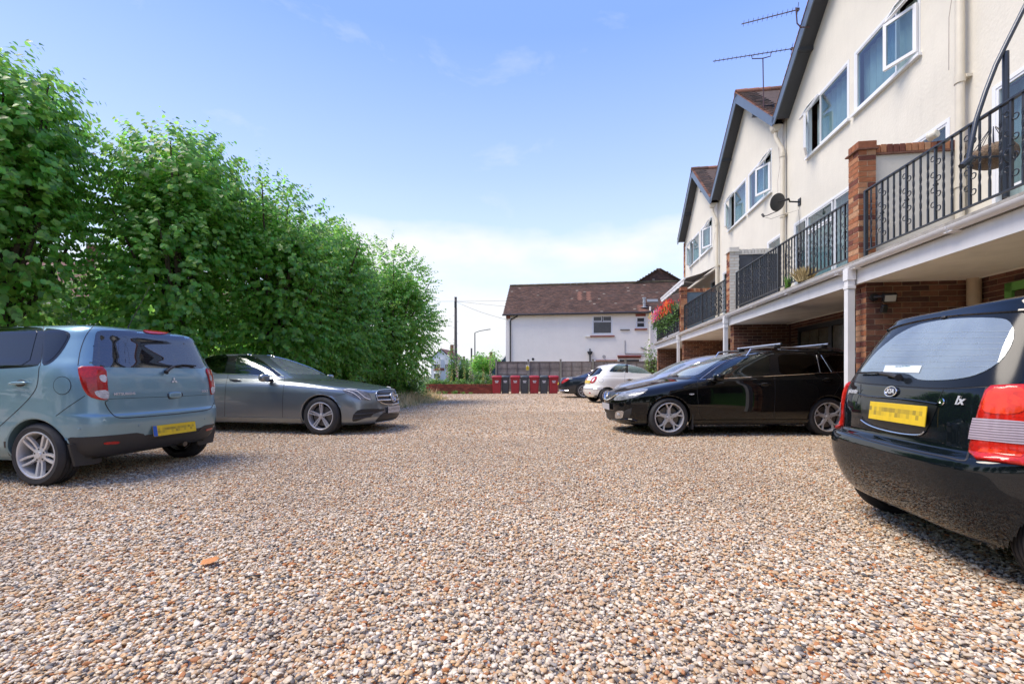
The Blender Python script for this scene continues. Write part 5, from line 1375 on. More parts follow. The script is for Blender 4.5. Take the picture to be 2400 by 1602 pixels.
if GRAVEL:
    SH1 = [pebble(i, 2) for i in range(6)]
    scatter('gravel', [(-2.6, 1.0), (2.9, 1.0), (4.2, 3.4), (-4.6, 3.4)], 6400 * GRAVEL, 0.009, 0.031, 1, SH1)
    SH2 = [pebble(i + 10, 1) for i in range(6)]
    scatter('gravel', [(-5.0, 3.4), (4.3, 3.4), (6.9, 7.6), (-9.6, 7.6)], 4800 * GRAVEL, 0.010, 0.031, 5, SH2)
    scatter('gravel', [(-9.8, 7.6), (6.9, 7.6), (7.6, 13.0), (-9.0, 13.0)], 1500 * GRAVEL, 0.014, 0.042, 9, SH2)
    scatter('gravel', [(-5.2, 13.0), (7.6, 13.0), (8.4, 26.2), (-5.0, 26.2)], 260 * GRAVEL, 0.02, 0.055, 13, SH2)
# fallen leaf and twig on the gravel
p = at_px(491, 1328, 1.02 * FPX / (1328 - 881)); 
b = MB(); P = [(0, -0.035), (0.03, -0.03), (0.045, 0.0), (0.03, 0.028), (0, 0.04), (-0.03, 0.028), (-0.045, 0.0), (-0.03, -0.03)]
b.add([(0, 0, 0.012)] + [(x, y, 0.006 * math.sin(3 * k)) for k, (x, y) in enumerate(P)], [(0, k + 1, (k + 1) % 8 + 1) for k in range(8)])
o = b.build('fallen_leaf', mat('dead_leaf', (0.50, 0.20, 0.06), 0.7, var=0.2, vscale=60), None, True, label='single orange brown dead leaf lying on the open gravel', category='leaf'); o.location = (p.x, p.y, 0.034); o.rotation_euler = (0.1, -0.15, 0.6)
p = at_px(591, 1364, 1.02 * FPX / (1364 - 881))
b = MB(); b.tube([(-0.03, -0.005, 0), (0.0, 0, 0.004), (0.035, 0.006, 0)], 0.003, 6)
b.tube([(-0.03, 0.004, 0), (0.033, 0.016, 0.002)], 0.0025, 6)
o = b.build('twig', mat('twig_dark', (0.03, 0.028, 0.026), 0.8), None, True, label='short black twig on the gravel to the right of the dead leaf', category='twig'); o.location = (p.x, p.y, 0.03)

# ================================================================ the terrace (frame B: x' away from the yard, y' into the distance)
AL = math.atan(142 / FPX)
ca, sa = math.cos(AL), math.sin(AL)
def B2W(x, y, z=0.0): return Vector((x * ca + y * sa, -x * sa + y * ca, z))
XW = 5.26
CREAM = mat('cream_render', (0.70, 0.665, 0.575), 0.9, var=0.06, vscale=1.0, detail=9, streak=0.05, bump=0.004, bscale=22)
ROUGHC = mat('cream_roughcast', (0.60, 0.54, 0.43), 0.95, var=0.10, vscale=5, bump=0.03, bscale=38)
UPVC = mat('white_upvc', (0.78, 0.79, 0.80), 0.3, var=0.03, vscale=3)
WPAINT = mat('white_gloss_paint', (0.76, 0.76, 0.76), 0.35, var=0.06, vscale=2.5, streak=0.08)
SOFF = mat('soffit_board', (0.74, 0.71, 0.67), 0.8, var=0.12, vscale=1.6)
PIPEC = mat('cream_pipe', (0.64, 0.59, 0.48), 0.5, var=0.05, vscale=4)
CONC = mat('concrete_edge', (0.30, 0.28, 0.25), 0.9, var=0.25, vscale=9, bump=0.003, bscale=50)
IRON = mat('black_iron', (0.018, 0.020, 0.026), 0.35, spec=0.6, var=0.15, vscale=30)
BARGE = mat('slate_blue_paint', (0.10, 0.13, 0.17), 0.35, var=0.08, vscale=4)
BARGES = mat('dark_soffit', (0.045, 0.05, 0.058), 0.6)
MORTAR = mat('mortar_tan', (0.42, 0.33, 0.24), 0.95, var=0.2, vscale=20, bump=0.002, bscale=120)
MORTARD = mat('mortar_pier', (0.55, 0.42, 0.28), 0.95, var=0.2, vscale=20, bump=0.002, bscale=120)
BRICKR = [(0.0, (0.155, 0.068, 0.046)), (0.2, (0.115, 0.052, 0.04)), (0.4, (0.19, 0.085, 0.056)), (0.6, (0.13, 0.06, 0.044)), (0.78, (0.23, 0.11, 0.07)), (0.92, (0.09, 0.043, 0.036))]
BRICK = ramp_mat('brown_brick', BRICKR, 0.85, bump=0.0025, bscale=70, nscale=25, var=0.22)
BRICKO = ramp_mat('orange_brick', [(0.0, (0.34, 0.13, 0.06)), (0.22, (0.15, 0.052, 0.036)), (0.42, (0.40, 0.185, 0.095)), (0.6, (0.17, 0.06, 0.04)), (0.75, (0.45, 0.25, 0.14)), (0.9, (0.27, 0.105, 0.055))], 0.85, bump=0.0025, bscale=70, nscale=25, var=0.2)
TILE = ramp_mat('clay_tile', [(0.0, (0.085, 0.06, 0.048)), (0.25, (0.06, 0.047, 0.04)), (0.5, (0.10, 0.066, 0.052)), (0.72, (0.07, 0.053, 0.046)), (0.9, (0.12, 0.08, 0.062))], 0.9, bump=0.003, bscale=60, nscale=7, var=0.35)
TILEO = ramp_mat('clay_tile_edge', [(0.0, (0.27, 0.125, 0.08)), (0.3, (0.18, 0.09, 0.062)), (0.6, (0.31, 0.155, 0.10)), (0.85, (0.14, 0.08, 0.06))], 0.9, nscale=20, var=0.3)
WGLASS = glass_mat('window_glass', (0.80, 0.92, 0.95), 0.85, 1.9)
BLIND = mat('pale_blind', (0.60, 0.64, 0.62), 0.8, var=0.12, vscale=3)
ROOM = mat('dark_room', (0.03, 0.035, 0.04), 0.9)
def wall_holes(mb, pts, holes, axis_pt, reveal=0.09, inner=None):
    """pts: outline top as list of (u, z) from u0 to u1; base z0; holes (u0, z0, u1, z1).  axis_pt(u, z, d) -> point"""
    (z0, top) = pts
    us = sorted({u for u, _ in top} | {h[0] for h in holes} | {h[2] for h in holes})
    def tz(u):
        for (a, za), (b_, zb) in zip(top, top[1:]):
            if a - 1e-9 <= u <= b_ + 1e-9: return za + (zb - za) * (u - a) / (b_ - a)
    for a, b_ in zip(us, us[1:]):
        m_ = (a + b_) / 2
        hs = sorted([h for h in holes if h[0] <= m_ <= h[2]], key=lambda h: h[1])
        lo = z0
        for h in hs:
            mb.add([axis_pt(a, lo, 0), axis_pt(b_, lo, 0), axis_pt(b_, h[1], 0), axis_pt(a, h[1], 0)], [(0, 1, 2, 3)]); lo = h[3]
        mb.add([axis_pt(a, lo, 0), axis_pt(b_, lo, 0), axis_pt(b_, tz(b_), 0), axis_pt(a, tz(a), 0)], [(0, 1, 2, 3)])
    for u0, za, u1, zb in holes:
        c = [(u0, za), (u1, za), (u1, zb), (u0, zb)]
        for i in range(4):
            p, q = c[i], c[(i + 1) % 4]
            mb.add([axis_pt(p[0], p[1], 0), axis_pt(q[0], q[1], 0), axis_pt(q[0], q[1], reveal), axis_pt(p[0], p[1], reveal)], [(0, 1, 2, 3)])
def brickwork(parent, O, U, Nn, width, height, bm_, mortar, single=True, bl=0.215, bh=0.065, j=0.010, proud=0.005, name='brick', seed=0, returns=False):
    """stretcher bond on the face O + u*U + z, Nn = outward.  Parts when single, one joined piece otherwise"""
    U = Vector(U).normalized(); Nn = Vector(Nn).normalized(); O = Vector(O); Z = Vector((0, 0, 1))
    r = random.Random(seed)
    cache = {}
    mb = MB(); cnt = 0
    rows = int(round(height / (bh + j)))
    for k in range(rows):
        u = -(bl + j) / 2 if k % 2 else 0.0
        while u < width - 0.01:
            a = max(u, 0); b_ = min(u + bl, width)
            if b_ - a > 0.03:
                L_ = round(b_ - a, 3); z = k * (bh + j) + j
                c = O + U * ((a + b_) / 2) + Z * (z + bh / 2)
                pr = proud + r.uniform(-0.0015, 0.0015)
                if single:
                    if L_ not in cache:
                        q = MB(); q.box((0, 0, 0), (L_, 0.03, bh)); me = q.mesh('brick', bm_); cache[L_] = me
                    o = bpy.data.objects.new(name, cache[L_]); COL.objects.link(o); o.parent = parent
                    M3 = Matrix((U, -Nn, Z)).transposed()
                    o.matrix_local = Matrix.Translation(c + Nn * (pr - 0.015)) @ M3.to_4x4() @ Matrix.Rotation(r.uniform(-0.004, 0.004), 4, 'Y')
                    cnt += 1
                else:
                    M3 = Matrix((U, -Nn, Z)).transposed()
                    mb.box(c + Nn * (pr - 0.015), (L_, 0.03, bh), M3)
            u += bl + j
    if not single: mb.build('brickwork', bm_, parent, kind='stuff')
    return cnt
def window_unit(parent, u0, z0, u1, z1, divs, x=0.05, opens=(), blind=True, frame=0.05, name='window', mat_=None, proud=0.012, dark=False):
    """framed window in the wall plane x=0 (outside = -x), u along +y.  divs: list of panes (u0, z0, u1, z1)"""
    fm = mat_ or UPVC
    w = MB()
    def bar(a, b_, c, d, dx=0.0): w.box2((x - 0.06 - dx, a, b_), (x + 0.01, c, d))
    bar(u0, z0, u1, z0 + frame); bar(u0, z1 - frame, u1, z1); bar(u0, z0 + frame, u0 + frame, z1 - frame); bar(u1 - frame, z0 + frame, u1, z1 - frame)
    W_ = w
    wo = None
    for a, b_, c, d in divs:
        t = 0.032
        for q in ((a, b_, c, b_ + t), (a, d - t, c, d), (a, b_ + t, a + t, d - t), (c - t, b_ + t, c, d - t)):
            w.box2((x - 0.052, q[0], q[1]), (x, q[2], q[3]))
    wo = w.build(name, fm, parent, bevel=0.0)
    for a, b_, c, d in divs:
        g_ = MB(); g_.box2((x - 0.034, a + 0.03, b_ + 0.03), (x - 0.022, c - 0.03, d - 0.03)); g_.build('pane', WGLASS, wo)
    if blind:
        bb = MB(); n = max(6, int((u1 - u0) / 0.09)); vs_ = []; zt = z1 - 0.02
        for i in range(n + 1):
            yy = u0 + (u1 - u0) * i / n; xx = x + 0.13 + (0.018 if i % 2 else -0.018)
            vs_ += [(xx, yy, z0), (xx, yy, zt)]
        bb.add(vs_, [(2 * i, 2 * i + 2, 2 * i + 3, 2 * i + 1) for i in range(n)])
        bb.build('blind', BLIND, wo)
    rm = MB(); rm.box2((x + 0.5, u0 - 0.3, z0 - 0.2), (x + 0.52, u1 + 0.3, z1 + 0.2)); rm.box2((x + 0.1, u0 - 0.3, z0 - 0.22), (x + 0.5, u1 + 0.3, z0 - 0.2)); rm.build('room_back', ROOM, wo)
    s_ = MB(); s_.box2((-0.06, u0 - 0.03, z0 - 0.045), (x, u1 + 0.03, z0)); s_.build('sill', UPVC if not mat_ else mat_, wo)
    return wo
def leaf_sash(parent, hinge, width, z0, z1, ang, sgn=1):
    """an opening casement swung out by ang about a vertical hinge"""
    o = MB(); t = 0.05; d = 0.045
    for q in ((0, z0, width, z0 + t), (0, z1 - t, width, z1), (0, z0 + t, t, z1 - t), (width - t, z0 + t, width, z1 - t)):
        o.box2((-d, q[0] * sgn, q[1]), (0, q[2] * sgn, q[3]))
    r = o.build('sash', UPVC, parent); r.location = hinge; r.rotation_euler = (0, 0, ang)
    g_ = MB(); g_.box2((-0.03, t * sgn, z0 + t), (-0.018, (width - t) * sgn, z1 - t)); g = g_.build('sash_pane', WGLASS, r)
    return r
def top_sash(parent, hinge, w0, w1, h, ang):
    o = MB(); t = 0.04; d = 0.04
    for q in ((w0, -h, w1, -h + t), (w0, -t, w1, 0), (w0, -h + t, w0 + t, -t), (w1 - t, -h + t, w1, -t)):
        o.box2((-d, q[0], q[1]), (0, q[2], q[3]))
    r = o.build('fanlight', UPVC, parent); r.location = hinge; r.rotation_euler = (0, ang, 0)
    g_ = MB(); g_.box2((-0.025, w0 + t, -h + t), (-0.015, w1 - t, -t)); g_.build('fanlight_pane', WGLASS, r)
ZF, ZR = 2.64, 7.42            # balcony floor, eaves
PK = 9.62
def house(i, ya, Wd, label, scr, pierpaint=None, ydoor=True):
    loc = B2W(XW, ya)
    h = empty('terraced_house', loc, -AL, label=label, category='house', group='terraced houses with gables')
    hw = Wd / 2
    ax = lambda u, z, d: (d, u, z)
    # ---- rendered front with its openings
    c = hw
    upn = (0.82, 5.94, 2.46, 7.09); upf = (2.62, 5.94, 4.18, 7.09)
    door = (1.9, 2.70, 4.82, 4.66); small = (0.27, 4.05, 1.10, 4.66)
    m = MB()
    wall_holes(m, (ZF - 0.35, [(0, ZR + 0.1), (hw, PK + 0.02), (Wd, ZR + 0.1)]), [upn, upf, door, small], ax)
    m.build('front_wall', CREAM, h)
    m = MB(); m.box2((-0.05, 2.44, 5.90), (0.0, 2.64, 7.12)); m.build('window_mullion', CREAM, h) if False else None
    # ---- upper windows
    u0, z0, u1, z1 = upn; sp = u0 + 0.52; tz = z1 - 0.36
    w = window_unit(h, u0, z0, u1, z1, [(sp, z0 + 0.045, u1 - 0.045, z1 - 0.045)], name='window')
    leaf_sash(w, (-0.015, u0 + 0.03, 0), 0.48, z0 + 0.04, tz, R(24), 1)
    top_sash(w, (-0.015, 0, z1 - 0.03), u0 + 0.03, sp, 0.32, R(28))
    u0, z0, u1, z1 = upf; sp = u1 - 0.50
    w = window_unit(h, u0, z0, u1, z1, [(u0 + 0.045, z0 + 0.045, sp, z1 - 0.045)], name='window')
    leaf_sash(w, (-0.015, u1 - 0.03, 0), 0.46, z0 + 0.04, tz, R(-30), -1)
    top_sash(w, (-0.015, 0, z1 - 0.03), sp, u1 - 0.03, 0.32, R(30))
    # ---- balcony doors and small window
    u0, z0, u1, z1 = door
    window_unit(h, u0, z0, u1, z1, [(u0 + 0.05, z0 + 0.05, 3.12, z1 - 0.05), (3.2, z0 + 0.05, 4.20, z1 - 0.42), (3.2, z1 - 0.40, 4.20, z1 - 0.05), (4.25, z0 + 0.6, u1 - 0.05, z1 - 0.05)], blind=True, name='balcony_door')  # blind added behind these doors: its pale colour stands in for bluish reflection
    window_unit(h, *small, [(small[0] + 0.05, small[1] + 0.05, small[2] - 0.05, small[3] - 0.05)], name='window')
    # ---- gable roof: two slopes, verge tiles, barge boards, soffit
    xv = -0.30; xb = 7.5
    slope = math.atan2(PK - ZR, hw); Ls = math.hypot(PK - ZR, hw)
    for sg, nm in ((1, 'roof_slope'), (-1, 'roof_slope')):
        rp = MB(); yo = 0 if sg == 1 else Wd
        f = lambda t, x, k: Vector((x, yo + sg * math.cos(slope) * t - sg * math.sin(slope) * k, ZR + 0.06 + math.sin(slope) * t + math.cos(slope) * k))
        P = [f(0, xv, 0), f(Ls, xv, 0), f(Ls, xb, 0), f(0, xb, 0)]; Q = [f(0, xv, -0.08), f(Ls, xv, -0.08), f(Ls, xb, -0.08), f(0, xb, -0.08)]
        rp.add(P + Q, [(0, 1, 2, 3), (7, 6, 5, 4), (0, 4, 5, 1), (3, 2, 6, 7), (0, 3, 7, 4)])
        base = rp.build(nm, TILE, h)
        # plain tiles in lapped courses
        tm = MB(); ex = 0.105; nrow = int(Ls / ex); r = random.Random(i * 10 + sg)
        full = (sg == -1)                                 # the slope that faces the yard's near end is the one seen
        for k in range(nrow + 1):
            t0 = k * ex; x = xv + (0.0 if k % 2 else 0.08)
            xe = 7.3 if full else xv + 0.35
            while x < xe:
                x1 = x + 0.163; lift = 0.022 + r.uniform(-0.003, 0.004)
                a = [f(t0, x, lift), f(t0, x1, lift), f(min(t0 + 0.16, Ls), x1, 0.004), f(min(t0 + 0.16, Ls), x, 0.004)]
                b_ = [f(t0, x, lift - 0.014), f(t0, x1, lift - 0.014)]
                tm.add(a + b_, [(0, 1, 2, 3), (4, 5, 1, 0), (4, 0, 3), (5, 2, 1)])
                x += 0.166
        tm.build('roof_tiles', TILE, base, kind='stuff')
        vt = MB()
        for k in range(nrow + 1):
            t0 = k * ex
            q = [f(t0, xv - 0.03, 0.026), f(t0, xv + 0.05, 0.026), f(t0 + 0.13, xv + 0.05, 0.008), f(t0 + 0.13, xv - 0.03, 0.008)]
            q2 = [f(t0, xv - 0.03, 0.006), f(t0 + 0.13, xv - 0.03, -0.012)]
            vt.add(q + q2, [(0, 1, 2, 3), (4, 0, 3, 5)])
        vt.build('verge_tiles', TILEO, base, kind='stuff')
        bb = MB()
        q = [f(-0.12, xv - 0.02, 0.0), f(Ls, xv - 0.02, 0.0), f(Ls, xv - 0.02, -0.25), f(-0.12, xv - 0.02, -0.20)]
        q2 = [p + Vector((0.025, 0, 0)) for p in q]
        bb.add(q + q2, [(0, 1, 2, 3), (7, 6, 5, 4), (0, 4, 5, 1), (3, 2, 6, 7), (0, 3, 7, 4)])
        bb.build('barge_board', BARGE, h)
        sb = MB(); q = [f(0, xv + 0.005, -0.19), f(Ls, xv + 0.005, -0.19), f(Ls, 0.0, -0.19), f(0, 0.0, -0.19)]
        q2 = [f(0, xv + 0.005, -0.17), f(Ls, xv + 0.005, -0.17), f(Ls, 0.0, -0.17), f(0, 0.0, -0.17)]
        sb.add(q + q2, [(0, 1, 2, 3), (7, 6, 5, 4)]); sb.build('verge_soffit', BARGES, h)
        pb = MB(); pb.box2(tuple(f(Ls * 0.44, xv - 0.01, -0.19)), tuple(f(Ls * 0.44, 0, -0.19) + Vector((0, 0.10, -0.09)))); pb.build('purlin_end', BARGES, h)
    rt = MB(); n = 16
    for k in range(n):
        x0 = xv - 0.03 + k * 0.33
        rt.lathe([(0.105, 0), (0.115, 0.325)], 10, Matrix.Translation((x0, hw, PK + 0.035)) @ Matrix.Rotation(R(90), 4, 'Y'))
    rt.build('ridge_tile', TILEO, h, True, kind='stuff')
    sw = MB(); sw.box2((0.05, Wd - 0.02, 0), (7.4, Wd, 7.3)); sw.box2((7.3, 0, 0), (7.4, Wd, 7.4)); sw.build('side_wall', BRICK, h)
    # ---- balcony: slab, edge, soffit, fascia, gutter
    xe = 3.92 - XW
    sl = MB(); sl.box2((xe, 0.001, 2.50), (0.0, Wd - 0.001, ZF)); sl.build('balcony_slab', CONC, h)
    so = MB(); so.box2((xe + 0.03, 0.001, 2.31), (0.09, Wd - 0.001, 2.33)); so.build('balcony_soffit', SOFF, h)
    fa = MB(); fa.box2((xe, 0.001, 2.30), (xe + 0.025, Wd - 0.001, 2.53)); fa.box2((xe + 0.03, 0.0, 2.335), (0.0, 0.03, 2.5)); fa.build('fascia_board', WPAINT, h)
    gm = MB(); 
    prof = [(math.cos(a) * 0.058, math.sin(a) * 0.058) for a in np.linspace(math.pi, 2 * math.pi, 9)]
    vs_ = [(xe - 0.06 + a, y, 2.56 + b_) for y in (0.0, Wd) for a, b_ in prof] + [(xe - 0.06 + a * 0.9, y, 2.56 + b_ * 0.9) for y in (0.0, Wd) for a, b_ in prof]
    n = 9; fs = [(k, k + 1, n + k + 1, n + k) for k in range(n - 1)] + [(2 * n + k, 3 * n + k, 3 * n + k + 1, 2 * n + k + 1) for k in range(n - 1)] + [(0, n, 3 * n, 2 * n), (n - 1, 3 * n - 1, 4 * n - 1, 2 * n - 1)]
    gm.add(vs_, fs); gt = gm.build('gutter', WPAINT, h, True, 30)
    for y in np.arange(0.35, Wd, 1.6):
        j = MB(); j.tube([(xe - 0.06 + math.cos(a) * 0.063, y, 2.56 + math.sin(a) * 0.063) for a in np.linspace(math.pi, 2 * math.pi, 8)], 0.008, 5); j.box2((xe - 0.10, y - 0.05, 2.497), (xe, y + 0.05, 2.505)); j.build('gutter_bracket', WPAINT, gt)
    dp = MB(); dp.box2((xe - 0.115, 0.03, 0.02), (xe - 0.025, 0.12, 2.42)); dp.build('downpipe', WPAINT, h)
    dp = MB(); dp.box2((xe - 0.125, 0.018, 2.36), (xe - 0.015, 0.132, 2.52)); dp.build('pipe_outlet', WPAINT, h)
    dp = MB(); dp.box2((xe - 0.122, 0.02, 2.24), (xe - 0.018, 0.13, 2.28)); dp.build('pipe_collar', WPAINT, h)
    # ---- party wall below, pier and screen above (near end of the bay)
    pw = MB(); pw.box2((4.02 - XW, 0.0, 0.0), (0.12, 0.22, 2.309)); pwo = pw.build('party_wall', MORTAR, h)
    if i > 0:
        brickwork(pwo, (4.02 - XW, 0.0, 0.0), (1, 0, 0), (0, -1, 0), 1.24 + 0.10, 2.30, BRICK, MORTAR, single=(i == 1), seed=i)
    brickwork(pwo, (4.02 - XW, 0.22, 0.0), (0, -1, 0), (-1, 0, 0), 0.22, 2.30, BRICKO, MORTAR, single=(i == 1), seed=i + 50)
    x0, x1 = 3.925 - XW, 4.14 - XW; zt = 4.14
    pr = MB(); pr.box2((x0, 0, ZF), (x1, 0.225, zt)); pier = pr.build('brick_pier', MORTARD, h)
    bt = BRICKO
    if pierpaint:
        brickwork(pier, (x0, 0, ZF), (1, 0, 0), (0, -1, 0), 0.225, zt - ZF, pierpaint, MORTARD, single=True, seed=i + 9)
    else: brickwork(pier, (x0, 0, ZF), (1, 0, 0), (0, -1, 0), 0.215, zt - ZF, bt, MORTARD, single=(i < 3), seed=i + 9)
    brickwork(pier, (x0, 0.225, ZF), (0, -1, 0), (-1, 0, 0), 0.225, zt - ZF, bt, MORTARD, single=(i < 3), seed=i + 19)
    cp = MB()
    cp.box2((x0 - 0.035, -0.035, zt), (x1 + 0.02, 0.26, zt + 0.018)); cp.build('creasing_tile', pierpaint or TILEO, pier)
    for k in range(3):
        q = MB(); q.box2((x0 - 0.01, -0.01 + k * 0.08, zt + 0.019), (x1 + 0.01, 0.063 + k * 0.08, zt + 0.125)); q.build('coping_brick', pierpaint or BRICKO, pier, bevel=0.004)
    s_ = MB(); s_.box2((x1, 0.05, ZF), (0.0, 0.17, zt - 0.06)); scw = s_.build('screen_wall', CREAM if scr == 'render' else MORTARD, h)
    q = MB(); q.box2((x1, 0.02, zt - 0.06), (0.0, 0.20, zt - 0.035)); q.build('creasing_tile', pierpaint or TILEO, scw)
    r = random.Random(i)
    x = x1 + 0.005; k = 0
    while x < -0.07:
        q = MB(); q.box2((x, 0.02, zt - 0.034), (x + 0.068, 0.20, zt + 0.075 + r.uniform(-0.006, 0.004))); q.build('coping_brick', pierpaint or BRICKO, scw, bevel=0.004)
        x += 0.078
    if scr == 'slate':
        SL = mat('slate_cladding', (0.055, 0.062, 0.075), 0.45, islands=0.2, var=0.15, vscale=5)
        for zz in np.arange(ZF + 0.01, zt - 0.12, 0.36):
            xx = x1 + 0.004
            while xx < -0.03:
                q = MB(); q.box2((xx, 0.036, zz), (min(xx + 0.34, -0.004), 0.049, min(zz + 0.352, zt - 0.068))); q.build('cladding_panel', SL, scw); xx += 0.348
    if scr == 'board':
        q = MB(); q.box2((x1, 0.03, ZF), (-0.002, 0.049, zt - 0.07)); q.build('cladding_panel', mat('blue_grey_board', (0.09, 0.13, 0.17), 0.5, var=0.1), scw)
    # ---- ground floor front behind the cars
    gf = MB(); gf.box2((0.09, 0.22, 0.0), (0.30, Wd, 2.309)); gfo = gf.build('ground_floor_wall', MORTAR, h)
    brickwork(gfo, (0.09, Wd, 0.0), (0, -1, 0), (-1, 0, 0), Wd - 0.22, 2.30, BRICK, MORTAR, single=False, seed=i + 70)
    return h
HS = []
labs = ['nearest cream gabled house, cut by the right edge, green window under its balcony',
        'cream gabled house above the black estate car, both large upper windows in view',
        'cream gabled house with white painted pier and dark slate screen on its balcony',
        'farthest gabled house of the terrace with awning and flower boxes']
scrs = ['render', 'render', 'slate', 'board']
YS = [1.68, 6.88, 12.1, 17.3]
PWHITE = mat('white_painted_brick', (0.62, 0.60, 0.54), 0.7, var=0.1, vscale=12, islands=0.08)
for i in range(4):
    HS.append(house(i, YS[i], 5.2, labs[i], scrs[i], PWHITE if i == 2 else None))
# far end wall of the terrace
e = MB(); e.box2((0.0, 5.2, 0), (7.4, 5.26, 7.3)); e.build('end_wall', BRICK, HS[3])
e = MB(); e.box2((-0.02, 5.0, 4.6), (0.0, 5.26, 7.3)); eo = e.build('corner_pier', MORTARD, HS[3])
brickwork(eo, (-0.02, 5.26, 4.4), (0, -1, 0), (-1, 0, 0), 0.26, 2.9, BRICKO, MORTARD, single=False, seed=5)
e = MB(); e.box2((4.02 - XW, 5.0, 0.0), (0.1, 5.22, 2.309)); e.box2((4.0 - XW, 5.0, ZF), (4.225 - XW, 5.225, 3.7)); eo = e.build('end_pier', MORTAR, HS[3])
brickwork(eo, (4.0 - XW, 5.225, ZF), (0, -1, 0), (-1, 0, 0), 0.225, 1.05, BRICKO, MORTARD, single=False, seed=6)
brickwork(eo, (4.02 - XW, 5.0, 0), (1, 0, 0), (0, -1, 0), 1.3, 2.3, BRICK, MORTARD, single=False, seed=8)
brickwork(eo, (4.02 - XW, 5.22, 0), (0, -1, 0), (-1, 0, 0), 0.22, 2.3, BRICKO, MORTARD, single=False, seed=8)

# ---- railings
def railing(h, y0, y1, x=3.97 - XW):
    rl = empty('balcony_railing', (x, y0, 0), 0, h)
    L_ = y1 - y0
    m = MB(); m.box2((-0.022, 0, 3.535), (0.022, L_, 3.553)); m.build('top_rail', IRON, rl)
    m = MB(); m.box2((-0.016, 0, 2.72), (0.016, L_, 2.735)); m.build('bottom_rail', IRON, rl)
    for yy in (0.0, L_ / 2, L_):
        m = MB(); m.box2((-0.02, yy - 0.02, ZF), (0.02, yy + 0.02, 3.55)); m.build('rail_post', IRON, rl)
    # one plain bar, one scroll bar, shared by all
    def twist():
        b = MB(); n = 31; vs_ = []; a = 0.0085
        for k in range(n):
            z = 2.735 + (3.535 - 2.735) * k / (n - 1); th = min(max(k - 5, 0), 20) * 0.42
            for q in range(4):
                t = th + math.pi / 4 + q * math.pi / 2; vs_.append((a * 1.414 * math.cos(t), a * 1.414 * math.sin(t), z))
        b.add(vs_, [(4 * k + q, 4 * k + (q + 1) % 4, 4 * k + 4 + (q + 1) % 4, 4 * k + 4 + q) for k in range(n - 1) for q in range(4)])
        return b
    me1 = RAILM.get('twist') or RAILM.setdefault('twist', twist().mesh('twisted_bar', IRON))
    def scroll():
        b = MB(); b.box2((-0.011, -0.011, 2.735), (0.011, 0.011, 3.535)); b.box((0, 0, 3.13), (0.034, 0.034, 0.02))
        for z in (2.89, 3.05, 3.22, 3.40):
            for s_ in (1, -1):
                cz = z + 0.03 * s_; cy = s_ * 0.040
                b.tube([(0, cy - s_ * 0.028 * math.cos(a), cz + 0.028 * math.sin(a) * s_) for a in np.linspace(-0.4, 5.2, 13)], 0.0055, 5)
        return b
    me2 = RAILM.get('scroll') or RAILM.setdefault('scroll', scroll().mesh('scroll_bar', IRON))
    k = 0; y = 0.11
    while y < L_ - 0.04:
        if abs(y - L_ / 2) > 0.03:
            o = bpy.data.objects.new('baluster', me2 if k % 4 == 0 else me1); COL.objects.link(o); o.parent = rl; o.location = (0, y, 0)
        y += 0.1095; k += 1
    return rl
RAILM = {}
for i, h in enumerate(HS): railing(h, -0.04 + (0.33 if True else 0), 5.14 - 0.28 if i < 3 else 4.95) if i else railing(h, 0.3, 5.12)

# ---- things of single houses
h0, h1, h2, h3 = HS
def L(x, y, z, ya): return (x - XW, y - ya, z)
# rain pipes on the render at each party line
for i, h in enumerate(HS):
    if i == 0: continue
    b = MB(); r_ = 0.05; y = -0.02
    b.tube([(-0.10, y, ZF), (-0.10, y, 6.55), (-0.10, y + 0.02, 6.65), (-0.20, y + 0.13, 7.0), (-0.20, y + 0.13, 7.12)], r_, 12)
    for z in (3.6, 5.0, 6.5):
        b.tube([(-0.10, y, z - 0.05), (-0.10, y, z + 0.05)], r_ + 0.012, 12)
    b.box((-0.02, y, 5.02), (0.10, 0.14, 0.04))
    po = b.build('rain_pipe', PIPEC, h, True, 40)
    b = MB(); b.prism([(-0.12, 0), (0.12, 0), (0.09, -0.10), (0.05, -0.16), (-0.05, -0.16), (-0.09, -0.10)], -0.08, 0.08, Matrix.Translation((-0.20, y + 0.13, 7.30)) @ Matrix.Rotation(R(90), 4, 'X')); b.build('rain_hopper', PIPEC, h)
    if i in (1,):
        b = MB(); b.tube([(-0.02, 0.06, 7.3), (-0.02, 0.05, 6.2), (-0.02, 0.09, 5.0), (-0.02, 0.07, 2.7)], 0.006, 5)
    cb = MB(); cb.tube([(-0.012, 0.10, 7.6), (-0.03, 0.12, 7.0), (-0.015, 0.08, 6.3), (-0.03, 0.10, 5.6), (-0.015, 0.07, 4.6), (-0.02, 0.09, 3.2)], 0.005, 5)
    cb.tube([(-0.16, 0.14, 7.1), (-0.12, 0.06, 6.3), (-0.18, 0.05, 5.9), (-0.16, 0.08, 5.2)], 0.004, 5); cb.build('aerial_cable', mat('cable_grey', (0.32, 0.27, 0.24), 0.6), h, True)
# lower rain pipe under the balcony of the nearest house, cream post
b = MB(); b.tube([(0.0, 5.2 - 0.11, 0.0), (0.0, 5.2 - 0.11, 2.31)], 0.075, 14); b.build('lower_rain_pipe', mat('buff_pipe', (0.50, 0.40, 0.29), 0.6, var=0.12, vscale=5), h0, True)
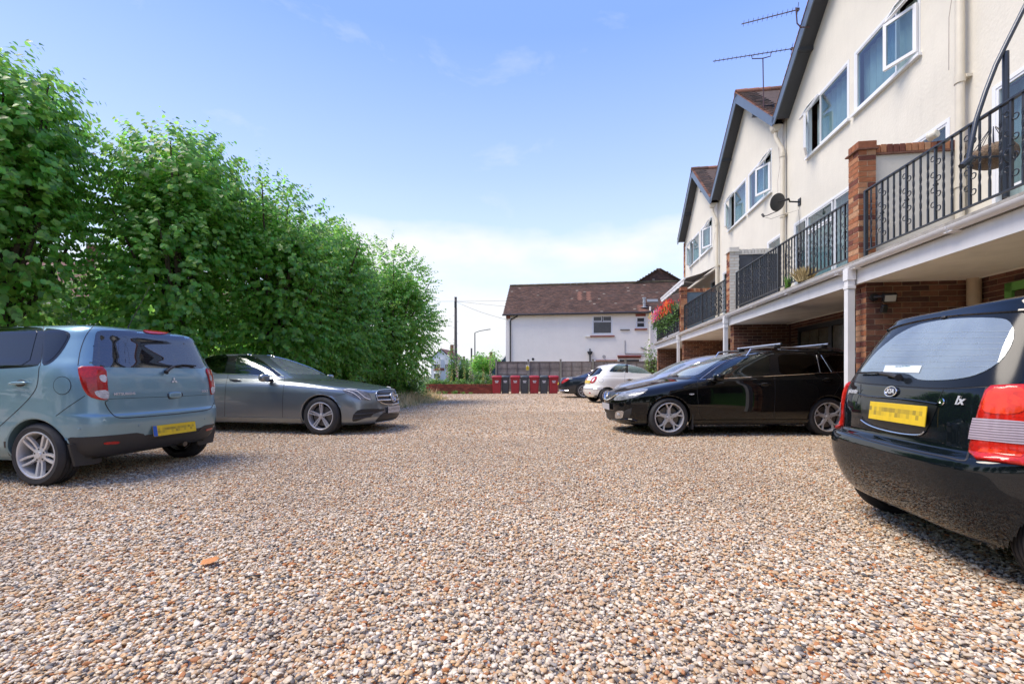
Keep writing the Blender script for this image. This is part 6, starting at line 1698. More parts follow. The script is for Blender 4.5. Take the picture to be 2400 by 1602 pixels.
# garage doors of house 1 and green window of house 0
def garage_door(h, y0, y1, z1, fm, gm_, rows=3):
    b = MB(); x = 0.06
    b.box2((x - 0.03, y0, 0), (x + 0.02, y0 + 0.09, z1)); b.box2((x - 0.03, y1 - 0.09, 0), (x + 0.02, y1, z1)); b.box2((x - 0.03, y0, z1 - 0.10), (x + 0.02, y1, z1)); b.box2((x - 0.02, y0, 0), (x + 0.02, y1, 1.0))
    mid = (y0 + y1) / 2; b.box2((x - 0.025, mid - 0.06, 1.0), (x + 0.02, mid + 0.06, z1 - 0.1))
    o = b.build('garage_door', fm, h)
    for a, c in ((y0 + 0.09, mid - 0.06), (mid + 0.06, y1 - 0.09)):
        n = 3
        for k in range(n):
            for q in range(2):
                ya_ = a + (c - a) * k / n; yb_ = a + (c - a) * (k + 1) / n; za = 1.0 + (z1 - 1.1) * q / 2; zb = 1.0 + (z1 - 1.1) * (q + 1) / 2
                g_ = MB(); g_.box2((x - 0.008, ya_ + 0.015, za + 0.015), (x, yb_ - 0.015, zb - 0.015)); g_.build('door_pane', gm_, o)
BLK = mat('black_timber', (0.012, 0.012, 0.014), 0.45, var=0.2, vscale=8)
DIRTY = mat('dirty_glass', (0.10, 0.09, 0.07), 0.15, var=0.35, vscale=6, spec=0.6)
GRN = mat('green_paint', (0.16, 0.42, 0.10), 0.6, var=0.15, vscale=6)
garage_door(h1, 2.0, 4.72, 2.16, BLK, DIRTY)
garage_door(h2, 1.6, 4.7, 2.12, BLK, DIRTY)
garage_door(h3, 1.6, 4.7, 2.12, BLK, DIRTY)
garage_door(h0, 2.0, 4.70, 2.16, GRN, DIRTY)
# roof edge clay pot and small round fan on the screen of house 1
b = MB(); b.lathe([(0.0, 0.0), (0.085, 0.0), (0.10, 0.012), (0.10, 0.03), (0.088, 0.04), (0.085, 0.16), (0.07, 0.175), (0, 0.175)], 24, Matrix.Rotation(R(84), 4, 'X') @ Matrix.Rotation(R(20), 4, 'Y'))
o = b.build('round_vent_cowl', mat('aged_white_plastic', (0.62, 0.60, 0.50), 0.5, var=0.12, vscale=20), None, True, 40, label='small round off-white cowl on top of the brick coped screen wall', category='cowl')
o.location = B2W(4.84, 6.94, 4.285); o.scale = (0.62, 0.62, 0.62); o.rotation_euler = (0, 0, -AL)
# security light on the party wall
fl = empty('security_light', B2W(4.10, 6.86, 2.10), -AL, label='black twin security light on the brown brick wall above the small hatchback', category='light')
b = MB(); b.lathe([(0, 0), (0.055, 0), (0.05, 0.03), (0, 0.03)], 16, Matrix.Rotation(R(90), 4, 'X')); b.tube([(0, -0.02, 0), (0.05, -0.09, 0.0), (0.08, -0.10, -0.02)], 0.02, 8); b.build('wall_bracket', BLK, fl, True, 40)
b = MB(); b.box((0, 0, 0), (0.15, 0.08, 0.11)); o = b.build('lamp_housing', BLK, fl, bevel=0.008); o.location = (0.13, -0.11, -0.02); o.rotation_euler = (R(25), 0, R(-15))
b = MB(); b.box((0, -0.043, 0), (0.12, 0.006, 0.085)); q = b.build('lamp_glass', mat('lamp_glass_grey', (0.35, 0.36, 0.34), 0.15), o)
b = MB(); b.box((0, 0, 0), (0.07, 0.06, 0.11)); o = b.build('sensor', BLK, fl, bevel=0.015); o.location = (0.07, -0.10, -0.17); o.rotation_euler = (R(20), 0, 0)
# satellite dish
sdh = empty('satellite_dish', B2W(XW, 11.42, 5.08), -AL, label='dark grey satellite dish on the cream wall beside the rain pipe', category='satellite dish')
b = MB(); prof = [(r_, -0.045 * (r_ / 0.24) ** 2) for r_ in np.linspace(0.0, 0.24, 7)]; prof += [(0.24, -0.040), (0.0, 0.008)]; prof = [(a_ * 0.84, b2_) for a_, b2_ in prof]
b.lathe(prof, 32, Matrix.Translation((-0.46, 0.0, 0.02)) @ Vector((0.33, -0.88, -0.33)).to_track_quat('Z', 'Y').to_matrix().to_4x4()); b.build('dish', mat('dish_grey', (0.03, 0.031, 0.033), 0.5), sdh, True, 40)
b = MB(); b.tube([(0, 0, 0), (-0.22, 0, 0.02), (-0.25, 0, 0.10)], 0.02, 8); b.tube([(-0.25, 0, 0.08), (-0.45, 0.01, 0.03)], 0.028, 8); b.box((-0.01, 0, 0), (0.02, 0.12, 0.16)); b.build('wall_bracket', BLK, sdh, True, 40)
b = MB(); b.tube([(-0.47, 0.0, -0.18), (-0.62, 0.25, -0.2), (-0.66, 0.34, -0.17)], 0.010, 6); b.tube([(-0.66, 0.34, -0.19), (-0.68, 0.38, -0.12)], 0.028, 8); b.tube([(-0.66, 0.34, -0.2), (-0.55, 0.2, -0.3), (-0.3, 0.05, -0.25), (-0.05, -0.05, -0.2), (-0.01, -0.1, -1.2)], 0.004, 5); b.build('receiver_arm', BLK, sdh, True, 40)
# aerials
def yagi(name, label, mast, a, b_, n, el, base_extra=None):
    t = empty(name, mast[0], 0, label=label, category='aerial', group='roof aerials')
    O = Vector(mast[0])
    m = MB(); m.tube([Vector(p) - O for p in mast], 0.014, 8); m.build('mast', mat('mast_rust', (0.10, 0.055, 0.06), 0.6, 0.3), t, True)
    A, B_ = Vector(a) - O, Vector(b_) - O
    m = MB(); m.tube([A, B_], 0.011, 6); m.build('boom', mat('boom_metal', (0.16, 0.13, 0.11), 0.5, 0.5), t, True)
    d = (B_ - A).normalized(); sd_ = Vector((0, 0, 1)).cross(d).normalized(); up = d.cross(sd_)
    for k in range(n):
        c = A.lerp(B_, (k + 0.5) / n * 0.92)
        m = MB(); m.tube([c - sd_ * el, c + sd_ * el], 0.004, 4); m.tube([c - up * el * 0.35, c + up * el * 0.35], 0.004, 4); m.build('element', MATS['boom_metal'], t)
    c = A.lerp(B_, 0.97); m = MB(); m.tube([c - sd_ * el * 1.1 + up * 0.08, c, c + sd_ * el * 1.1 + up * 0.08], 0.006, 4); m.tube([c - sd_ * el * 1.1 - up * 0.1, c, c + sd_ * el * 1.1 - up * 0.1], 0.006, 4); m.box(c, (0.06, 0.05, 0.05)); m.build('reflector', MATS['boom_metal'], t)
    return t
yagi('roof_aerial', 'upper short aerial clamped to the dark barge board of the near gable', [(6.38, 9.76, 8.50), (6.22, 9.80, 8.52), (6.15, 9.82, 8.62), (6.13, 9.83, 8.97)], (5.18, 10.28, 8.96), (6.22, 9.85, 8.95), 11, 0.10)
a2 = yagi('roof_aerial', 'lower long aerial on a thin mast above the tiled gable', [at_px(1790, 262, 12.05), at_px(1788, 136, 12.05)], at_px(1671, 144, 12.35), at_px(1862, 113.5, 11.8), 17, 0.08)
O = at_px(1790, 262, 12.05); q = [at_px(1762, 131, 12.1), at_px(1763, 138, 12.1), at_px(1788, 137, 12.05), at_px(1806, 132, 11.95), at_px(1807, 123, 11.95)]
m = MB(); m.tube([Vector(p) - O for p in q], 0.012, 6); m.build('cradle', MATS['mast_rust'], a2, True)
m = MB(); m.tube([(0, 0, 0.04), (0.22, -0.04, 0.04)], 0.016, 6); m.tube([(0, 0, 0.15), (0.22, -0.04, 0.15)], 0.016, 6); m.box((0.22, -0.04, 0.1), (0.03, 0.03, 0.16)); m.build('bracket', BLK, a2)
# awning on the last house
aw = empty('awning', B2W(XW, 17.6, 4.9), -AL, h3) if False else None
b = MB(); x0, z0, x1, z1 = -0.03, 5.05, -1.15, 4.62; n = 20
vs_ = []
for k in range(n + 1):
    y = 0.15 + 4.4 * k / n; s_ = 0.02 * math.sin(k * 1.2)
    vs_ += [(x0, y, z0), ((x0 + x1) / 2, y, (z0 + z1) / 2 - 0.05 + s_ * 0.3), (x1, y, z1)]
b.add(vs_, [(3 * k + j, 3 * k + 3 + j, 3 * k + 4 + j, 3 * k + 1 + j) for k in range(n) for j in (0, 1)])
AWN = mat('awning_canvas', (0.22, 0.21, 0.22), 0.9, var=0.1)
awo = b.build('awning', AWN, h3, True)
b = MB(); b.box2((x1 - 0.06, 0.12, z1 - 0.05), (x1, 4.6, z1 + 0.03)); b.build('front_bar', UPVC, awo)
b = MB(); n = 44
vs_ = []
for k in range(n + 1):
    y = 0.15 + 4.4 * k / n; vs_ += [(x1 - 0.045, y, z1 - 0.05), (x1 - 0.045 + 0.01 * math.sin(k), y, z1 - 0.17 - 0.03 * abs(math.sin(k * 0.9)))]
b.add(vs_, [(2 * k, 2 * k + 2, 2 * k + 3, 2 * k + 1) for k in range(n)]); b.build('valance', UPVC, awo)
for y in (0.6, 4.0):
    b = MB(); b.tube([(x0, y, z0 - 0.12), ((x0 + x1) / 2, y + (0.7 if y < 2 else -0.7), (z0 + z1) / 2 - 0.16), (x1, y, z1 - 0.02)], 0.03, 8); b.build('folding_arm', UPVC, awo, True)
# cantilever parasol on the nearest balcony
pr = empty('cantilever_parasol', (4.77, 4.40, ZF), 0, label='dark folding parasol frame behind the nearest balcony railing', category='parasol')
PM = mat('parasol_grey_tube', (0.05, 0.058, 0.07), 0.3, 0.3)
pp = lambda x, y, Y=4.4: at_px(x, y, Y) - Vector((4.77, 4.40, ZF))
b = MB(); b.tube([pp(2358, 462), pp(2357, 122)], 0.026, 12); b.tube([pp(2357, 260), pp(2357, 268)], 0.031, 12); b.build('post', PM, pr, True, 40)
b = MB(); b.tube([pp(2268, 386), pp(2277, 335), pp(2288, 281), pp(2310, 215), pp(2334, 153), pp(2359, 102), pp(2400, 20), pp(2440, -60)], 0.021, 10); b.build('boom', PM, pr, True)
b = MB(); b.tube([pp(2272, 370), pp(2352, 366)], 0.012, 8); b.tube([pp(2254, 390), pp(2276, 370)], 0.03, 8)
b.tube([pp(2366 + 14 * math.cos(a), 366 + 16 * math.sin(a), 4.35) for a in np.linspace(0, 6.28, 16)[:-1]], 0.008, 6, closed=True); b.build('crank', PM, pr, True)
b = MB(); b.box((0, 0, 0.03), (0.8, 0.8, 0.06)); b.build('base_weight', CONC, pr) if False else None
bk = superbox('wicker_basket', (0, 0, 0), (0.36, 0.36, 0.24), mat('wicker_brown', (0.16, 0.11, 0.07), 0.8, var=0.5, vscale=60, bump=0.01, bscale=90), None, 2.4, None, 12, label='brown wicker basket hanging beside the parasol post', category='basket')
bk.location = at_px(2328, 366, 4.75)
m = MB()
for k in range(8):
    a = k * math.pi / 4; m.tube([(0.17 * math.cos(a), 0.17 * math.sin(a), 0.06), (0.02 * math.cos(a), 0.02 * math.sin(a), 0.30)], 0.004, 4)
m.build('hanging_wire', BLK, bk)
# tuft of dry plant on the balcony of house 1 and its green seedling
def tuft(name, loc, n, h, sp, m, label, cat, parent=None, seed=0, lean=1.0, wd=0.006):
    r = random.Random(seed); b = MB()
    for k in range(n):
        a = r.uniform(0, 6.283); d = r.uniform(0, sp); x, y = d * math.cos(a), d * math.sin(a); hh = h * r.uniform(0.5, 1.0)
        dx, dy = (x * 1.4 + r.uniform(-1, 1) * 0.3 * hh) * lean, (y * 1.4 + r.uniform(-1, 1) * 0.3 * hh) * lean; w = wd * r.uniform(0.6, 1.3); t = r.uniform(0, 6.283)
        wx, wy = w * math.cos(t), w * math.sin(t)
        b.add([(x - wx, y - wy, 0), (x + wx, y + wy, 0), (x + dx * 0.5 + wx * 0.7, y + dy * 0.5 + wy * 0.7, hh * 0.62), (x + dx * 0.5 - wx * 0.7, y + dy * 0.5 - wy * 0.7, hh * 0.62), (x + dx, y + dy, hh)], [(0, 1, 2, 3), (3, 2, 4)])
    o = b.build(name, m, parent, label=label, category=cat); o.location = loc
    return o
STRAW = mat('straw', (0.50, 0.40, 0.20), 0.85, islands=0.35)
tuft('dry_plant', B2W(3.96, 8.45, 2.66), 380, 0.27, 0.10, STRAW, 'dry straw coloured plant growing at the railing foot above the estate car', 'plant', seed=3, wd=0.008)
tuft('green_seedling', B2W(3.96, 9.05, 2.66), 60, 0.26, 0.04, mat('fresh_green', (0.14, 0.28, 0.05), 0.7, islands=0.3), 'small green weed beside the dry balcony plant', 'plant', seed=4, wd=0.010)
# flower boxes on the last railing
fb = empty('flower_box', B2W(3.82, 19.4, 3.3), -AL, label='row of red, pink and yellow flowers trailing over the farthest balcony railing', category='flower box')
b = MB(); b.box2((-0.14, -1.9, -0.02), (0.08, 2.2, 0.16)); b.build('trough', BLK, fb)
r = random.Random(5)
FL = dict(red=(0.65, 0.02, 0.015), orange=(0.8, 0.16, 0.02), pink=(0.75, 0.12, 0.38), yellow=(0.8, 0.5, 0.04), white=(0.75, 0.65, 0.6))
gr = MB()
for k in range(2600):
    y = r.uniform(-2.0, 2.3); z = r.uniform(-0.05, 0.45) if r.random() < 0.72 else -r.uniform(0.0, 0.62) * (0.6 + 0.4 * math.sin(y * 5)); x = -0.05 + r.gauss(0, 0.11); s_ = r.uniform(0.018, 0.045)
    n_ = Vector((r.gauss(0, 1), r.gauss(0, 1), r.gauss(0, 1))).normalized(); u = n_.orthogonal().normalized() * s_; v = n_.cross(u)
    c = Vector((x, y, z)); gr.add([c - u, c + v * 0.7, c + u, c - v * 0.7], [(0, 1, 2, 3)])
gr.build('foliage', mat('trailing_leaves', (0.10, 0.22, 0.045), 0.7, islands=0.4), fb, kind='stuff')
for nm, wgt, yr in (('red', 130, (-1.9, 1.0)), ('orange', 90, (-1.9, 0.4)), ('pink', 100, (0.2, 1.6)), ('yellow', 70, (1.2, 2.3)), ('white', 40, (0.8, 2.3))):
    m = MB()
    for k in range(wgt):
        c = Vector((-0.17 + r.gauss(0, 0.08), r.uniform(*yr), r.uniform(0.12, 0.60))); s_ = r.uniform(0.04, 0.075)
        for q in range(6):
            a = q * math.pi / 3; t = Vector((-0.4 + r.uniform(-0.2, 0.2), math.cos(a), math.sin(a))) * s_; t2 = Vector((-0.4, math.cos(a + 0.9), math.sin(a + 0.9))) * s_
            m.add([c, c + t, c + t2], [(0, 1, 2)])
    m.build(nm + '_blossom', mat(nm + '_petal', FL[nm], 0.6, islands=0.2), fb, kind='stuff')
# ================================================================ white house at the end
A8 = R(8); WH0 = Vector((-0.42, 31.0, 0))
wh = empty('white_house', WH0, -A8, label='white rendered house with a long brown tiled roof behind the bins', category='house')
Uv = Vector((math.cos(A8), -math.sin(A8)))
def wu(px, py):
    """photo pixel -> (u, z) on the front wall of the white house"""
    rx = (px - 1200) / FPX
    # (u*Ux + WH0.x) = rx * (u*Uy + WH0.y)
    u = (rx * WH0.y - WH0.x) / (Uv.x - rx * Uv.y); Y = WH0.y + u * Uv.y
    return u, CAMZ + (881 - py) / FPX * Y
def c3(x, y): return wu(980 + x / 3.559, 620 + y / 3.559)
RW = mat('white_render', (0.86, 0.83, 0.76), 0.9, var=0.035, vscale=1.2, streak=0.03, bump=0.004, bscale=14)
GUT = mat('black_gutter', (0.02, 0.02, 0.022), 0.4)
REDT = mat('red_tile_sill', (0.26, 0.075, 0.055), 0.7, var=0.15, vscale=12)
EZ = 5.10
wins = []
a = c3(1452, 582); b_ = c3(1622, 413); W1 = (a[0], a[1], b_[0], min(b_[1], EZ - 0.06))
a = c3(1816, 530); b_ = c3(1898, 432); W2 = (a[0], a[1], b_[0], b_[1])
a = c3(1668, 860); b_ = c3(1856, 778); W3 = (a[0], a[1], b_[0], b_[1])
m = MB(); wall_holes(m, (0, [(0, EZ + 0.1), (14.0, EZ + 0.1)]), [W1, W2, W3], lambda u, z, d: (u, d, z))
m.box2((-0.0, 0.1, 0), (0.02, 6.0, EZ)); m.build('front_wall', RW, wh)
m = MB(); m.add([(0, 0.0, EZ), (0, 6.0, EZ), (0, 3.0, EZ + 2.6)], [(0, 1, 2)]); m.add([(0, 0.0, 0), (0, 6.0, 0), (0, 6.0, EZ), (0, 0.0, EZ)], [(0, 1, 2, 3)]); m.build('gable_wall', RW, wh)
def wwin(r_, panes, blindm, nm='window'):
    u0, z0, u1, z1 = r_; w = MB(); t = 0.06
    for q in ((u0, z0, u1, z0 + t), (u0, z1 - t, u1, z1), (u0, z0 + t, u0 + t, z1 - t), (u1 - t, z0 + t, u1, z1 - t)): w.box2((q[0], 0.03, q[1]), (q[2], 0.085, q[3]))
    for q in panes:
        for e_ in ((q[0], q[1], q[2], q[1] + 0.035), (q[0], q[3] - 0.035, q[2], q[3]), (q[0], q[1] + 0.035, q[0] + 0.035, q[3] - 0.035), (q[2] - 0.035, q[1] + 0.035, q[2], q[3] - 0.035)): w.box2((e_[0], 0.02, e_[1]), (e_[2], 0.03 - 0.001, e_[3]))
    o = w.build(nm, UPVC, wh)
    for q in panes: g_ = MB(); g_.box2((q[0] + 0.03, 0.04, q[1] + 0.03), (q[2] - 0.03, 0.05, q[3] - 0.03)); g_.build('pane', blindm, o)
    return o
GP = mat('grey_blind_pane', (0.085, 0.085, 0.085), 0.25, var=0.1); DP = mat('dark_pane', (0.045, 0.05, 0.055), 0.12)
u0, z0, u1, z1 = W1; md = (u0 + u1) / 2; zt = z1 - 0.42
wwin(W1, [(u0 + 0.06, z0 + 0.06, u1 - 0.06, zt), (u0 + 0.06, zt + 0.03, md - 0.03, z1 - 0.06), (md + 0.03, zt + 0.03, u1 - 0.06, z1 - 0.06)], GP)
u0, z0, u1, z1 = W2; wwin(W2, [(u0 + 0.06, z0 + 0.06, u1 - 0.06, (z0 + z1) / 2 - 0.02), (u0 + 0.06, (z0 + z1) / 2 + 0.02, u1 - 0.06, z1 - 0.06)], DP)
u0, z0, u1, z1 = W3; wwin(W3, [(u0 + 0.06, z0 + 0.06, u1 - 0.06, z1 - 0.06)], DP)
def ledge(x0, x1, y0, y1, m_, nm, d=0.09):
    a = c3(x0, y1); b_ = c3(x1, y0); q = MB(); q.box2((a[0], -d, a[1]), (b_[0], 0.0, b_[1])); return q.build(nm, m_, wh)
ledge(1435, 1638, 590, 603, REDT, 'window_sill'); ledge(1395, 1434, 596, 603, RW, 'ledge')
ledge(1806, 1910, 532, 545, REDT, 'window_sill'); ledge(1814, 1898, 409, 431, REDT, 'lintel', 0.02)
ledge(1662, 1860, 755, 768, REDT, 'lintel', 0.14); ledge(1668, 1856, 768, 780, mat('dark_red_paint', (0.14, 0.03, 0.03), 0.6), 'lintel_board', 0.06)
ledge(1686, 1764, 540, 547, mat('brown_ledge', (0.10, 0.08, 0.07), 0.8), 'ledge', 0.08)
ledge(1482, 1660, 794, 802, REDT, 'window_sill')
ledge(738, 768, 422, 450, mat('corbel_brick', (0.2, 0.07, 0.05), 0.8), 'eaves_corbel', 0.10)
# roof: front slope of lapped tiles, back slope plain
zr0, zr1, dep = EZ + 0.06, EZ + 2.62, 3.0
Ls = math.hypot(dep + 0.25, zr1 - zr0 + 0.0); sl = math.atan2(zr1 - zr0, dep + 0.25)
f = lambda u, t, k: Vector((u, -0.25 + math.cos(sl) * t - math.sin(sl) * k, zr0 + math.sin(sl) * t + math.cos(sl) * k))
m = MB(); m.add([f(-0.15, 0, 0), f(14.2, 0, 0), f(14.2, Ls, 0), f(-0.15, Ls, 0), (-0.15, 6.25, zr0), (14.2, 6.25, zr0)], [(0, 1, 2, 3), (3, 2, 5, 4)]); rf = m.build('roof', TILE, wh)
r = random.Random(8); tm = MB(); tm2 = MB(); ex = 0.115; nrow = int(Ls / ex)
for k in range(nrow):
    t0 = k * ex; u = -0.18 + (0.09 if k % 2 else 0)
    while u < 13.6:
        lift = 0.03 + r.uniform(-0.005, 0.006); w_ = 0.175
        px_ = 1200 + FPX * (WH0.x + u * Uv.x) / (WH0.y + u * Uv.y)
        mb_ = tm2 if ((1352 < px_ < 1362 or 1374 < px_ < 1384) and 0.40 < t0 / Ls < 0.70) or (1494 < px_ < 1511 and t0 / Ls < 0.22) else tm
        mb_.add([f(u, t0, lift), f(u + w_, t0, lift), f(u + w_, t0 + 0.17, 0.006), f(u, t0 + 0.17, 0.006), f(u, t0, lift - 0.016), f(u + w_, t0, lift - 0.016)], [(0, 1, 2, 3), (4, 5, 1, 0)])
        u += 0.178
ROOFT = ramp_mat('old_clay_tile', [(0.0, (0.095, 0.058, 0.046)), (0.2, (0.08, 0.052, 0.043)), (0.4, (0.11, 0.064, 0.049)), (0.6, (0.088, 0.056, 0.046)), (0.8, (0.125, 0.073, 0.055)), (0.985, (0.24, 0.21, 0.17))], 0.95, nscale=1.6, var=0.35)
tm.build('roof_tiles', ROOFT, rf, kind='stuff'); tm2.build('newer_tiles', mat('new_clay_tile', (0.23, 0.11, 0.075), 0.9, islands=0.12), rf, kind='stuff')
m = MB()
for k in range(30): m.lathe([(0.10, 0), (0.11, 0.44)], 8, Matrix.Translation(f(-0.15 + k * 0.45, Ls, 0.02)) @ Matrix.Rotation(R(90), 4, 'Y'))
m.build('ridge_tiles', mat('mossy_ridge', (0.11, 0.09, 0.055), 0.95, var=0.4, vscale=3), rf, True, kind='stuff')
m = MB(); m.tube([f(-0.2, -0.02, 0), f(14.2, -0.02, 0)], 0.06, 8); m.build('gutter', GUT, wh, True)
# cross gable at the right
ua = c3(1905, 140)[0] - 0.15; ub = ua + 2.9; um = (ua + ub) / 2; zt = zr1 + 0.95
m = MB(); yf = dep - 0.6
P = [(ua - 0.6, yf + 0.6, zr1 - 0.3), (um, yf + 0.6, zt), (ub + 0.6, yf + 0.6, zr1 - 0.3)]
m.add(P + [(p[0], 9.5, p[2]) for p in P], [(0, 3, 4, 1), (1, 4, 5, 2)]); m.add(P, [(0, 1, 2)])
cg = m.build('cross_gable', ROOFT, wh)
tm = MB()
for k in range(14):      # hung tiles on the gable face
    z = zr1 - 0.1 + k * 0.118; half = (zt - z) / (zt - zr1 + 0.3) * (um - ua + 0.6)
    u = um - half
    while u < um + half - 0.05: tm.add([(u, yf + 0.56, z), (u + 0.17, yf + 0.56, z), (u + 0.17, yf + 0.595, z + 0.15), (u, yf + 0.595, z + 0.15)], [(0, 1, 2, 3)]); u += 0.175
tm.build('hung_tiles', ROOFT, cg, kind='stuff')
m = MB()
for sg in (1, -1):
    for k in range(12):
        t = k / 12; p = Vector((um + sg * (um - ua + 0.6) * (1 - t), yf + 0.5, zr1 - 0.3 + (zt - zr1 + 0.3) * t)); m.box(p + Vector((0, 0, 0.03)), (0.20, 0.22, 0.03), Matrix.Rotation(sg * R(30), 3, 'Y'))
m.build('verge_tiles', MATS['mossy_ridge'], cg, kind='stuff')
# flue, roof window, chapel of small pipes
a = wu(980 + 1857 / 3.559, 620 + 330 / 3.559)
fu = a[0] + 0.25; t_ = 0.65; base = f(fu, t_, 0)
m = MB(); m.tube([base - Vector((0, 0, 0.1)), base + Vector((0, 0, 0.55))], 0.09, 12); m.tube([base + Vector((0, 0, 0.55)), base + Vector((0, 0, 0.62))], 0.13, 12); m.tube([base + Vector((0, 0, 0.28)), base + Vector((0, 0, 0.32))], 0.12, 12); m.tube([base + Vector((0, 0, -0.05)), base + Vector((0, 0, 0.03))], [0.3, 0.12], 12)
m.build('flue', mat('flue_metal', (0.45, 0.46, 0.47), 0.35, 0.6), wh, True, 40)
p0 = f(c3(1885, 278)[0] + 0.3, 1.25, 0.05); m = MB(); m.add([p0, p0 + Vector((0.72, 0, 0)), p0 + Vector((0.72, 0.28, 0.22)), p0 + Vector((0, 0.28, 0.22))], [(0, 1, 2, 3)]); m.build('roof_window', mat('lead_grey', (0.16, 0.17, 0.17), 0.4), wh)
def wpipe(pts, r_, m_, nm, y=-0.07):
    q = MB(); q.tube([(c3(*p)[0], y, c3(*p)[1]) for p in pts], r_, 8); return q.build(nm, m_, wh, True)
wpipe([(830, 412), (828, 430), (800, 446), (776, 456), (770, 475), (770, 860)], 0.045, GUT, 'downpipe')
wpipe([(1934, 352), (1933, 560), (1930, 660), (1915, 700), (1912, 860)], 0.055, RW, 'soil_pipe', -0.12)
wpipe([(1433, 700), (1433, 724)], 0.035, GUT, 'waste_pipe'); 
h_ = wpipe([(1433, 745), (1433, 860)], 0.045, GUT, 'waste_pipe')
a = c3(1433, 735); m = MB(); m.prism([(-0.17, 0.09), (0.17, 0.09), (0.14, -0.05), (0.06, -0.11), (-0.06, -0.11), (-0.14, -0.05)], -0.02, 0.2, Matrix.Translation((a[0], 0, a[1])) @ Matrix.Rotation(R(90), 4, 'X')); m.build('rain_hopper', GUT, wh)
GP2 = mat('grey_pipe', (0.20, 0.20, 0.21), 0.5)
wpipe([(1725, 630), (1725, 740), (1900, 742)], 0.02, GP2, 'small_pipe', -0.03); wpipe([(1855, 690), (1905, 712)], 0.04, GP2, 'small_pipe'); wpipe([(1860, 761), (1925, 763)], 0.02, GP2, 'small_pipe', -0.03)
a = c3(958, 787); m = MB(); m.lathe([(0, 0.03), (0.08, 0.03), (0.09, 0.0)], 16, Matrix.Translation((a[0], -0.002, a[1])) @ Matrix.Rotation(R(90), 4, 'X')); m.build('wall_vent', GUT, wh, True)
a = c3(1550, 766); m = MB(); m.tube([(a[0] + 0.08 * math.cos(t), -0.02, a[1] + 0.08 * math.sin(t)) for t in np.linspace(0, 6.28, 14)[:-1]], 0.015, 5, closed=True); m.build('wall_ring', GP2, wh, True)
# lean-to roof at the left foot
b_ = wu(1190, 838); m = MB(); m.add([(-1.1, 0.2, 1.3), (-0.02, 0.2, 2.5), (-0.02, 0.35, 2.5), (-1.1, 0.35, 1.3)], [(0, 1, 2, 3)]); m.add([(-1.0, 0.25, 0.0), (-0.02, 0.25, 0.0), (-0.02, 0.25, 2.42), (-1.0, 0.25, 1.35)], [(0, 1, 2, 3)]); m.build('lean_to', mat('dark_teal', (0.03, 0.07, 0.09), 0.6), wh)

# ================================================================ fence, bins, low wall
FY = 27.4
fx0 = (1163 - 1200) / FPX * FY
fe = empty('panel_fence', (fx0, FY, 0), -R(2), label='weathered grey panel fence behind the row of bins', category='fence')
WOOD = mat('weathered_board', (0.27, 0.235, 0.20), 0.9, islands=0.25, var=0.35, vscale=3.0, detail=9)
POST = mat('fence_post', (0.26, 0.25, 0.20), 0.9, var=0.2, vscale=5)
r = random.Random(3)
pw_ = 1.93
for k in range(6):
    p = MB(); p.box2((-0.05, -0.08, 0), (0.05, 0.02, 2.0)); o = p.build('post', POST, fe); o.location = (k * pw_, 0, 0)
    p = MB(); p.box2((-0.07, -0.10, 2.001), (0.07, 0.04, 2.03)); o = p.build('post_cap', POST, fe); o.location = (k * pw_, 0, 0)
    if k == 5: break
    pn = empty('panel', (k * pw_ + 0.06, 0, 0), 0, fe)
    for j in range(15):
        z = 0.10 + j * 0.118; L_ = pw_ - 0.12; q = MB(); n = 8
        up = [0.132 + r.uniform(-0.008, 0.014) for _ in range(n + 1)]; vs_ = []
        for i in range(n + 1): vs_ += [(L_ * i / n, -0.012, z + r.uniform(-0.008, 0.008)), (L_ * i / n, 0.004, z + up[i]), (L_ * i / n, 0.012, z)]
        q.add(vs_, [(3 * i, 3 * i + 3, 3 * i + 4, 3 * i + 1) for i in range(n)] + [(3 * i + 1, 3 * i + 4, 3 * i + 5, 3 * i + 2) for i in range(n)]); q.build('board', WOOD, pn)
    q = MB()
    for u in (0.0, 0.58, 1.18, pw_ - 0.15): q.box2((u, -0.030, 0.10), (u + 0.035, -0.013, 1.86))
    q.box2((0, -0.035, 1.87), (pw_ - 0.12, 0.02, 1.895)); q.build('batten', mat('batten_wood', (0.17, 0.13, 0.11), 0.9, var=0.2), pn)
sg_ = empty('warning_sign', at_px(1236.5, 861, FY - 0.15) + Vector((0, 0, 0)), -R(2), label='yellow and white warning notice fixed to a fence post', category='sign')
m = MB(); m.box((0, 0, 0), (0.20, 0.008, 0.31)); m.build('plate', mat('sign_white', (0.75, 0.75, 0.74), 0.4), sg_)
m = MB(); m.box((0, -0.006, -0.045), (0.18, 0.004, 0.20)); m.prism([(-0.075, 0.05), (0.075, 0.05), (0.0, 0.14)], 0.004, 0.008, Matrix.Rotation(R(90), 4, 'X')); m.build('yellow_field', mat('sign_yellow', (0.80, 0.62, 0.02), 0.4), sg_)
for k, (s_, z) in enumerate((('!', 0.075), ('WARNING', -0.02), ('CCTV IN', -0.06), ('OPERATION', -0.10))):
    me = text_mesh(s_, 0.07 if k == 0 else 0.032, 0.001); me.materials.clear(); me.materials.append(mat('sign_black', (0.02, 0.02, 0.02), 0.5)); o = bpy.data.objects.new('lettering', me); COL.objects.link(o); o.parent = sg_; o.location = (0, -0.0105, z); o.rotation_euler = (R(90), 0, 0)

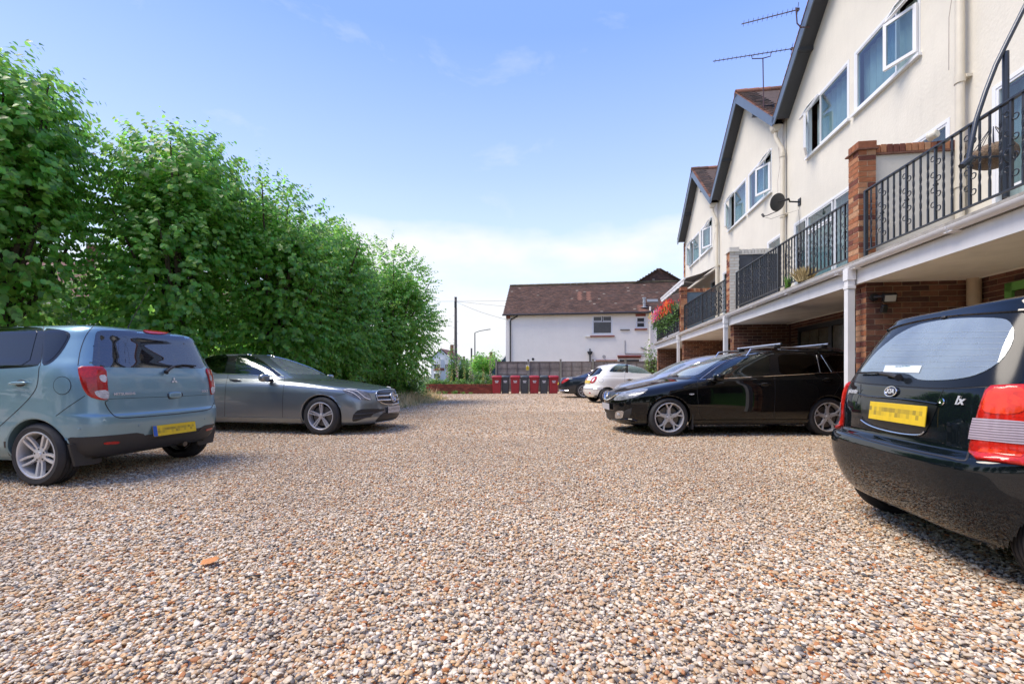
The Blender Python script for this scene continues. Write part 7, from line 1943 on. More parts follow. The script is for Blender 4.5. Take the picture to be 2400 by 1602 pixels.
def make_bin(red, w, hgt, dp_):
    col = (0.29, 0.016, 0.026) if red else (0.045, 0.055, 0.065)
    M_ = mat('bin_red' if red else 'bin_grey', col, 0.45, var=0.12, vscale=5)
    t = empty('wheelie_bin', (0, 0, 0))
    m = MB(); tw, td = w / 2, dp_ / 2; bw, bd = tw * 0.80, td * 0.72; zt = hgt * 0.88
    lv = [(0.03, bw, bd), (0.10, bw * 1.01, bd * 1.02), (zt - 0.07, tw * 0.92, td * 0.92), (zt - 0.065, tw * 0.99, td * 0.99), (zt, tw, td)]
    vs_ = []
    for z, a, b2 in lv:
        c = 0.035
        vs_ += [(-a + c, -b2, z), (a - c, -b2, z), (a, -b2 + c, z), (a, b2 - c, z), (a - c, b2, z), (-a + c, b2, z), (-a, b2 - c, z), (-a, -b2 + c, z)]
    fs = [tuple(range(7, -1, -1))]
    for i in range(len(lv) - 1):
        for k in range(8): fs.append((8 * i + k, 8 * i + (k + 1) % 8, 8 * i + 8 + (k + 1) % 8, 8 * i + 8 + k))
    m.add(vs_, fs); m.build('body', M_, t, True, 30)
    m = MB(); lv = [(zt, tw * 1.04, td * 1.04), (zt + 0.03, tw * 1.05, td * 1.05), (zt + 0.07, tw * 0.98, td * 0.95), (zt + 0.115, tw * 0.80, td * 0.7), (zt + 0.12, tw * 0.6, td * 0.4)]
    vs_ = []
    for z, a, b2 in lv:
        c = 0.05; vs_ += [(-a + c, -b2, z), (a - c, -b2, z), (a, -b2 + c, z), (a, b2 - c, z), (a - c, b2, z), (-a + c, b2, z), (-a, b2 - c, z), (-a, -b2 + c, z)]
    fs = [tuple(32 + k for k in range(8)), tuple(range(7, -1, -1))]
    for i in range(len(lv) - 1):
        for k in range(8): fs.append((8 * i + k, 8 * i + (k + 1) % 8, 8 * i + 8 + (k + 1) % 8, 8 * i + 8 + k))
    m.add(vs_, fs); m.build('lid', M_, t, True, 30)
    m = MB(); m.tube([(-tw * 0.8, td + 0.05, zt + 0.02), (tw * 0.8, td + 0.05, zt + 0.02)], 0.018, 8); m.build('grip', M_, t, True)
    for sg in (1, -1):
        m = MB(); m.lathe([(0, 0.02), (0.09, 0.02), (0.10, 0), (0.09, -0.02), (0, -0.02)], 16, Matrix.Translation((sg * bw * 0.95, bd * 0.95, 0.10)) @ Matrix.Rotation(R(90), 4, 'Y')); m.build('wheel', MATS['tyre_rubber'], t, True, 40)
    lb = MB(); yy = -td * 0.925 + 0.0
    zc = zt - 0.20; yy = -(bd + (td * 0.92 - bd) * ((zc - 0.1) / (zt - 0.17))) - 0.004
    lb.box((0, yy, zc), (0.20, 0.004, 0.055)); 
    lb.box((0.0, yy + 0.006, zc - 0.075), (0.16, 0.004, 0.05)) if True else None
    lo = lb.build('label_sticker', mat('bin_label', (0.62, 0.62, 0.64), 0.5), t); lo.rotation_euler = (0, 0, 0)
    me = text_mesh('Slough', 0.05, 0.0006); me.materials.clear(); me.materials.append(mat('label_ink', (0.05, 0.05, 0.06), 0.5)); o = bpy.data.objects.new('lettering', me); COL.objects.link(o); o.parent = t; o.location = (0, yy - 0.0035, zc); o.rotation_euler = (R(90), 0, 0)
    return t
BL = ['leftmost red bin of the row, next to the low brick wall', 'dark grey bin between the two leftmost red bins', 'second red bin from the low brick wall', 'dark grey bin in the middle, just right of the warning sign', 'third red bin from the low brick wall', 'dark grey bin farthest from the low brick wall', 'rightmost red bin, beside the dark limousine']
protoR = protoD = None
for k, px in enumerate([1164.5, 1184.4, 1207.4, 1229.4, 1251.8, 1274.8, 1296.8]):
    Y = 26.3 + RND.uniform(-0.06, 0.06)
    if k % 2 == 0:
        if protoR is None: protoR = make_bin(True, 0.56, 1.07, 0.66); t = protoR
        else: t = copy_tree(protoR)
    else:
        if protoD is None: protoD = make_bin(False, 0.48, 1.07, 0.52); t = protoD
        else: t = copy_tree(protoD)
    t.location = ((px - 1200) / FPX * Y, Y, 0); t.rotation_euler = (0, 0, RND.uniform(-0.06, 0.06)); tag(t, BL[k], 'wheelie bin', 'wheelie bins in front of the fence')

lw = empty('low_brick_wall', (-4.9, 25.9, 0), -R(-4), label='low red brick garden wall at the far side of the gravel', category='wall')
m = MB(); m.box2((0, 0, 0), (3.9, 0.215, 0.48)); core = m.build('wall_core', mat('red_mortar', (0.17, 0.07, 0.05), 0.95), lw)
brickwork(core, (0, 0, 0.0), (1, 0, 0), (0, -1, 0), 3.9, 0.48, ramp_mat('red_wall_brick', [(0, (0.22, 0.05, 0.035)), (0.3, (0.17, 0.04, 0.03)), (0.6, (0.27, 0.07, 0.045)), (0.85, (0.14, 0.04, 0.03))], 0.9, nscale=20), None, single=True, seed=2, proud=0.004)
m = MB()
for k in range(34): m.box2((k * 0.115 + 0.003, -0.015, 0.481), (k * 0.115 + 0.108, 0.23, 0.56))
m.build('coping_bricks', MATS['red_wall_brick'], lw, kind='stuff')

# ================================================================ poles, lamps, wires
TP = Vector(((1068 - 1200) / FPX * 42, 42, 0))
tp = empty('telegraph_pole', TP, 0, label='tall wooden telegraph pole with wires beyond the low wall', category='pole')
m = MB(); m.tube([(0, 0, 0), (0, 0, 4), (0, 0, 8.27)], [0.15, 0.135, 0.11], 12); m.build('pole', mat('pole_wood', (0.13, 0.11, 0.10), 0.9, var=0.25, vscale=4), tp, True)
m = MB(); m.box((0, -0.1, 7.6), (0.20, 0.2, 0.55)); m.tube([(0, 0, 8.27), (0, 0, 8.3)], 0.14, 10); m.build('junction_box', GUT, tp)
for k in range(9):
    m = MB(); z = 2.2 + k * 0.55; s_ = 1 if k % 2 else -1; m.tube([(s_ * 0.1, 0, z), (s_ * 0.28, 0, z)], 0.012, 5); m.build('step', GP2, tp)
WIRE = mat('wire_black', (0.03, 0.03, 0.035), 0.6)
top = TP + Vector((0, -0.1, 7.9))
for nm, e, sg in (('wire to the white house', WH0 + Vector((0.1, -0.1, EZ - 0.25)), 0.14), ('second wire', Vector((11, 27, 6.2)), 0.2), ('wire over the trees', Vector((-30, 44, 8.8)), 0.2), ('upper wire', Vector((30, 60, 8.0)), 0.3)):
    pts = [top.lerp(e, t) - Vector((0, 0, sg * 4 * t * (1 - t))) - top for t in np.linspace(0, 1, 17)]
    m = MB(); m.tube(pts, 0.010, 5)
    o = m.build('overhead_wire', WIRE, None, True, label='thin dark wire running from the pole top, ' + {'wire to the white house': 'down to the white house eaves', 'second wire': 'dipping behind the white house roof', 'wire over the trees': 'left over the trees', 'upper wire': 'nearly level behind the white house'}[nm], category='wire', group='overhead wires'); o.location = top
sl = empty('street_lamp', ((1113 - 1200) / FPX * 45, 45, 0), 0, label='thin grey street lamp with a long slanted arm', category='street lamp')
m = MB(); m.tube([(0, 0, 0), (0, 0, 5.30)], [0.07, 0.05], 8); m.build('column', mat('lamp_steel', (0.06, 0.065, 0.07), 0.5), sl, True)
m = MB(); m.tube([(0, 0, 5.3), (0.45, 0, 5.47), (1.15, 0, 5.60)], 0.035, 8); m.build('arm', MATS['lamp_steel'], sl, True)
m = MB(); m.box((1.32, 0, 5.62), (0.45, 0.2, 0.06), Matrix.Rotation(R(-8), 3, 'Y')); m.build('lamp_head', MATS['lamp_steel'], sl, bevel=0.02)
p2 = empty('wooden_pole', ((1105 - 1200) / FPX * 60, 60, 0), 0, label='short distant wooden pole left of the street lamp', category='pole')
m = MB(); m.tube([(0, 0, 0), (0, 0, 4.7)], 0.11, 8); m.build('pole', MATS['pole_wood'], p2, True)

# ================================================================ far houses
def far_house(loc, rz, w, d, eh, rh, wallm, roofm, wins, label, bay=False, gablefront=False):
    t = empty('distant_house', loc, rz, label=label, category='house', group='distant houses')
    m = MB(); m.box2((-w / 2, 0, 0), (w / 2, d, eh)); m.build('wall', wallm, t)
    m = MB()
    if gablefront: m.add([(-w / 2 - .3, -.3, eh - .05), (0, -.3, eh + rh), (w / 2 + .3, -.3, eh - .05), (-w / 2 - .3, d, eh - .05), (0, d, eh + rh), (w / 2 + .3, d, eh - .05)], [(0, 3, 4, 1), (1, 4, 5, 2)])
    else: m.add([(-w / 2 - .3, -.3, eh - .05), (w / 2 + .3, -.3, eh - .05), (w / 2 - .6, d / 2, eh + rh), (-w / 2 + .6, d / 2, eh + rh), (-w / 2 - .3, d + .3, eh - .05), (w / 2 + .3, d + .3, eh - .05)], [(0, 1, 2, 3), (3, 2, 5, 4), (0, 3, 4), (1, 5, 2)])
    ro = m.build('roof', roofm, t)
    if gablefront: m = MB(); m.add([(-w / 2, -0.02, eh - 0.1), (w / 2, -0.02, eh - 0.1), (0, -0.02, eh + rh - 0.2)], [(0, 1, 2)]); m.build('gable', wallm, t)
    m = MB(); m.box2((w * 0.2, d / 2 - .3, eh), (w * 0.2 + .6, d / 2 + .3, eh + rh + 1.0)); m.build('chimney', mat('chimney_brick', (0.22, 0.09, 0.06), 0.9), ro)
    y = 0.0
    if bay:
        m = MB(); m.prism([(-w * .36, 0), (-w * .24, -0.7), (w * .02, -0.7), (w * .14, 0)], 0, eh - 0.25); m.build('bay', wallm, t)
        m = MB(); m.prism([(-w * .38, 0), (-w * .25, -0.8), (w * .03, -0.8), (w * .16, 0)], eh * 0.46, eh * 0.58); m.build('bay_band', mat('red_hung_tile', (0.26, 0.10, 0.07), 0.9), t)
        y = -0.72
    for (x0, z0, x1, z1) in wins:
        yy = y if bay and x1 < w * .1 else 0.0
        f_ = MB(); f_.box2((x0, yy - 0.06, z0), (x1, yy - 0.001, z1)); wo = f_.build('window', UPVC, t)
        n = 2
        for k in range(n):
            a = x0 + 0.07 + (x1 - x0 - 0.07) * k / n; q = MB(); q.box2((a, yy - 0.07, z0 + 0.08), (a + (x1 - x0 - 0.07) / n - 0.07, yy - 0.061, z1 - 0.08)); q.build('pane', DP, wo)
    return t
FW = mat('far_white', (0.68, 0.69, 0.70), 0.9); FR = mat('far_roof', (0.16, 0.075, 0.06), 0.9, var=0.2); FR2 = mat('far_roof_brown', (0.11, 0.075, 0.065), 0.9, var=0.2)
far_house(at_px(1036, 881, 58) * Vector((1, 1, 0)) if False else ((1034 - 1200) / FPX * 92, 92, 0), R(-8), 4.2, 8, 4.6, 2.0, FW, FR, [(-1.3, 2.3, 0.0, 3.5), (-1.3, 0.5, 0.0, 1.6), (0.8, 2.3, 1.6, 3.5)], 'distant white bay windowed house left of the telegraph pole', bay=True, gablefront=True)
far_house(((1070 - 1200) / FPX * 120, 120, 0), 0, 6.0, 8, 3.0, 2.4, FW, FR2, [(-1.5, 1, -.3, 2.1)], 'distant red roofed house just right of the telegraph pole')
far_house(((1137 - 1200) / FPX * 90, 90, 0), R(5), 5.2, 7, 2.9, 2.1, FW, FR2, [(-2.2, 1.4, -1.0, 2.6), (0.4, 1.4, 1.7, 2.6)], 'distant white house with brown roof right of the street lamp')
far_house(((1116 - 1200) / FPX * 84, 84, 0), 0, 1.7, 6, 2.2, 1.6, FW, FR2, [(-.5, 1.2, .5, 2.2)], 'narrow distant white gable beside the street lamp', gablefront=True)
far_house((-13.5, 27.0, 0), R(20), 8, 8, 4.6, 2.4, mat('orange_house_brick', (0.45, 0.20, 0.12), 0.9, var=0.15), FR, [(-2.5, 2.8, -1.0, 4.0), (1, 2.8, 2.5, 4.0), (-2.5, .8, -1.0, 2.0), (1, .8, 2.5, 2.0)], 'orange brick house glimpsed through the gaps under the trees')
far_house((-22.0, 20.0, 0), R(30), 8, 8, 4.6, 2.4, FW, FR, [(-2.5, 2.8, -1.0, 4.0), (1, 2.8, 2.5, 4.0)], 'pale house behind the nearest trees')
# plain close-boarded fence pieces beyond the low wall
bf = empty('garden_fence', (-2.9, 30.2, 0), 0, label='dull boarded garden fence half hidden by plants beyond the low wall', category='fence')
for k in range(16):
    m = MB(); m.box2((k * 0.16, 0, 0), (k * 0.16 + 0.14, 0.02, 1.05)); m.build('board', WOOD, bf)
m = MB(); m.box2((-0.05, -0.03, 1.051), (2.6, 0.05, 1.10)); m.build('rail', POST, bf)

# ================================================================ trees, hedge, plants
def leaf_mat(name, col, trans=0.45, var=0.35, rough=0.45, tcol=None):
    m = bpy.data.materials.new(name); m.use_nodes = True; nt = m.node_tree; nt.nodes.clear(); L_ = nt.links.new
    out = sn(nt, 'ShaderNodeOutputMaterial'); p = sn(nt, 'ShaderNodeBsdfPrincipled'); tr = sn(nt, 'ShaderNodeBsdfTranslucent'); mx = sn(nt, 'ShaderNodeMixShader'); mx.inputs[0].default_value = trans
    g_ = sn(nt, 'ShaderNodeNewGeometry')
    hs = sn(nt, 'ShaderNodeHueSaturation'); hs.inputs['Color'].default_value = rgba(col)
    mr = sn(nt, 'ShaderNodeMapRange'); mr.inputs['To Min'].default_value = 1 - var; mr.inputs['To Max'].default_value = 1 + var; L_(g_.outputs['Random Per Island'], mr.inputs['Value']); L_(mr.outputs[0], hs.inputs['Value'])
    m2 = sn(nt, 'ShaderNodeMath', operation='MULTIPLY'); L_(g_.outputs['Random Per Island'], m2.inputs[0]); m2.inputs[1].default_value = 7.13
    m3 = sn(nt, 'ShaderNodeMath', operation='FRACT'); L_(m2.outputs[0], m3.inputs[0])
    m4 = sn(nt, 'ShaderNodeMapRange'); m4.inputs['To Min'].default_value = 0.465; m4.inputs['To Max'].default_value = 0.52; L_(m3.outputs[0], m4.inputs['Value']); L_(m4.outputs[0], hs.inputs['Hue'])
    L_(hs.outputs[0], p.inputs['Base Color']); p.inputs['Roughness'].default_value = rough
    hs2 = sn(nt, 'ShaderNodeHueSaturation'); hs2.inputs['Hue'].default_value = 0.485; hs2.inputs['Value'].default_value = 1.9; L_(hs.outputs[0], hs2.inputs['Color']); L_(hs2.outputs[0], tr.inputs[0])
    L_(p.outputs[0], mx.inputs[1]); L_(tr.outputs[0], mx.inputs[2]); L_(mx.outputs[0], out.inputs[0])
    MATS[name] = m
    return m
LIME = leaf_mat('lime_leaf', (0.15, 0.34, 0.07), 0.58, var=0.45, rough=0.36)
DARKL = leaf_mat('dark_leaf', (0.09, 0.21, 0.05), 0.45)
BRAM = leaf_mat('bramble_leaf', (0.11, 0.25, 0.055), 0.45)
PALEL = leaf_mat('pale_leaf', (0.14, 0.24, 0.06), 0.35)
BARK = mat('bark', (0.07, 0.055, 0.04), 0.95, var=0.3, vscale=8, bump=0.01, bscale=20)
class Leaves:
    def __init__(s): s.v = []; s.n = 0
    def add(s, c, d, n, size):
        """heart shaped leaf: c = stalk end, d = towards the tip, n = face normal"""
        s.v.append((c, d, n, size))
    def build(s, name, m, parent, **k):
        if not s.v: return
        C = np.array([(*a, *b_, *c_, d_) for a, b_, c_, d_ in s.v])
        c, d, n, sz = C[:, 0:3], C[:, 3:6], C[:, 6:9], C[:, 9:10]
        d /= np.linalg.norm(d, axis=1, keepdims=True) + 1e-9
        sd_ = np.cross(d, n); sd_ /= np.linalg.norm(sd_, axis=1, keepdims=True) + 1e-9
        nn_ = np.cross(sd_, d)
        shp = [(0, 0, 0), (0.08, 0.42, 0.06), (0.55, 0.40, 0.02), (1.0, 0.0, -0.10), (0.55, -0.40, 0.02), (0.08, -0.42, 0.06)]
        V = np.stack([c + sz * (a * d + b_ * sd_ + e * nn_) for a, b_, e in shp], 1).reshape(-1, 3)
        N_ = len(C); base = np.arange(N_) * 6
        F = np.concatenate([np.stack([base, base + 1, base + 2, base + 3], 1), np.stack([base, base + 3, base + 4, base + 5], 1)])
        me = bpy.data.meshes.new(name)
        me.vertices.add(len(V)); me.vertices.foreach_set('co', V.ravel())
        me.loops.add(len(F) * 4); me.loops.foreach_set('vertex_index', F.ravel())
        me.polygons.add(len(F)); me.polygons.foreach_set('loop_start', np.arange(len(F)) * 4); me.polygons.foreach_set('loop_total', np.full(len(F), 4))
        me.materials.append(m); me.update(); me.validate()
        o = bpy.data.objects.new(name, me); COL.objects.link(o); o.parent = parent
        for a, b_ in k.items(): o[a] = b_
        return o
def lime_tree(X, Y, H, rx, ry, seed, label, nsh=1000, dens=2.5, zb=1.1, size=0.095, lean=(0, 0), top=0.5, m=None, name='lime_tree', trunk=True, group='row of lime trees'):
    r = random.Random(seed)
    t = empty(name, (X, Y, 0), 0, label=label, category='tree', group=group)
    b = MB()
    if trunk:
        b.tube([(0, 0, 0), (0.03, 0.02, 1.0), (0, 0, 1.9), (0.05, 0, 2.6)], [0.17, 0.14, 0.13, 0.10], 10); b.build('trunk', BARK, t, True)
    lv = Leaves(); br = MB()
    zc = zb + (H - zb) * 0.42
    lobes = []
    for k in range(26):
        a = r.uniform(0, 6.283); z = zb + (H - zb) * r.uniform(0.05, 0.78); u = (z - zb) / (H - zb); env = math.sin(min(1, u * 1.25 + 0.16) * math.pi * 0.5) * (1 - max(0, u - 0.30) / 0.85) ** 1.05
        lobes.append((math.cos(a) * rx * env * 0.62, math.sin(a) * ry * env * 0.62, z, r.uniform(0.5, 0.85) * min(rx, 1.6)))
    def shoot(p0, dirn, L_, k, sz, ob=None):
        dirn = dirn.normalized(); pts = [p0]; p = p0.copy(); d = dirn.copy()
        for q in range(k):
            d = (d + Vector((r.uniform(-.18, .18), r.uniform(-.18, .18), r.uniform(-.14, .10)))).normalized()
            p = p + d * (L_ / k); pts.append(p.copy())
            s_ = d.cross(Vector((0, 0, 1))); s_ = s_.normalized() if s_.length > 0.05 else Vector((1, 0, 0))
            side = s_ if q % 2 else -s_
            ld = (side * 0.8 + d * 0.5 + Vector((0, 0, r.uniform(-0.75, 0.0)))).normalized()
            nrm = (Vector((0, 0, 1)) * 0.75 + Vector((r.gauss(0, .45), r.gauss(0, .45), r.gauss(0, .3))) + d * 0.25).normalized()
            if ob is not None: nrm = (nrm * 0.75 + ob * r.uniform(0.1, 1.1)).normalized(); ld = (ld + Vector((0, 0, -0.45))).normalized()
            lv.add(tuple(p), tuple(ld), tuple(nrm), sz * r.uniform(0.65, 1.25) * (1 - 0.35 * q / k))
        return pts
    for k in range(int(nsh * dens)):
        if r.random() < top * 0.16:       # upright whips at the top
            a = r.uniform(0, 6.283); q = r.random() ** 0.5
            x, y = math.cos(a) * rx * 0.62 * q, math.sin(a) * ry * 0.62 * q
            z = zb + (H - zb) * (0.72 - 0.18 * q) + r.uniform(-0.5, 0.2)
            L_ = r.uniform(0.5, 1.05) * (1.15 - 0.5 * q); d = Vector((x * 0.22 / rx, y * 0.22 / ry, 1))
            pts = shoot(Vector((x + lean[0] * (z / H), y + lean[1] * (z / H), z)), d, min(L_, H - z), int(9 + L_ * 5), size * 0.9)
            if r.random() < 0.3: br.tube(pts[::3] + [pts[-1]], 0.004, 3, cap=False)
        else:
            lb = r.choice(lobes); v = Vector((r.gauss(0, 1), r.gauss(0, 1), r.gauss(0, 1))).normalized(); rad = lb[3] * r.uniform(0.45, 1.0) ** 0.6
            p = Vector((lb[0], lb[1], lb[2])) + v * rad
            u = (p.z - zb) / (H - zb)
            if u < -0.02: p.z = zb + r.uniform(0, 0.5)
            out = Vector((p.x / rx, p.y / ry, 0)); d = v * 0.7 + out * 0.6 + Vector((0, 0, 0.15 if u > 0.35 else -0.35))
            shoot(p + Vector((lean[0] * (p.z / H), lean[1] * (p.z / H), 0)), d, r.uniform(0.25, 0.55), r.randint(6, 10), size, v)
    lv.build('crown', m or LIME, t, kind='stuff')
    if trunk:
        for k in range(22):
            a = r.uniform(0, 6.283); q = r.uniform(0.3, 0.95); e_ = Vector((math.cos(a) * rx * q, math.sin(a) * ry * q, r.uniform(0.55, 0.9) * H)); s_ = Vector((0.02, 0, r.uniform(1.5, 2.5)))
            br.tube([s_, s_.lerp(e_, 0.5) + Vector((0, 0, -0.2)), e_], [0.06, 0.035, 0.012], 6, cap=False)
    if br.v: br.build('branches', BARK, t, True, kind='stuff')
    return t
TR = TREEQ
lime_tree(-11.4, 6.2, 7.6, 2.0, 2.0, 1, 'nearest lime tree, mostly outside the left edge', int(700 * TR), size=0.15)
lime_tree(-9.45, 8.3, 7.4, 1.35, 1.6, 2, 'tall lime tree at the left edge above the pale blue hatchback', int(1500 * TR), size=0.125, top=1.3)
lime_tree(-7.6, 10.4, 7.0, 1.45, 1.6, 3, 'lime tree with the highest bright green shoots behind the blue hatchback', int(1400 * TR), size=0.12, top=1.3)
lime_tree(-6.5, 12.2, 6.7, 1.7, 1.7, 4, 'lime tree behind the roof of the grey saloon', int(1400 * TR), size=0.112, top=1.0)
lime_tree(-5.9, 13.9, 6.0, 1.6, 1.6, 5, 'lime tree behind the bonnet of the grey saloon', int(1200 * TR), size=0.108, top=0.9)
lime_tree(-5.5, 15.6, 5.2, 1.4, 1.4, 6, 'lower lime tree, second from the far end of the row', int(1000 * TR), size=0.105, top=0.7)
lime_tree(-4.55, 17.4, 6.0, 1.75, 1.7, 7, 'last lime tree of the row, standing apart beside the telegraph pole', int(1500 * TR), size=0.10, top=1.0)
def bush(name, X, Y, H, rx, ry, seed, label, n, size, m, kind=None, zb=0.05, cat='bush', flowers=None):
    r = random.Random(seed); t = empty(name, (X, Y, 0), 0, label=label, category=cat)
    lv = Leaves()
    lob = [(r.uniform(-.6, .6) * rx, r.uniform(-.6, .6) * ry, r.uniform(0.3, 0.7) * H, r.uniform(0.35, 0.5)) for _ in range(9)]
    for k in range(n):
        a, b_, c_, q = r.choice(lob); v = Vector((r.gauss(0, 1), r.gauss(0, 1), r.gauss(0, 1))).normalized(); w = r.random() ** 0.4
        p = Vector((a + v.x * q * rx * w, b_ + v.y * q * ry * w, max(zb, min(H * 1.02, c_ + v.z * q * H * 0.8 * w))))
        lv.add(tuple(p), (v.x + r.uniform(-.5, .5), v.y + r.uniform(-.5, .5), -0.3 + r.uniform(-.4, .4)), (v.x * .6 + r.gauss(0, .4), v.y * .6 + r.gauss(0, .4), 0.8), size * r.uniform(0.6, 1.3))
    lv.build('foliage', m, t, kind='stuff')
    b = MB()
    for k in range(5): a = r.uniform(0, 6.28); b.tube([(0, 0, 0), (math.cos(a) * rx * .5, math.sin(a) * ry * .5, H * .7)], [0.03, 0.01], 5)
    b.build('stem', BARK, t, True)
    return t
# undergrowth along the foot of the trees
for k, (x, y, H_, rx, ry, n) in enumerate([(-11.2, 9.4, 1.7, 1.6, 1.0, 2200), (-9.4, 11.4, 1.8, 1.6, 1.0, 2200), (-7.9, 13.0, 1.9, 1.5, 1.0, 2400), (-6.6, 14.6, 1.9, 1.4, 1.0, 2600), (-5.3, 15.2, 1.5, 1.3, 0.9, 2800), (-4.75, 16.6, 1.3, 1.0, 0.9, 2600), (-4.3, 18.3, 1.1, 0.9, 0.9, 2000)]):
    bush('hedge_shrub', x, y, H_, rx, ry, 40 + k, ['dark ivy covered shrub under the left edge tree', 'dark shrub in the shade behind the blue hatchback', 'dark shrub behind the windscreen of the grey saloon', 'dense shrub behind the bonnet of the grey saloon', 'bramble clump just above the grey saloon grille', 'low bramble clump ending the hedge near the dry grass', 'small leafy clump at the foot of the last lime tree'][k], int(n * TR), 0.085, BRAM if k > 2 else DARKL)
# foxglove-like dry spikes, dry grass verge
gm = tuft('dry_grass', (0, 0, 0), 10, 0.1, 0.1, STRAW, 'x', 'x', seed=1); bpy.data.objects.remove(gm)
r = random.Random(77); b = MB(); b2 = MB()
for k in range(11000):
    t = r.random(); y = 13.4 + 7.4 * t; xl = -4.35 + 0.75 * t; x = xl + r.triangular(-0.6, 1.0, 0.1) + (0.15 * math.sin(y * 3))
    edge = (x - xl)
    edge += 0.22 * math.sin(y * 2.3) + 0.12 * math.sin(y * 6.1 + x * 4)
    if r.random() < 0.35 + 0.35 * math.sin(y * 3.7 + x * 5): continue
    hh = (0.52 if abs(edge) < 0.4 else 0.18) * (0.7 + 0.3 * math.sin(y * 4.3 + x * 3)) * r.uniform(0.35, 1.15) * (1.0 if y > 14 else 0.8); w = 0.007 * r.uniform(.6, 1.4); a = r.uniform(0, 6.28); wx, wy = w * math.cos(a), w * math.sin(a); dx, dy = r.uniform(-.4, .4) * hh, r.uniform(-.4, .4) * hh
    (b2 if (r.random() < (0.35 if edge > 0.55 else 0.06)) else b).add([(x - wx, y - wy, 0), (x + wx, y + wy, 0), (x + dx * .5 + wx * .6, y + dy * .5 + wy * .6, hh * .6), (x + dx * .5 - wx * .6, y + dy * .5 - wy * .6, hh * .6), (x + dx, y + dy, hh)], [(0, 1, 2, 3), (3, 2, 4)])
b.build('dry_grass', mat('dry_straw', (0.74, 0.60, 0.34), 0.85, islands=0.3), kind='stuff'); b2.build('green_grass', mat('verge_green', (0.12, 0.17, 0.05), 0.85, islands=0.35), kind='stuff')
# hollyhocks and garden plants behind the low wall
PET = [mat('petal_cream', (0.62, 0.56, 0.40), 0.7), mat('petal_pink', (0.62, 0.36, 0.40), 0.7), mat('petal_yellow', (0.60, 0.52, 0.16), 0.7)]
r = random.Random(21)
hx = [(-5.15, 27.0, 1.9), (-4.9, 26.6, 2.1), (-4.6, 27.2, 1.7), (-4.25, 26.9, 2.2), (-3.9, 27.5, 2.0), (-3.65, 26.8, 1.5), (-3.35, 27.2, 2.3), (-3.1, 26.8, 2.0), (-2.85, 27.4, 1.8), (-2.5, 26.9, 2.0), (-2.2, 27.3, 1.4), (-1.75, 26.9, 1.6), (-1.5, 27.2, 1.3), (-1.2, 27.0, 1.9)]
HL = ['hollyhock spike at the left end behind the low wall', 'hollyhock spike rising second from the left behind the low wall', 'hollyhock spike half hidden by the last lime tree', 'tall hollyhock spike in front of the distant white bay windowed house', 'hollyhock spike directly below the distant bay windowed house roof', 'short hollyhock spike left of the telegraph pole foot', 'tallest hollyhock spike, crossing the telegraph pole foot', 'hollyhock spike just right of the telegraph pole', 'hollyhock spike in front of the dark round shrub', 'hollyhock spike under the short wooden pole', 'short hollyhock spike right of the street lamp column', 'hollyhock spike left of the first red bin', 'shortest hollyhock spike, next to the first red bin', 'hollyhock spike leaning beside the first fence post']
for k, (x, y, h_) in enumerate(hx):
    t = empty('hollyhock', (x, y, 0), 0, label=HL[k], category='plant', group='hollyhocks behind the low wall')
    m = MB(); lean = r.uniform(-.25, .25); m.tube([(0, 0, 0), (lean * .4, 0, h_ * .5), (lean, 0, h_)], [0.014, 0.010, 0.005], 5); m.build('stem', mat('stem_green', (0.22, 0.30, 0.10), 0.8), t, True)
    lv = Leaves()
    for q in range(70):
        z = h_ * r.random() ** 1.6 * 0.8; a = r.uniform(0, 6.28); lv.add((lean * z / h_ + math.cos(a) * .05, math.sin(a) * .05, z), (math.cos(a), math.sin(a), r.uniform(-.5, .2)), (r.gauss(0, .4), r.gauss(0, .4), 1), 0.15 * (1 - 0.6 * z / h_) * r.uniform(.6, 1.2))
    lv.build('foliage', PALEL if k % 2 else BRAM, t, kind='stuff')
    m = MB()
    for q in range(18):
        z = h_ * (0.45 + 0.55 * q / 18); a = q * 2.4; c = Vector((lean * z / h_ + math.cos(a) * .035, math.sin(a) * .035, z)); s_ = 0.045 * (1.15 - q / 18)
        m.lathe([(0.0, 0), (s_, 0.02), (s_ * .9, 0.03), (0, 0.012)], 6, Matrix.Translation(c) @ Matrix.Rotation(a, 4, 'Z') @ Matrix.Rotation(R(70), 4, 'Y'))
    m.build('blossom', PET[k % 3], t, kind='stuff')
bush('dark_shrub', -3.3, 29.6, 2.1, 1.1, 1.0, 60, 'dark round shrub right of the telegraph pole foot', int(3500 * TR), 0.11, DARKL)
bush('garden_shrub', -4.6, 27.6, 1.0, 1.2, 0.6, 61, 'leafy low shrub behind the left end of the low wall', int(1600 * TR), 0.10, BRAM)
bush('garden_shrub', -2.6, 27.5, 0.9, 1.3, 0.5, 62, 'leafy low shrub behind the middle of the low wall', int(1600 * TR), 0.10, BRAM)
bush('garden_shrub', -1.7, 28.5, 1.3, 0.8, 0.6, 63, 'green shrub behind the first red bin', int(1400 * TR), 0.11, DARKL)
bush('round_bush', -1.75, 33.0, 3.0, 1.35, 1.2, 64, 'bright green bush left of the white house', int(4200 * TR), 0.13, LIME)
bush('thin_sapling', -3.75, 29.0, 3.3, 0.55, 0.5, 65, 'thin leafy sapling right beside the telegraph pole', int(420 * TR), 0.10, DARKL)
bush('wall_climber', 9.05, 24.6, 2.6, 0.35, 0.4, 66, 'pale green climber in front of the white house beside the brick end wall', int(600 * TR), 0.10, PALEL, zb=0.8) if False else None
cw = at_px(1527, 850, 25.0)
bush('wall_climber', cw.x, 25.0, 3.0, 0.42, 0.35, 66, 'pale green climber between the white house and the brick end wall', int(700 * TR), 0.10, PALEL, zb=0.6)
r = random.Random(31)
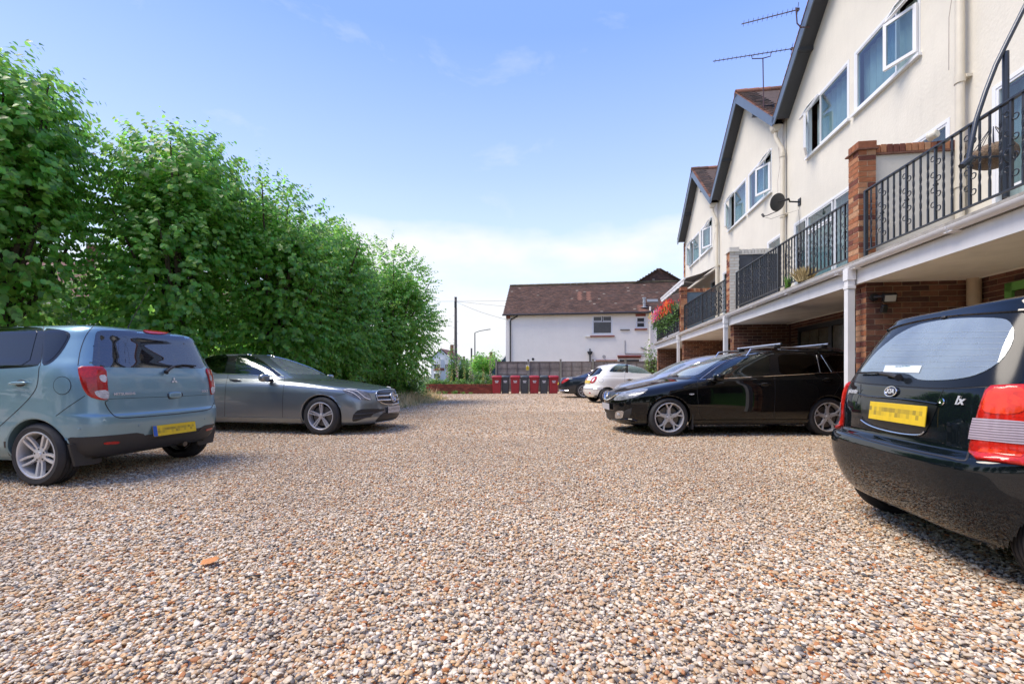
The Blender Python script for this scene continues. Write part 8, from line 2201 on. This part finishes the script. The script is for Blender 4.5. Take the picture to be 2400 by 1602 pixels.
for k in range(9):
    x = -4.6 + 3.4 * r.random(); y = 25.75 + (x + 4.9) * 0.07 - 0.12
    tuft('wall_weed', (x, y, 0), 40, r.uniform(0.12, 0.28), 0.10, MATS['fresh_green'], 'small green weed sprouting along the foot of the low brick wall', 'weed', seed=k, wd=0.014)['group'] = 'weeds along the low wall'
# far tree belt
r = random.Random(5)
for k in range(12):
    x = -16 + k * 1.45 + r.uniform(-.4, .4); bush('distant_tree', x, 118 + r.uniform(-6, 6), r.uniform(5.0, 7.0), 3.2, 2.5, 80 + k, 'distant dark tree on the skyline behind the far houses', int(900 * TR), 0.45, DARKL, cat='tree')['group'] = 'distant trees'
# other side of the row: houses opposite would only be seen in reflections; keep hedge depth
for k, (x, y) in enumerate([(-13.2, 10.6), (-11.6, 13.4), (-9.9, 15.6), (-8.6, 17.8), (-7.6, 20.2)]):
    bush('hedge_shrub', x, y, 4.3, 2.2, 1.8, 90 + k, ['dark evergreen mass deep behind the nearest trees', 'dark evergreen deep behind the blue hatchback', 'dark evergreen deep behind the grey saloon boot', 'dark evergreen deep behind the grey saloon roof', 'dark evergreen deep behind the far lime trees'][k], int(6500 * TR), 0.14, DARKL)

# added, unseen: dark hedge and house behind the viewpoint to darken car reflections
for k, (x, y) in enumerate([(-12, -8), (-8, -9), (-4, -9.5), (0, -10), (4, -10.5), (-13.5, -4), (-13.5, 1)]):
    bush('hedge_shrub', x, y, 7.0, 2.8, 1.8, 120 + k, ['tall clipped hedge mass at the yard corner, out of the picture', 'tall hedge mass beside the yard corner, out of the picture', 'tall hedge mass behind the viewpoint, left half', 'tall hedge mass straight behind the viewpoint', 'tall hedge mass behind the viewpoint, right half', 'tall hedge mass left of the viewpoint, nearer the gate', 'tall hedge mass left of the blue hatchback nose'][k], 4200, 0.26, DARKL)
far_house((4, -24, 0), R(180), 12, 8, 5.2, 2.6, mat('orange_house_brick', (0, 0, 0)), FR2, [(-4, 3, -2, 4.3), (2, 3, 4, 4.3), (-4, .8, -2, 2.2), (2, .8, 4, 2.2)], 'brick house behind the viewpoint, only mirrored in the cars')
for fn in (build_kia, build_colt, build_merc, build_mazda, build_fiat, build_sclass, build_silver): fn()
